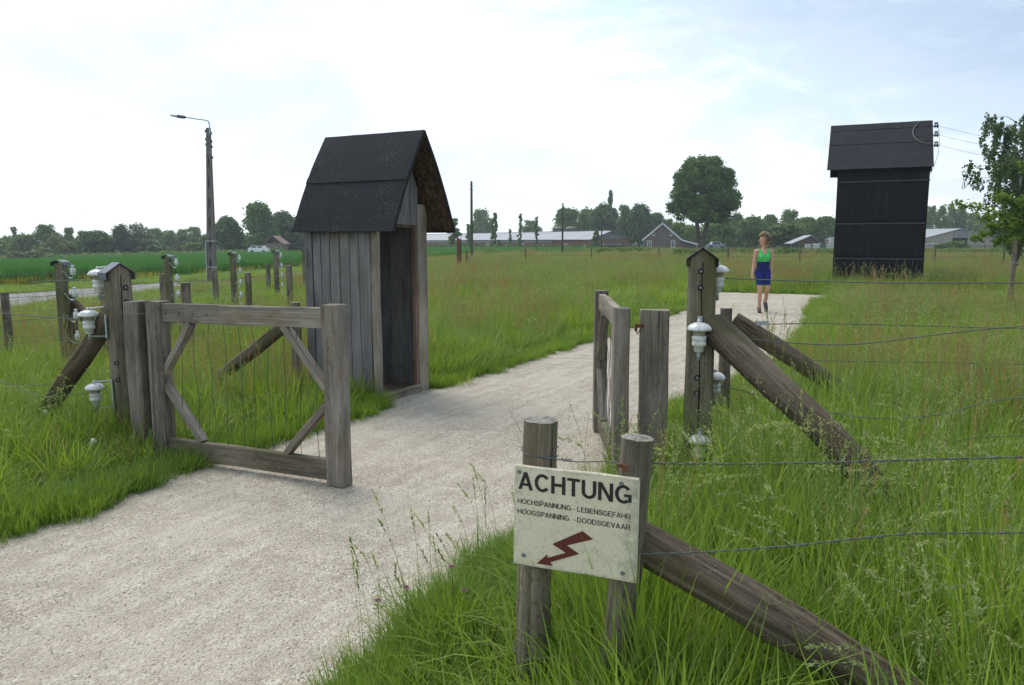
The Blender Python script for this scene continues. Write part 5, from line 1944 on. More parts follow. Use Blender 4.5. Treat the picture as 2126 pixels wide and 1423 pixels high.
M['silo'] = plain_mat('brown_silo', (.085, .075, .062), .7, .25, 5)
for i, (x, lb) in enumerate(((11.0, 'left one of two round brown silos behind the barn roof'), (14.0, 'right one of two round brown silos behind the barn roof'))):
    t = thing('silo', lb, 'silo', (x, 186, 0), 0, 'two silos behind the long barn')
    MB().lathe([(1.35, 0), (1.35, 4.75)], 20).build('wall', M['silo'], t, None, True)
    MB().lathe([(1.42, 4.70), (1.42, 4.82), (.9, 5.12), (.3, 5.28), (.001, 5.32)], 20).build('lid', plain_mat('silo_lid', (.12, .14, .10), .7), t, None, True)

# low brick annex and container right of the barn
t = thing('low_shed', 'low red brick annex right of the long barn end', 'shed', (19.6, 150, 0))
pbox('wall', (0, 0, .45), (3.8, 3, 1.3), M['brick'], t)
pbox('roof', (0, -.1, 1.15), (4.1, 3.4, .10), M['roof_tin'], t)

# ------------------------------------------------------------------ brick house
t = thing('brick_house', 'small grey brown brick house with white gable boards and lean-to', 'house', (27.05, 140, 0), -.21)
HW0, HW1, AP, HEV = -3.25, 3.45, 5.05, 2.15
MB().add([(HW0, 0, -.2), (HW1, 0, -.2), (HW1, 0, HEV - .05), (0, 0, AP - .12), (HW0, 0, HEV + .08),
          (HW0, 9, -.2), (HW1, 9, -.2), (HW1, 9, HEV - .05), (0, 9, AP - .12), (HW0, 9, HEV + .08)],
         [(0, 1, 2, 3, 4), (9, 8, 7, 6, 5), (0, 5, 6, 1), (1, 6, 7, 2), (4, 9, 5, 0)]).build('wall', M['brick_grey'], t)
MB().add([(HW1, .5, -.2), (6.0, .5, -.2), (6.0, .5, 1.35), (HW1, .5, 2.0), (HW1, 9, -.2), (6.0, 9, -.2), (6.0, 9, 1.35), (HW1, 9, 2.0)],
         [(0, 1, 2, 3), (7, 6, 5, 4), (1, 5, 6, 2), (0, 4, 5, 1)]).build('lean_to_wall', M['brick_grey'], t)
M['tile'] = plain_mat('red_brown_roof_tiles', (.13, .052, .034), .8, .3, 3)
M['white_paint'] = plain_mat('white_paint', (.72, .73, .74), .5, .08)


def slope_slab(name, xa, za, xb, zb, y0, y1, th, mat, par):
    n_ = Vector((-(zb - za), 0, xb - xa)).normalized()
    if n_.z < 0:
        n_ = -n_
    vs = []
    for y in (y0, y1):
        for (x, z) in ((xa, za), (xb, zb)):
            p = Vector((x, y, z))
            vs += [p, p - n_ * th]
    return MB().add(vs, [(0, 2, 6, 4), (1, 5, 7, 3), (0, 1, 3, 2), (4, 6, 7, 5), (0, 4, 5, 1), (2, 3, 7, 6)]).build(name, mat, par)


for (xa, za, xb, zb) in ((-3.65, 2.05, -.0, AP + .14), (0.0, AP + .14, 3.5, 2.17), (3.5, 2.17, 6.3, 1.38)):
    slope_slab('roof', xa, za, xb, zb, -.15, 9.3, .14, M['tile'], t)
    slope_slab('barge_board', xa, za - .10, xb, zb - .10, -.24, -.16, .26, M['white_paint'], t)
M['pane'] = plain_mat('window_glass', (.02, .024, .03), .08, .2, spec=.6)
for x, z, w_, h_ in ((-2.25, 1.2, .72, 1.35), (1.95, 1.25, .72, 1.35)):
    f = MB().box((x - w_ / 2 + .05, -.04, z), (.10, .10, h_)).box((x + w_ / 2 - .05, -.04, z), (.10, .10, h_)).box((x, -.04, z + h_ / 2 - .05), (w_ - .2, .10, .10)).box((x, -.04, z - h_ / 2 + .05), (w_ - .2, .10, .10)).box(
        (x, -.042, z - .1), (.07, .08, h_ - .4)).box((x, -.043, z + .28), (w_ - .2, .08, .08)).build('window', M['white_paint'], t)
    pbox('pane', (x, -.012, z), (w_ - .18, .02, h_ - .18), M['pane'], f)
    pbox('sill', (x, -.08, z - h_ / 2 - .05), (w_ + .2, .16, .08), M['white_paint'], f)
for x in (-1.55, 1.55):
    f = pbox('attic_window', (x, -.03, 2.95), (.42, .06, .52), M['white_paint'], t)
    pbox('pane', (x, -.066, 3.02), (.30, .02, .30), M['pane'], f)
pbox('chimney', (.2, 6.5, AP + .1), (.6, .6, 1.0), M['brick_grey'], t)

# tiny roof and white car beyond the crop at left
t = thing('farmhouse', 'red roofed farmhouse peeking between the trees left of the sentry box', 'house', (-46.6, 152, gz(-46.6, 152)))
pbox('wall', (0, 1.5, 1.0), (3.6, 4, 2.4), M['brick_grey'], t)
for s in (-1, 1):
    slope_slab('roof', s * 2.2, 2.0, 0, 3.65, -.8, 4, .12, plain_mat('pale_red_tiles', (.19, .11, .085), .8), t)
t = thing('parked_van', 'low white van half hidden by the crop left of sentry box', 'van', (-47.6, 146, gz(-47.6, 146) + .25))
MB().box((0, 0, .75), (3.6, 1.6, .75)).box((-.1, 0, 1.28), (2.5, 1.45, .40)).build('body', M['white_paint'], t)
for x in (-.75, .35):
    pbox('window', (x, -.74, 1.28), (.9, .03, .28), M['pane'], t)
for x in (-1.1, 1.1):
    MB().lathe([(.001, -.1), (.32, -.1), (.34, 0), (.32, .1), (.001, .1)], 12).build('wheel', M['felt_edge'], t, WM[t.name] @ Matrix.Translation((x, -.75, .35)) @ Matrix.Rotation(math.pi / 2, 4, 'X'))

# blue-grey car by the hedge
t = thing('parked_car', 'pale blue car roof showing above the hedge behind the felt-capped post', 'car', (35.4, 135, .3))
MB().box((0, 0, .55), (3.0, 1.6, .6)).add([(-1.0, -.7, .85), (1.0, -.7, .85), (.65, -.6, 1.35), (-.7, -.6, 1.35), (-1.0, .7, .85), (1.0, .7, .85), (.65, .6, 1.35), (-.7, .6, 1.35)],
    [(0, 1, 2, 3), (7, 6, 5, 4), (3, 2, 6, 7), (0, 3, 7, 4), (1, 5, 6, 2)]).build('body', plain_mat('pale_blue_paint', (.30, .38, .46), .3), t)
pbox('window', (-.05, -.68, 1.08), (1.3, .06, .30), M['pane'], t)
for x in (-.95, .95):
    MB().lathe([(.001, -.1), (.3, -.1), (.32, 0), (.3, .1), (.001, .1)], 12).build('wheel', M['felt_edge'], t, WM[t.name] @ Matrix.Translation((x, -.75, .3)) @ Matrix.Rotation(math.pi / 2, 4, 'X'))

# ------------------------------------------------------------------ right barn
t = thing('concrete_barn', 'wide beige concrete barn with dark doorway at right', 'barn', (86.3, 150, 0))
M['conc_wall'] = plain_mat('beige_concrete_wall', (.30, .265, .225), .85, .15, 2)
GX0, GX1, GA = -7.2, 8.9, 4.2
zl = lambda x: (GA - .08 + (2.25 - GA) * (x / GX0)) if x < 0 else (GA - .08 + (1.62 - GA) * (x / GX1))
for (a, b) in ((GX0, -1.35), (1.65, GX1)):
    MB().add([(a, 0, -.2), (b, 0, -.2), (b, 0, zl(b)), (a, 0, zl(a)), (a, .3, -.2), (b, .3, -.2), (b, .3, zl(b)), (a, .3, zl(a))],
             [(0, 1, 2, 3), (7, 6, 5, 4), (0, 3, 7, 4), (1, 5, 6, 2), (3, 2, 6, 7)]).build('gable_wall', M['conc_wall'], t)
MB().add([(-1.35, .02, 2.35), (1.65, .02, 2.35), (1.65, .02, zl(1.65)), (0, .02, zl(0)), (-1.35, .02, zl(-1.35)), (-1.35, .2, 2.35), (1.65, .2, 2.35), (1.65, .2, zl(1.65)), (0, .2, zl(0)), (-1.35, .2, zl(-1.35))],
         [(0, 1, 2, 3, 4), (9, 8, 7, 6, 5), (0, 5, 6, 1)]).build('sheet_panel', M['tin_dark'], t)
pbox('doorway_shade_panel', (.2, 8, 1.2), (3.6, .2, 2.6), M['felt_edge'], t)  # near-black panel behind the doorway stands in for the shade inside
rdir = -9.0
for (xa, za, xb, zb) in ((GX0 - .3, 2.2, 0, GA), (0, GA, GX1 + .3, 1.6)):
    n0 = 6
    for i in range(n0):
        y0, y1 = -.2 + 24 * i / n0, -.2 + 24 * (i + 1) / n0 - .03
        vs = [(xa + rdir * y0 / 24, y0, za), (xb + rdir * y0 / 24, y0, zb), (xb + rdir * y1 / 24, y1, zb), (xa + rdir * y1 / 24, y1, za)]
        vs += [(x, y, z - .1) for x, y, z in vs]
        MB().add(vs, [(0, 1, 2, 3), (7, 6, 5, 4), (0, 4, 5, 1), (1, 5, 6, 2), (2, 6, 7, 3), (3, 7, 4, 0)]).build('roof_sheet', M['roof_tin'], t)
MB().add([(GX0, .31, -.2), (GX0 + rdir, 24, -.2), (GX0 + rdir, 24, 2.1), (GX0, .31, 2.1)], [(0, 1, 2, 3)]).build('side_wall', M['conc_wall'], t)
MB().add([(GX1, .31, -.2), (GX1 + rdir, 24, -.2), (GX1 + rdir, 24, 1.5), (GX1, .31, 1.5)], [(3, 2, 1, 0)]).build('side_wall', M['conc_wall'], t)
t = thing('white_rack', 'white framed rack in front of the right barn beside the tower', 'rack', (70.8, 132, 0))
mb = MB()
for x in (-1.6, -.5, .6, 1.6):
    mb.box((x, 0, .65), (.08, .08, 1.5))
mb.box((0, .01, 1.3), (3.3, .08, .08)).box((0, .012, .7), (3.3, .08, .08))
mb.build('frame', M['white_paint'], t)
pbox('top_panel', (.2, .3, 1.0), (2.6, .5, .5), M['roof_tin'], t)
pbox('red_bin', (-.9, .0, 1.55), (.9, .5, .35), plain_mat('faded_red', (.25, .13, .12), .7), t)

# ------------------------------------------------------------------ farm shed with clutter
t = thing('farm_shed', 'open farm shed with slanted sheet roof left of the tower', 'shed', (48.6, 132, 0))
slope_slab('roof', -1.2, 1.35, 2.2, 2.75, -.2, 3.5, .10, M['roof_tin'], t)
slope_slab('roof', 2.2, 2.75, 3.9, 1.45, -.2, 3.5, .10, M['tin_dark'], t)
MB().add([(-1.1, .1, 1.25), (3.8, .1, 1.35), (2.2, .1, 2.62), (-1.1, .12, 1.25), (3.8, .12, 1.35), (2.2, .12, 2.62)], [(0, 1, 2), (5, 4, 3)]).build('gable_board', plain_mat('brown_boards', (.07, .05, .04), .8), t)
for x in (-1.1, 1.2, 3.7):
    pbox('post', (x, .2, .6), (.12, .12, 1.5), M['tin_dark'], t)
for x, z, w_, h_, c, nm, lb, ct in [(1.2, .8, .9, .9, (.62, .64, .66), 'storage_crate', 'white crate under the farm shed roof, leftmost', 'crate'), (2.5, .85, .95, 1.0, (.66, .67, .68), 'storage_crate', 'pale tank crate beside the green tank at the farm shed', 'crate'),
                                (3.5, .9, .9, 1.0, (.09, .16, .11), 'storage_tank', 'dark green tank in the farm shed yard', 'tank'), (4.7, .85, 1.2, 1.0, (.58, .58, .57), 'storage_crate', 'light grey crate right of the green tank', 'crate'),
                                (5.2, 1.9, .7, 1.1, (.42, .43, .44), 'sheet_stack', 'upright grey sheet beside the farm shed roof', 'sheet'), (6.2, 1.0, 1.1, 1.1, (.52, .49, .46), 'storage_crate', 'beige crate nearest to the tower', 'crate'), (6.1, 1.75, .9, .4, (.50, .42, .33), 'plank_stack', 'tan stack lying on the beige crate', 'stack')]:
    t = thing(nm, lb, ct, (48.6 + x, 130.5 + (.2 if z > 1.2 else 0), 0), 0, 'clutter in the farm shed yard')
    mm = plain_mat('clutter_paint', c, .6, .15, 6)
    z0 = z - h_ / 2 if nm != 'sheet_stack' else .2
    hh = h_ if nm != 'sheet_stack' else 2.2
    pbox('body', (0, 0, z0 + hh / 2), (w_, .8, hh), mm, t)
    pbox('rim', (0, 0, z0 + hh + .03), (w_ + .08, .88, .06), M['tin_dark'], t)
t = thing('satellite_dish', 'round white tank end showing left of the tower', 'tank', (55.9, 134, 0))
MB().lathe([(.001, -.35), (.25, -.33), (.45, -.2), (.52, 0), (.45, .2), (.25, .33), (.001, .35)], 16).build('bowl', M['white_paint'], t, WM[t.name] @ Matrix.Translation((0, 0, 2.15)) @ Matrix.Rotation(1.2, 4, 'X'), True)
pbox('stand', (0, .1, .9), (.1, .1, 2.0), M['tin_dark'], t)
t['label'] = 'round white dish on a stand left of the tower edge'
t['category'] = 'dish'

# green mesh fence behind the hedge
M['green_mesh'] = plain_mat('green_fence_paint', (.045, .065, .070), .6, .1)
for lb, fx0, fx1, fy in (('dark green mesh fence between the big tree and the tower', 17.0, 32.0, 76.5), ('short dark mesh fence left of the brick house', 10.8, 14.4, 86), ('dark mesh fence right of the tower in front of the barn', 40.0, 49.5, 78)):
    t = thing('mesh_fence', lb, 'fence', (fx0, fy, 0), 0, 'mesh fences at the far edge of the meadow')
    Lf = fx1 - fx0
    for i in range(int(Lf / 2.5) + 1):
        pbox('post', (i * 2.5, 0, .66), (.06, .06, 1.40), M['green_mesh'], t)
    mb = MB()
    for i in range(int(Lf / .10)):
        mb.box((i * .10 + .03, .05, .66), (.022, .014, 1.28))
    for z in (.1, .45, .85, 1.27):
        mb.box((Lf / 2, .064, z), (Lf, .014, .022))
    o = mb.build('mesh_panel', M['green_mesh'], t)
    o['kind'] = 'stuff'


def hedge(label, x0, x1, y, h, seed, mat, dens=90, dep=1.1):
    rng = np.random.default_rng(seed)
    n = int((x1 - x0) * dens)
    X = rng.uniform(x0, x1, n)
    hh = h * (.65 + .35 * np.array([mnoise.noise((x * .5, seed, 0)) for x in X]) + .25)
    Z = rng.random(n) ** .7 * hh
    Y = y + rng.normal(size=n) * dep * .4
    P = np.stack([X, Y, Z + gz_np(X, Y)], 1)
    V, Q, v = leaf_quads(rng, P, rng.normal(size=(n, 3)) + [0, -.4, .6], .30 if y > 100 else .16, 1.4)
    o = add('hedge', fast_mesh('hedge', V, Q, mat, v))
    return tag(o, label, 'hedge', 'low hedges at the far edge of the meadow')


hedge('low hedge in front of the brick house', 8.6, 14.2, 80, 1.12, 1, M['leaf_mid'], 260, .9)
hedge('low hedge from the big tree to the tower', 14.6, 29.5, 70, .98, 2, M['leaf_mid'], 260, .9)
hedge('low hedge in front of the right barn', 38.0, 47.0, 72, .98, 3, M['leaf_mid'], 260, .9)
hedge('patchy scrub along the foot of the long barn', -22.0, 16.0, 150, 1.2, 4, M['leaf_dark'], 50)
hedge('scrub along the foot of the far left treeline', -120.0, -44.0, 150, 1.2, 6, M['leaf_mid'], 60, 4)

# far woods behind the single trees: one closed mass
def woods(label, x0, x1, y, h, seed, mat):
    rng = np.random.default_rng(seed)
    n = int((x1 - x0) * 95)
    X = rng.uniform(x0, x1, n)
    hh = h * (.72 + .30 * np.array([mnoise.noise((x * .11, seed, 0)) + .6 * mnoise.noise((x * .4, seed, 3)) for x in X]))
    Z = (rng.random(n) ** .8) * hh
    Y = y + rng.normal(size=n) * 3
    P = np.stack([X, Y, Z + gz_np(X, Y)], 1)
    cl = np.array([mnoise.noise((p[0] * .3, p[2] * .4, seed)) for p in P]) * .5 + .5
    V, Q, v = leaf_quads(rng, P, rng.normal(size=(n, 3)) + [0, -.4, .5], .55, 1.4, np.clip(.6 * cl + .4 * rng.random(n), 0, 1))
    o = add('far_woods', fast_mesh('far_woods', V, Q, mat, v))
    o['kind'] = 'stuff'
    return o


woods('', -190, -62, 232, 7.2, 11, M['leaf_mid'])
woods('', -66, -40, 205, 6.0, 14, M['leaf_dark'])
woods('', 18, 60, 262, 8.5, 12, M['leaf_mid'])
woods('', 52, 190, 250, 8.6, 13, M['leaf_mid'])
# ------------------------------------------------------------------ the walking woman
PX, PY = 5.63, 17.35
WO = thing('person', 'woman in green and navy sportswear walking along the path looking aside', 'person', (PX, PY, .004), 0)
WB = WM[WO.name]


def capsule(mb, a, b, ra, rb, n=14):
    a, b = Vector(a), Vector(b)
    d = (b - a).normalized()
    pts, rs = [], []
    for k in range(5):
        q = (k / 4) * math.pi / 2
        pts.append(a - d * ra * math.cos(q))
        rs.append(max(ra * math.sin(q), .0015))
    for k in range(1, 5):
        f = k / 5
        pts.append(a.lerp(b, f))
        rs.append(ra + (rb - ra) * f)
    for k in range(5):
        q = (k / 4) * math.pi / 2
        pts.append(b + d * rb * math.sin(q))
        rs.append(max(rb * math.cos(q), .0015))
    mb.tube(pts, rs, n)


def voxel(mb, size, name, mats, smooth_it=4):
    me = mb.mesh('tmp', mats)
    o = bpy.data.objects.new('tmp', me)
    COL.objects.link(o)
    r = o.modifiers.new('r', 'REMESH')
    r.mode = 'VOXEL'
    r.voxel_size = size
    s = o.modifiers.new('s', 'SMOOTH')
    s.iterations = smooth_it
    s.factor = .5
    dg = bpy.context.evaluated_depsgraph_get()
    out = bpy.data.meshes.new_from_object(o.evaluated_get(dg))
    out.name = name
    bpy.data.objects.remove(o)
    out.polygons.foreach_set('use_smooth', [True] * len(out.polygons))
    return out


def skin_material():
    b = NB('skin')
    v = b.objvec()
    col = b.mix(b.noise(v, 12, 3), (.46, .25, .17), (.56, .33, .24))
    return b.done(b.pbsdf(col, .5, spec=.35, **{'Subsurface Weight': .08}))


M['skin'] = skin_material()
mb = MB()
ARMS = [((-.172, .0, 1.372), (-.200, .025, 1.087), (-.245, -.03, .865)), ((.172, .0, 1.372), (.190, .03, 1.087), (.184, -.005, .87))]
LEGS = [((-.082, .0, .90), (-.070, -.07, .53), (-.053, -.015, .085)), ((.085, .0, .90), (.102, -.035, .535), (.150, .19, .225))]
capsule(mb, (0, .005, 1.41), (-.012, -.005, 1.55), .055, .047)
mb.ball((0, .0, 1.265), (.150, .105, .165), 20, 14)
capsule(mb, (-.135, .005, 1.375), (.135, .005, 1.375), .052, .052)
mb.ball((-.068, -.075, 1.245), (.064, .055, .062), 14, 10).ball((.068, -.075, 1.245), (.064, .055, .062), 14, 10)
mb.ball((0, .0, 1.10), (.137, .096, .18), 20, 14)
mb.ball((0, .012, .945), (.158, .116, .14), 20, 14)
mb.ball((-.075, .07, .90), (.085, .075, .09), 14, 10).ball((.075, .07, .90), (.085, .075, .09), 14, 10)
for s_, e_, w_ in ARMS:
    capsule(mb, s_, e_, .046, .036)
    capsule(mb, e_, w_, .036, .024)
    d = (Vector(w_) - Vector(e_)).normalized()
    hx = Vector(w_)
    pl = hx + Vector((.0, -.015, -.075))
    capsule(mb, hx, pl, .024, .031)
    for k, (dy, ln) in enumerate(((-.030, .052), (-.010, .066), (.010, .062), (.028, .048))):
        q = pl + Vector((.002, dy, -.012))
        m_ = q + Vector((.0, -.006, -ln * .55))
        capsule(mb, q, m_, .0095, .009)
        capsule(mb, m_, m_ + Vector((-.012 if w_[0] > 0 else .012, -.010, -ln * .5)), .009, .007)
    capsule(mb, hx + Vector((0, -.022, -.03)), hx + Vector((0, -.050, -.085)), .011, .008)
for h_, k_, a_ in LEGS:
    capsule(mb, h_, k_, .090, .056)
    capsule(mb, k_, a_, .052, .034)
    K, A2 = Vector(k_), Vector(a_)
    c = K.lerp(A2, .32) + Vector((0, .022, 0))
    capsule(mb, K.lerp(A2, .12) + Vector((0, .012, 0)), K.lerp(A2, .6) + Vector((0, .010, 0)), .05, .040)
capsule(mb, (-.053, .0, .07), (-.085, -.15, .04), .036, .03)
capsule(mb, (.150, .20, .20), (.145, .10, .05), .036, .03)
# head, turned towards her right
HR_ = Matrix.Translation((-.020, -.012, 1.625)) @ Matrix.Rotation(rad(-66), 4, 'Z') @ Matrix.Rotation(rad(4), 4, 'X')
hm = MB()
hm.ball((0, .012, .012), (.074, .092, .100), 18, 14)
hm.ball((0, -.022, -.045), (.055, .062, .072), 16, 12)
capsule(hm, (0, -.082, .012), (0, -.100, -.022), .010, .013, 10)
hm.ball((0, -.075, -.092), (.024, .02, .018), 10, 8)
hm.ball((-.074, .01, -.01), (.010, .018, .028), 8, 6).ball((.074, .01, -.01), (.010, .018, .028), 8, 6)
hm.ball((-.03, -.068, .022), (.022, .016, .009), 8, 6).ball((.03, -.068, .022), (.022, .016, .009), 8, 6)
mb.add([HR_ @ Vector(v) for v in hm.v], hm.f)
body = voxel(mb, .0085, 'body', M['skin'], 5)
BODY = add('body', body, WB.copy(), WO)


def fabric(name, c):
    return plain_mat(name, c, .75, .22, 22, spec=.2, bumps=.7, bscale=16, bdist=.03)


M['lime'] = fabric('bright_green_fabric', (.085, .52, .13))
M['navy'] = fabric('navy_fabric', (.012, .020, .115))
M['navy2'] = fabric('blue_fabric', (.014, .030, .165))


def seg_d(p, a, b):
    a, b = Vector(a), Vector(b)
    t = max(0, min(1, (p - a).dot(b - a) / (b - a).length_squared))
    return (p - a - (b - a) * t).length


def clothing(name, test, off, mat):
    vs, fs, mp = [], [], {}
    for f in body.polygons:
        c = f.center
        if not test(c):
            continue
        idx = []
        for vi in f.vertices:
            if vi not in mp:
                v = body.vertices[vi]
                mp[vi] = len(vs)
                vs.append(tuple(v.co + v.normal * off))
            idx.append(mp[vi])
        fs.append(tuple(idx))
    o = MB().add(vs, fs).build(name, mat, WO, WB.copy(), True)
    sm = o.modifiers.new('thickness', 'SOLIDIFY')
    sm.thickness = .004
    sm.offset = -1
    return o


def is_arm(c):
    for s_, e_, w_ in ARMS:
        if abs(c.x) > .125 and (seg_d(c, s_, e_) < .056 or seg_d(c, e_, w_) < .055) and (c.x * s_[0] > 0):
            return True
        if c.x * s_[0] > 0 and c.z < .93 and (Vector(c) - Vector(w_)).length < .19 and abs(c.x) > .155 and c.z < .9 and seg_d(c, w_, (w_[0], w_[1] - .03, .72)) < .06:
            return True
    return False


def top_test(c):
    if is_arm(c) or c.z < 1.144 or c.z > 1.42:
        return False
    if c.z > 1.31 and c.y < .03:
        return .052 + (c.z - 1.31) * .15 < abs(c.x) < .115
    if c.z > 1.31:
        return abs(c.x) < .115 and (abs(c.x) > .03 or c.z < 1.36)
    return True


clothing('tank_top', top_test, .008, M['lime'])
clothing('waist_band', lambda c: .905 < c.z <= 1.146 and not is_arm(c) and abs(c.x) < .175, .009, M['navy'])
clothing('shorts', lambda c: .628 < c.z <= .908 and not is_arm(c) and (abs(c.x) < .17), .009, M['navy2'])

hair = MB()
rg = random.Random(4)
for i in range(420):
    a = rg.uniform(0, 2 * math.pi)
    e = rg.uniform(-.9, 1.45)
    d = Vector((math.cos(a) * math.cos(e), math.sin(a) * math.cos(e), math.sin(e)))
    if d.y < -.40 and d.z < .62:
        continue
    if d.z < -.2 and d.y < .05:
        d.y += .3
    q = Vector((d.x * .104, d.y * .112 + .022, d.z * .116 + .016)) * rg.uniform(.90, 1.34)
    if d.z < 0:
        q.z *= 1.65
    r = rg.uniform(.013, .024)
    p = HR_ @ q
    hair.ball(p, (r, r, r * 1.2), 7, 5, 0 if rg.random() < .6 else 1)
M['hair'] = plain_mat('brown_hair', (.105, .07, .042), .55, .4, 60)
M['hair2'] = plain_mat('light_brown_hair', (.30, .225, .14), .55, .4, 60)  # lighter blond curls, mixed at random through the brown
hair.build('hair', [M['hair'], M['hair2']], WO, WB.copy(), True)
eye = MB()
for s in (-1, 1):
    p = HR_ @ Vector((s * .030, -.081, .006))
    eye.ball(p, (.011, .011, .007), 8, 6)
eye.build('eyes', M['hole'], WO, WB.copy(), True)
MB().ball(HR_ @ Vector((0, -.083, -.062)), (.020, .012, .0065), 10, 6).build('lips', plain_mat('lips', (.36, .12, .10), .5), WO, WB.copy(), True)
M['shoe'] = plain_mat('dark_shoe', (.030, .026, .028), .7, .3, 40)
for (a, b, c) in (((-.052, .005, .075), (-.070, -.08, .055), (-.092, -.175, .037)), ((.150, .215, .205), (.150, .155, .125), (.145, .105, .040))):
    sb = MB()
    capsule(sb, a, b, .046, .044)
    capsule(sb, b, c, .047, .040)
    capsule(sb, a, Vector(a) + (Vector((0, 0, .045)) if a[0] < 0 else Vector((0, -.0, .055))), .044, .042)
    me = voxel(sb, .009, 'shoe', M['shoe'], 3)
    o = add('shoe', me, WB.copy(), WO)
    # sole follows the shoe's underside
    dv = (Vector(c) - Vector(a))
    up = Vector((0, 0, 1)) if a[0] < 0 else Vector((0, -.75, .6)).normalized()
    so = MB()
    capsule(so, Vector(a) - up * .036, Vector(c) - up * .026, .034, .030, 10)
    add('sole', so.mesh('sole', plain_mat('dark_sole', (.02, .02, .02), .8)), WB.copy(), o)

# ------------------------------------------------------------------ grass
M['grass'] = leaf_mat('grass_blade', (0.146, 0.259, 0.036), (0.300, 0.419, 0.069), .45, (.205, .315, .085), .16, .28)
M['grass_short'] = leaf_mat('verge_grass_blade', (0.146, 0.259, 0.036), (0.291, 0.412, 0.067), .45, (.14, .235, .05), .5, .25)
M['seed'] = leaf_mat('grass_seed_head', (.24, .30, .12), (.38, .43, .20), .4)
M['stalk'] = leaf_mat('grass_stalk', (.13, .22, .055), (.22, .29, .10), .3)
M['sorrel'] = leaf_mat('reddish_sorrel', (.30, .19, .105), (.42, .30, .18), .35)
M['dry'] = leaf_mat('dry_grass', (.27, .23, .10), (.40, .35, .17), .3)
M['crop'] = leaf_mat('wheat_crop_blade', (0.058, 0.170, 0.048), (0.104, 0.257, 0.078), .35)
M['crop_y'] = leaf_mat('yellow_field_edge', (.26, .25, .05), (.40, .36, .09), .3)


class TM:
    """numpy builder for tufts: blades, stems and spikelets"""

    def __init__(s, seed):
        s.r = np.random.default_rng(seed)
        s.V, s.Q, s.A, s.M, s.n = [], [], [], [], 0

    def push(s, V, Q, a, mi):
        s.V.append(V)
        s.Q.append(Q + s.n)
        s.A.append(a)
        s.M.append(np.full(len(Q), mi))
        s.n += len(V)

    def blades(s, n, h, spread, width, lean, curl, mi=0, hv=.35, segs=4, arch=0.0):
        r = s.r
        t = np.linspace(0, 1, segs + 1)
        a = r.uniform(0, 2 * np.pi, n)
        q = np.sqrt(r.random(n)) * spread
        bx, by = np.cos(a) * q, np.sin(a) * q
        az = a + r.normal(size=n) * 1.1
        hh = h * (1 - hv * r.random(n) ** 1.3)
        ln = lean * (.3 + r.random(n)) * hh
        cu = curl * r.random(n) ** 1.5
        for k in range(n):
            hor = ln[k] * t + cu[k] * hh[k] * t ** 2.2 * .75
            z = hh[k] * (t - (cu[k] * .38 + arch) * t ** 3)
            cx, cyy = math.cos(az[k]), math.sin(az[k])
            P = np.stack([bx[k] + cx * hor, by[k] + cyy * hor, z], 1)
            fa = az[k] + math.pi / 2 + r.normal() * .5
            w = width * r.uniform(.6, 1.3) * np.array([.75, 1, .9, .6, .06] if segs == 4 else np.interp(t, [0, .4, 1], [.8, 1, .06])) / 2
            S = np.stack([math.cos(fa) * w, math.sin(fa) * w, 0 * w], 1)
            V = np.concatenate([P - S, P + S])
            m = segs + 1
            i = np.arange(segs)
            Q = np.stack([i, i + m, i + m + 1, i + 1], 1)
            s.push(V, Q, np.full(len(V), r.random()), mi)

    def stalk(s, x, y, h, az, lean, nod, rad_, mi=1, head=None):
        """thin stem that leans and nods; returns nothing, adds its seed head"""
        r = s.r
        t = np.linspace(0, 1, 7)
        hor = h * (lean * t + nod * t ** 4)
        z = h * (t - nod * .55 * t ** 5)
        P = np.stack([x + math.cos(az) * hor, y + math.sin(az) * hor, z], 1)
        a_ = r.random()
        for ph in (0, math.pi / 2):
            w = rad_ * np.linspace(1.2, .5, 7)
            S = np.stack([math.cos(az + ph) * w, math.sin(az + ph) * w, 0 * w], 1)
            V = np.concatenate([P - S, P + S])
            i = np.arange(6)
            s.push(V, np.stack([i, i + 7, i + 8, i + 1], 1), np.full(14, a_), mi)
        if head:
            f0, n, size, out, hm, droop = head
            f = f0 + (1.0 - f0) * r.random(n) ** .9
            k = np.minimum((f * 6).astype(int), 5)
            base = P[k] + (P[k + 1] - P[k]) * (f * 6 - k)[:, None]
            tang = P[np.minimum(k + 1, 6)] - P[k]
            tang /= np.linalg.norm(tang, axis=1, keepdims=True)
            prof = np.sin(np.pi * np.clip((f - f0) / (1.001 - f0) * .85 + .12, 0, 1))
            d = r.normal(size=(n, 3))
            d /= np.linalg.norm(d, axis=1, keepdims=True)
            d[:, 2] -= droop
            Pp = base + d * (out * prof * r.uniform(.3, 1, n))[:, None]
            U = tang + d * .7
            U[:, 2] -= droop * .6
            U /= np.linalg.norm(U, axis=1, keepdims=True)
            W2 = np.cross(U, r.normal(size=(n, 3)))
            W2 /= np.linalg.norm(W2, axis=1, keepdims=True) + 1e-9
            L_ = (size * r.uniform(.7, 1.3, n))[:, None]
            V = np.stack([Pp - U * L_ * .5, Pp + W2 * L_ * .17, Pp + U * L_ * .6, Pp - W2 * L_ * .17], 1).reshape(-1, 3)
            s.push(V, np.arange(4 * n).reshape(-1, 4), np.repeat(r.random(n), 4), hm)

    def mesh(s, name, mats):
        me = fast_mesh(name, np.concatenate(s.V), np.concatenate(s.Q), mats, np.concatenate(s.A))
        me.polygons.foreach_set('material_index', np.concatenate(s.M).astype(np.int32))
        me.update()
        return me


GM = [M['grass'], M['stalk'], M['seed'], M['sorrel'], M['dry']]


def proto_tall(seed):
    T_ = TM(seed)
    T_.blades(46, .50, .15, .0080, .28, .55)
    T_.blades(12, .36, .15, .0105, .5, 1.1, arch=.1)
    T_.blades(6, .34, .15, .006, .7, 1.0, 4)
    return T_.mesh('tuft', GM)


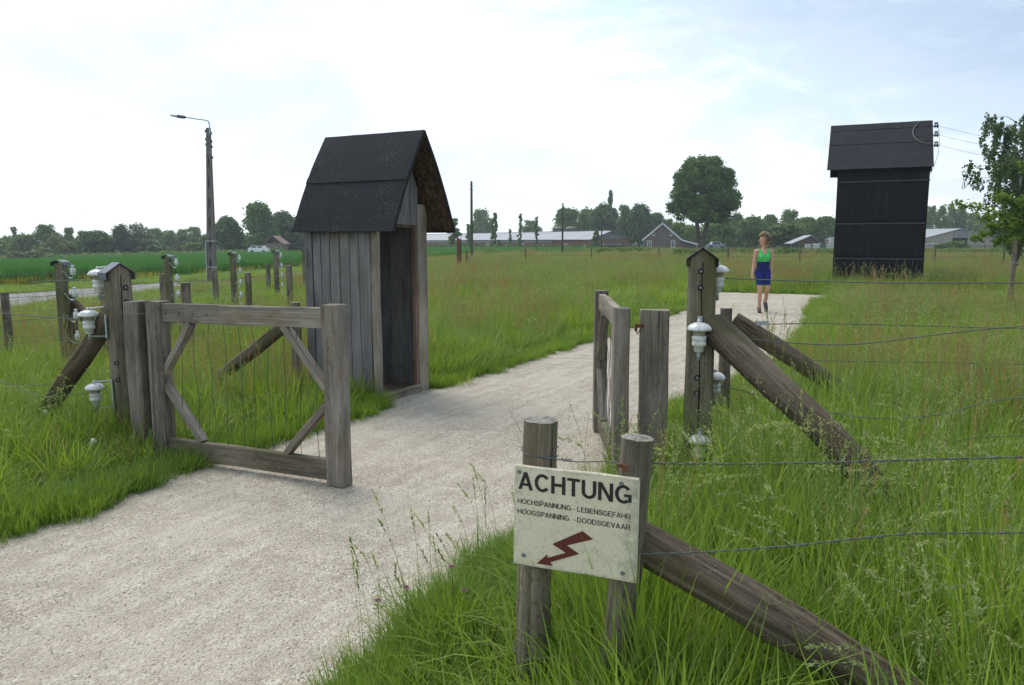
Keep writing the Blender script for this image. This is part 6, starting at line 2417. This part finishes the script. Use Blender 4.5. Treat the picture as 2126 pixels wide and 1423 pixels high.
def proto_arch(seed):
    T_ = TM(seed)
    T_.blades(26, .46, .13, .0085, .35, 1.5, arch=.15)
    T_.blades(18, .42, .13, .0072, .2, .4)
    T_.blades(2, .3, .13, .006, .5, .9, 4)
    return T_.mesh('tuft', GM)


def proto_seed(seed, kind):
    T_ = TM(seed)
    r = T_.r
    T_.blades(22, .42, .15, .0055, .3, .6)
    for i in range(5):
        a, q = r.uniform(0, 6.28), math.sqrt(r.random()) * .15
        x, y = math.cos(a) * q, math.sin(a) * q
        h = r.uniform(.58, .80)
        if kind == 0:      # slim upright spike
            T_.stalk(x, y, h, r.uniform(0, 6.28), r.uniform(.02, .2), r.uniform(0, .12), .0011, 1, (.82, 26, .014, .010, 2, .0))
        elif kind == 1:    # loose panicle
            T_.stalk(x, y, h, r.uniform(0, 6.28), r.uniform(.02, .25), r.uniform(.05, .25), .0011, 1, (.72, 46, .009, .055, 2, .15))
        else:              # nodding dense head
            T_.stalk(x, y, h * .95, r.uniform(0, 6.28), r.uniform(.1, .3), r.uniform(.25, .5), .0012, 1, (.78, 40, .015, .012, 2, .1))
    return T_.mesh('tuft', GM)


def proto_sorrel(seed):
    T_ = TM(seed)
    r = T_.r
    T_.blades(20, .40, .15, .0055, .3, .6)
    for i in range(5):
        a, q = r.uniform(0, 6.28), math.sqrt(r.random()) * .16
        T_.stalk(math.cos(a) * q, math.sin(a) * q, r.uniform(.50, .74), r.uniform(0, 6.28), r.uniform(.02, .2), r.uniform(0, .1), .0014, 3, (.58, 52, .010, .022, 3, .0))
    return T_.mesh('tuft', GM)


def proto_short(seed):
    T_ = TM(seed)
    T_.blades(52, .22, .14, .0050, .5, .9, hv=.6)
    T_.blades(14, .12, .14, .011, .8, .8, hv=.5)
    return T_.mesh('tuft', [M['grass_short']] + GM[1:])


def proto_far(seed, w, red=False, seedy=False):
    T_ = TM(seed)
    r = T_.r
    T_.blades(70, .50, .42, w, .22, .6, segs=3)
    for i in range(16):
        a, q = r.uniform(0, 6.28), math.sqrt(r.random()) * .42
        hm = 3 if red else 2
        if red or seedy:
            T_.stalk(math.cos(a) * q, math.sin(a) * q, r.uniform(.55, .78), r.uniform(0, 6.28), r.uniform(.02, .2), r.uniform(0, .2), .003 if w > .02 else .002, 3 if red else 1, (.62, 16, .022 if w < .02 else .040, .025, hm, 0))
    return T_.mesh('tuft', GM)


protos = bpy.data.collections.new('grass_tufts')


def reg(me):
    o = bpy.data.objects.new('grass_tuft.%03d' % (len(protos.objects) + 1), me)
    protos.objects.link(o)
    return len(protos.objects) - 1


I_tall = [reg(proto_tall(10 + i)) for i in range(5)]
I_arch = [reg(proto_arch(30 + i)) for i in range(4)]
I_seed0 = [reg(proto_seed(50 + i, 0)) for i in range(2)]
I_seed1 = [reg(proto_seed(60 + i, 1)) for i in range(3)]
I_nod = [reg(proto_seed(70 + i, 2)) for i in range(3)]
I_sor = [reg(proto_sorrel(80 + i)) for i in range(3)]
I_short = [reg(proto_short(90 + i)) for i in range(4)]
def proto_broad(seed):
    T_ = TM(seed)
    T_.blades(11, .22, .07, .050, .75, .9, hv=.5)
    T_.blades(22, .20, .14, .0055, .5, .9, hv=.6)
    return T_.mesh('tuft', [M['grass_short']] + GM[1:])


I_broad = [reg(proto_broad(170 + i)) for i in range(3)]
I_far = [reg(proto_far(100 + i, .015)) for i in range(3)]
I_fars = [reg(proto_far(110 + i, .015, False, True)) for i in range(3)]
I_farr = [reg(proto_far(120 + i, .015, True)) for i in range(2)]
I_vfar = [reg(proto_far(130 + i, .034)) for i in range(3)]
I_vfars = [reg(proto_far(140 + i, .034, False, True)) for i in range(2)]
I_vfarr = [reg(proto_far(150 + i, .034, True)) for i in range(2)]


def scatter(name, coll, P, yaw, sc, idx, tilt=None):
    n = len(P)
    me = bpy.data.meshes.new(name)
    me.vertices.add(n)
    me.vertices.foreach_set('co', np.asarray(P, np.float32).ravel())
    rot = np.zeros((n, 3), np.float32)
    if tilt is not None:
        rot[:, :2] = tilt
    rot[:, 2] = yaw
    for nm, ty, dat, key in (('rot', 'FLOAT_VECTOR', rot, 'vector'), ('scl', 'FLOAT_VECTOR', sc, 'vector'), ('idx', 'INT', idx, 'value')):
        at = me.attributes.new(nm, ty, 'POINT')
        at.data.foreach_set(key, np.asarray(dat, np.int32 if ty == 'INT' else np.float32).ravel())
    o = bpy.data.objects.new(name, me)
    COL.objects.link(o)
    ng = bpy.data.node_groups.new(name + '_spread', 'GeometryNodeTree')
    ng.interface.new_socket('Geometry', in_out='INPUT', socket_type='NodeSocketGeometry')
    ng.interface.new_socket('Geometry', in_out='OUTPUT', socket_type='NodeSocketGeometry')
    gi, go = ng.nodes.new('NodeGroupInput'), ng.nodes.new('NodeGroupOutput')
    ip = ng.nodes.new('GeometryNodeInstanceOnPoints')
    ci = ng.nodes.new('GeometryNodeCollectionInfo')
    ci.inputs['Collection'].default_value = coll
    ci.inputs['Separate Children'].default_value = True
    ci.inputs['Reset Children'].default_value = True
    ip.inputs['Pick Instance'].default_value = True
    ng.links.new(gi.outputs[0], ip.inputs['Points'])
    ng.links.new(ci.outputs[0], ip.inputs['Instance'])
    for nm, ty, sk in (('idx', 'INT', 'Instance Index'), ('rot', 'FLOAT_VECTOR', 'Rotation'), ('scl', 'FLOAT_VECTOR', 'Scale')):
        na = ng.nodes.new('GeometryNodeInputNamedAttribute')
        na.data_type = ty
        na.inputs['Name'].default_value = nm
        ng.links.new(na.outputs['Attribute'], ip.inputs[sk])
    ng.links.new(ip.outputs[0], go.inputs[0])
    mo = o.modifiers.new('spread', 'NODES')
    mo.node_group = ng
    o['kind'] = 'stuff'
    return o


rng = np.random.default_rng(99)


def pnoise(X, Y, s, seed):
    return np.array([mnoise.noise((x * s, y * s, seed)) for x, y in zip(X, Y)])


def footprint(X, Y, T_, x0, x1, y0, y1):
    Ti = T_.inverted()
    A2 = np.array(Ti)[:2, :2]
    b = np.array(Ti)[:2, 3]
    q = A2 @ np.stack([X, Y]) + b[:, None]
    return (q[0] > x0) & (q[0] < x1) & (q[1] > y0) & (q[1] < y1)


PP, YW, SCL, IDX = [], [], [], []
for (y0, y1, dens) in ((.5, 3.2, 62), (3.2, 6, 50), (6, 10, 38), (10, 16, 24), (16, 28, 13), (28, 48, 5.5), (48, 80, 2.2), (80, 128, .9)):
    hw = .72 * y1 + 1.6
    n = int(2 * hw * (y1 - y0) * dens)
    X = rng.uniform(-hw, hw, n)
    Y = rng.uniform(y0, y1, n)
    keep = np.abs(X) < .72 * Y + 1.6
    X, Y = X[keep], Y[keep]
    keep = ~inside(path_poly, X, Y)
    if y1 > 5:
        keep &= ~inside(road_poly, X, Y) & ~inside(crop_poly, X, Y)
        mown = inside(mown_poly, X, Y)
        keep &= ~mown
        keep &= ~footprint(X, Y, WM[SB.name], -.03, .93, -.20, .92) & ~footprint(X, Y, WM[TW.name], -.02, 2.62, -.03, 2.6)
    X, Y = X[keep], Y[keep]
    n = len(X)
    dp = dist_poly(path_poly[::2], X, Y) if y0 < 28 else np.full(n, 9.)
    dr = dist_poly(road_poly, X, Y) if y1 > 10 and y0 < 48 else np.full(n, 9.)
    # height: short at path and road edges, knee high in the meadow
    hgt = .50 + .10 * pnoise(X, Y, .45, 3) + .06 * pnoise(X, Y, 1.7, 5)
    edge = np.clip(dp / (.55 + .25 * pnoise(X, Y, .8, 9)), 0, 1)
    hgt *= .34 + .66 * edge
    hgt *= np.where((X < -1.2) & (Y < 6.3), .62 + .45 * np.clip((dp - .3) / 1.8, 0, 1), 1)     # trodden verge by the left gate
    hgt *= np.where((X < -1.2) & (Y >= 6.3) & (Y < 9), .82, 1)
    hgt *= np.where((X > -.7) & (X < .2) & (Y < 4.6), .85, 1) * np.where((X > .25) & (Y < 6.5), 1.12, 1) * np.where((X > -.5) & (X < .8) & (Y < 2.45), .84, 1)
    hgt *= np.where((X > .6) & (X < 1.9) & (Y > 4.2) & (Y < 7.5), .80, 1)
    hgt *= np.clip(.30 + dr / 5.5, .30, 1)
    hgt *= np.where((X < -3.5) & (Y > 9), .78, 1)
    hgt *= rng.uniform(.78, 1.20, n) * (1 + .55 * pnoise(X, Y, 2.6, 41))
    hgt = np.where((X < -1.05) & (X > -2.6) & (Y > 6.25) & (Y < 8.0), np.maximum(hgt, rng.uniform(.26, .44, n)), hgt)
    red = pnoise(X, Y, .30, 21) + .5 * pnoise(X, Y, 1.1, 22)
    see = pnoise(X, Y, .22, 31) + .5 * pnoise(X, Y, .9, 32)
    for cx_, cy_, rr_ in ((-4.9, 8.4, 1.5), (-6.0, 10.5, 1.6), (2.5, 6.7, .8), (3.7, 6.4, 1.1), (5.2, 8.5, 1.5), (-.6, 13.5, 2.2), (1.2, 17.5, 2.5), (5.2, 12.2, 1.6), (9.5, 14, 2.2)):
        red = red + .45 * np.exp(-((X - cx_) ** 2 + (Y - cy_) ** 2) / rr_ ** 2)
    # the sorrel grows in the drier patches on both sides of the path
    u = rng.random(n)
    idx = np.empty(n, int)
    for i in range(n):
        far, vfar = Y[i] > 22, Y[i] > 46
        pr = .03 + (.31 if red[i] > .16 else .0) + (.03 if Y[i] > 9 else 0)
        ps = .13 + (.24 if see[i] > .10 else 0) + (.10 if Y[i] > 9 else 0)
        if -.7 < X[i] < 1.0 and Y[i] < 2.95:
            pr = ps = 0.0
        if dp[i] < .35:
            pr, ps = .015, .07
        if Y[i] < 4.6:
            pr *= .35
        if hgt[i] < .21 and not far:
            L_ = I_short if rng.random() > .07 else I_broad
        elif u[i] < pr:
            L_ = I_vfarr if vfar else I_farr if far else I_sor
        elif u[i] < pr + ps:
            if vfar:
                L_ = I_vfars
            elif far:
                L_ = I_fars
            else:
                k = rng.random()
                L_ = I_seed1 if k < .42 else I_nod if k < .75 else I_seed0
        else:
            L_ = I_vfar if vfar else I_far if far else (I_arch if rng.random() < .42 else I_tall)
        idx[i] = L_[int(rng.integers(len(L_)))]
    short = np.isin(idx, I_short + I_broad)
    hs = np.where(short, hgt / .20, hgt / .50)
    wsc = np.where(short, 1.0, np.clip(.75 + .35 * hs, .7, 1.25)) * (1 + .12 * (Y > 10) + .25 * ((Y > 16) & (Y < 22)))
    PP.append(np.stack([X, Y, gz_np(X, Y) - .01], 1))
    YW.append(rng.uniform(0, 6.283, n))
    SCL.append(np.stack([wsc, wsc, hs], 1))
    IDX.append(idx)
PP, YW, SCL, IDX = (np.concatenate(a) for a in (PP, YW, SCL, IDX))
print('grass instances', len(PP))
scatter('meadow_grass', protos, PP, YW, SCL, IDX, rng.normal(size=(len(PP), 2)) * .07)

# low growth creeping over the path's edge
n = 5200
k = rng.integers(0, len(path_poly), n)
pp = np.array(path_poly)[k] + rng.normal(size=(n, 2)) * .075
keep = (pp[:, 1] < 26) & (pp[:, 1] > .4) & (np.abs(pp[:, 0]) < .72 * pp[:, 1] + 1.5)
keep &= ~footprint(pp[:, 0], pp[:, 1], WM[SB.name], -.02, .95, -.4, .92)
pp = pp[keep]
n = len(pp)
s_ = rng.uniform(.30, 1.0, n) * (1 + .5 * pnoise(pp[:, 0], pp[:, 1], 2.2, 6))
scatter('verge_grass', protos, np.column_stack([pp, np.zeros(n)]), rng.uniform(0, 6.28, n), np.column_stack([s_ * .8, s_ * .8, s_]), np.array(I_short)[rng.integers(0, len(I_short), n)])

# mown strip beyond the road
n = 9000
X, Y = rng.uniform(-24, -9, n), rng.uniform(12, 60, n)
kp = inside(mown_poly, X, Y) & ~inside(road_poly, X, Y)
X, Y = X[kp], Y[kp]
n = len(X)
s_ = rng.uniform(.4, .9, n)
scatter('mown_grass', protos, np.column_stack([X, Y, gz_np(X, Y)]), rng.uniform(0, 6.28, n), np.column_stack([s_ * 2.2, s_ * 2.2, s_]), np.array(I_short)[rng.integers(0, len(I_short), n)])

# the wheat field: a swaying top surface, with standing blades along its near edges
crops = bpy.data.collections.new('crop_tufts')
for i in range(3):
    T_ = TM(200 + i)
    T_.blades(60, .70, .45, .030, .10, .35, segs=3, hv=.15)
    crops.objects.link(bpy.data.objects.new('crop_tuft.%03d' % (i + 1), T_.mesh('crop_tuft', [M['crop']])))
T_ = TM(210)
T_.blades(50, .42, .45, .03, .2, .5, segs=3)
crops.objects.link(bpy.data.objects.new('crop_tuft.004', T_.mesh('crop_tuft', [M['crop_y']])))
PP, IDX = [], []
n = 90000
X, Y = rng.uniform(-75, 22, n), rng.uniform(8, 150, n)
kp = inside(crop_poly, X, Y) & (np.abs(X) < .74 * Y + 3)
X, Y = X[kp], Y[kp]
de = dist_poly(CROP_E + CROP_E[::-1], X, Y)
kp = (de < 5) | (rng.random(len(X)) < np.clip(16 / (de + 6), .12, 1))
X, Y = X[kp], Y[kp]
PP.append(np.column_stack([X, Y, gz_np(X, Y)]))
IDX.append(rng.integers(0, 3, len(X)))
E_ = spline([(x, y, 0) for x, y in CROP_E], 40)
ee = np.array([(p.x, p.y) for p in E_])
m = 4200
q = ee[rng.integers(0, len(ee), m)] + rng.normal(size=(m, 2)) * [.55, .55] + np.array([.9, -.5])
q = q[(q[:, 1] > 14)]
PP.append(np.column_stack([q, gz_np(q[:, 0], q[:, 1])]))
IDX.append(np.where(rng.random(len(q)) < .45, 3, rng.integers(0, 3, len(q))))
PP, IDX = np.concatenate(PP), np.concatenate(IDX)
n = len(PP)
s_ = rng.uniform(.85, 1.12, n)
hs = np.where(IDX == 3, s_ * .9, s_)
print('crop instances', n)
scatter('wheat_crop', crops, PP, rng.uniform(0, 6.28, n), np.column_stack([s_ * 1.25, s_ * 1.25, hs]), IDX)
vs, fs = [], []
cs = 3.0
gx = np.arange(-111, 24, cs)
gy = np.arange(9, 180, cs)
XX, YY = np.meshgrid(gx, gy, indexing='ij')
f_ = XX.ravel()
g_ = YY.ravel()
ok = np.ones(len(f_), bool)
for dx in (0, cs):
    for dy in (0, cs):
        ok &= inside(crop_poly, f_ + dx, g_ + dy)
ids = {}


def gv(x, y):
    if (x, y) not in ids:
        ids[(x, y)] = len(vs)
        vs.append((x, y, gz(x, y) + .50 + .05 * mnoise.noise((x * .2, y * .2, 4))))
    return ids[(x, y)]


for x, y in zip(f_[ok], g_[ok]):
    x, y = float(x), float(y)
    fs.append((gv(x, y), gv(x + cs, y), gv(x + cs, y + cs), gv(x, y + cs)))
b = NB('wheat_surface')
nn_ = b.noise(b.posvec((1, .35, 1)), 2.2, 6, .7)
M['crop_top'] = b.done(b.pbsdf(b.ramp(nn_, [(.35, (.045, .125, .040)), (.65, (.080, .185, .062))]), .9, b.bump(b.noise(b.posvec(), 9, 5, .7), .8, .2), spec=.1))
o = MB().add(vs, fs).build('wheat_field', M['crop_top'])
o['kind'] = 'stuff'

# loose stones on the path
stones = bpy.data.collections.new('gravel_stones')
for i in range(4):
    rg = random.Random(i)
    bm_ = MB().ball((0, 0, 0), (1, .8, .6), 6, 4)
    bm_.v = [(x + rg.uniform(-.2, .2), y + rg.uniform(-.2, .2), z + rg.uniform(-.15, .15)) for x, y, z in bm_.v]
    cc = [(.58, .54, .46), (.44, .38, .31), (.66, .63, .56), (.30, .27, .24)][i]
    stones.objects.link(bpy.data.objects.new('stone.%03d' % (i + 1), bm_.mesh('stone', plain_mat('stone', cc, .85, .2, 3))))
PP = []
for (y0, y1, d) in ((1.6, 4, 1500), (4, 6.5, 650), (6.5, 10, 230), (10, 16, 60)):
    x0, x1 = -.7 * y1 - 1, .4 * y1 + 1
    n = int((x1 - x0) * (y1 - y0) * d)
    X, Y = rng.uniform(x0, x1, n), rng.uniform(y0, y1, n)
    kp = inside(path_poly, X, Y) & (np.abs(X) < .70 * Y + .8)
    PP.append(np.column_stack([X[kp], Y[kp], np.full(kp.sum(), .005)]))
PP = np.concatenate(PP)
n = len(PP)
s_ = .0022 + .0042 * rng.random(n) ** 3.0
print('stones', n)
scatter('loose_gravel', stones, PP, rng.uniform(0, 6.28, n), np.column_stack([s_, s_, s_]), rng.choice(4, n, p=[.36, .28, .24, .12]))

# ------------------------------------------------------------------ flowers
M['fluff'] = plain_mat('dandelion_fluff', (.62, .62, .58), .9, .1)
M['stem'] = plain_mat('flower_stem', (.12, .17, .06), .7)


def dandelion(x, y, h, lb):
    t = thing('dandelion', lb, 'flower', (x, y, 0), 0, 'dandelion seed heads in the left verge')
    MB().tube([(0, 0, 0), (.01, 0, h * .5), (.0, .01, h)], .0018, 5).build('stem', M['stem'], t)
    rg = random.Random(int(x * 100))
    mb = MB().ball((0, .01, h), .004, 6, 4)
    for i in range(90):
        d = Vector((rg.gauss(0, 1), rg.gauss(0, 1), rg.gauss(0, 1))).normalized()
        p = Vector((0, .01, h)) + d * .019
        a = d.orthogonal().normalized()
        b = d.cross(a)
        mb.add([p + a * .006, p + b * .006, p - a * .006, p - b * .006], [(0, 1, 2, 3)])
    mb.build('seed_head', M['fluff'], t)


for x, y, h, lb in [(-2.93, 5.25, .20, 'dandelion clock closest to the gravel below the zinc-capped post'), (-2.98, 5.32, .16, 'lower dandelion clock of the pair below the zinc-capped post'),
                    (-3.62, 5.85, .27, 'dandelion clock in short grass left of the zinc-capped post'), (-3.72, 5.55, .20, 'dandelion clock by the left edge of the photo, upper one'), (-3.66, 5.45, .14, 'dandelion clock by the left edge of the photo, lower one')]:
    dandelion(x, y, h, lb)
M['clover'] = plain_mat('clover_pink', (.46, .16, .30), .8, .3, 80)
for x, y, h, lb in [(-.52, 2.83, .20, 'pink clover head farthest out beside the gravel'), (-.42, 2.90, .22, 'pink clover head, second one from the gravel edge'), (-.25, 3.05, .24, 'pink clover head closest to the sign'), (-.19, 2.92, .20, 'pale pink clover head low in the grass near the sign')]:
    t = thing('clover_flower', lb, 'flower', (x, y, 0), 0, 'pink clover by the path edge')
    MB().tube([(0, 0, 0), (.005, 0, h * .5), (0, 0, h)], .0016, 5).build('stem', M['stem'], t)
    rg = random.Random(int(x * 1000))
    mb = MB()
    for i in range(70):
        d = Vector((rg.gauss(0, 1), rg.gauss(0, 1), abs(rg.gauss(0, 1)) * .9 + .1)).normalized()
        p = Vector((0, 0, h)) + d * .007
        a = d.orthogonal().normalized() * .0022
        mb.add([p + a, p + d * .008, p - a], [(0, 1, 2)])
    mb.build('blossom', M['clover'], t)
    mb = MB()
    for k in range(3):
        a = k * 2.1
        c = Vector((math.cos(a) * .018, math.sin(a) * .018, h - .02))
        mb.add([(0, 0, h - .025), c + Vector((-math.sin(a) * .009, math.cos(a) * .009, 0)), c * 1.0 + Vector((math.cos(a) * .012, math.sin(a) * .012, 0)), c - Vector((-math.sin(a) * .009, math.cos(a) * .009, 0))], [(0, 1, 2, 3)])
    mb.build('leaf', M['grass_short'], t)
# tall single stalks leaning out over the gravel left of the sign
T_ = TM(300)
r_ = T_.r
for i in range(26):
    f = r_.random()
    x, y = -.56 + .6 * f + r_.normal() * .06, 2.45 + 1.05 * f + r_.normal() * .08
    T_.stalk(x, y, r_.uniform(.32, .62), r_.uniform(1.6, 4.4), r_.uniform(.02, .25), r_.uniform(0, .2), .0011, 1, (.80, 22, .016, .006, 2 if r_.random() < .5 else 1, 0))
o = add('tall_grass_stalks', T_.mesh('tall_grass_stalks', GM))
o['kind'] = 'stuff'
# nodding heads close to the camera
T_ = TM(301)
r_ = T_.r
for i in range(60):
    x, y = r_.uniform(.75, 1.8), r_.uniform(1.45, 2.6)
    if abs(x) > .66 * y + .1:
        continue
    T_.stalk(x, y, r_.uniform(.42, .60) * (.66 if x < .8 else 1), r_.uniform(-.9, .9), r_.uniform(.15, .4), r_.uniform(.25, .5), .0013, 1, (.80, 56, .013, .006, 2, .05))
o = add('nodding_grass_heads', T_.mesh('nodding_grass_heads', GM))
o['kind'] = 'stuff'

HAZE = 0.0005

# ------------------------------------------------------------------ thin summer haze
hm_ = bpy.data.materials.new('haze')
hm_.use_nodes = True
hn = hm_.node_tree
hn.nodes.clear()
ho = hn.nodes.new('ShaderNodeOutputMaterial')
hv = hn.nodes.new('ShaderNodeVolumePrincipled')
hv.inputs['Color'].default_value = (.86, .93, 1.0, 1)
hv.inputs['Density'].default_value = HAZE
hv.inputs['Anisotropy'].default_value = .2
hn.links.new(hv.outputs[0], ho.inputs['Volume'])
o = MB().box((0, 185, 11.0), (664, 496, 34.0)).build('haze', hm_)
o['kind'] = 'stuff'
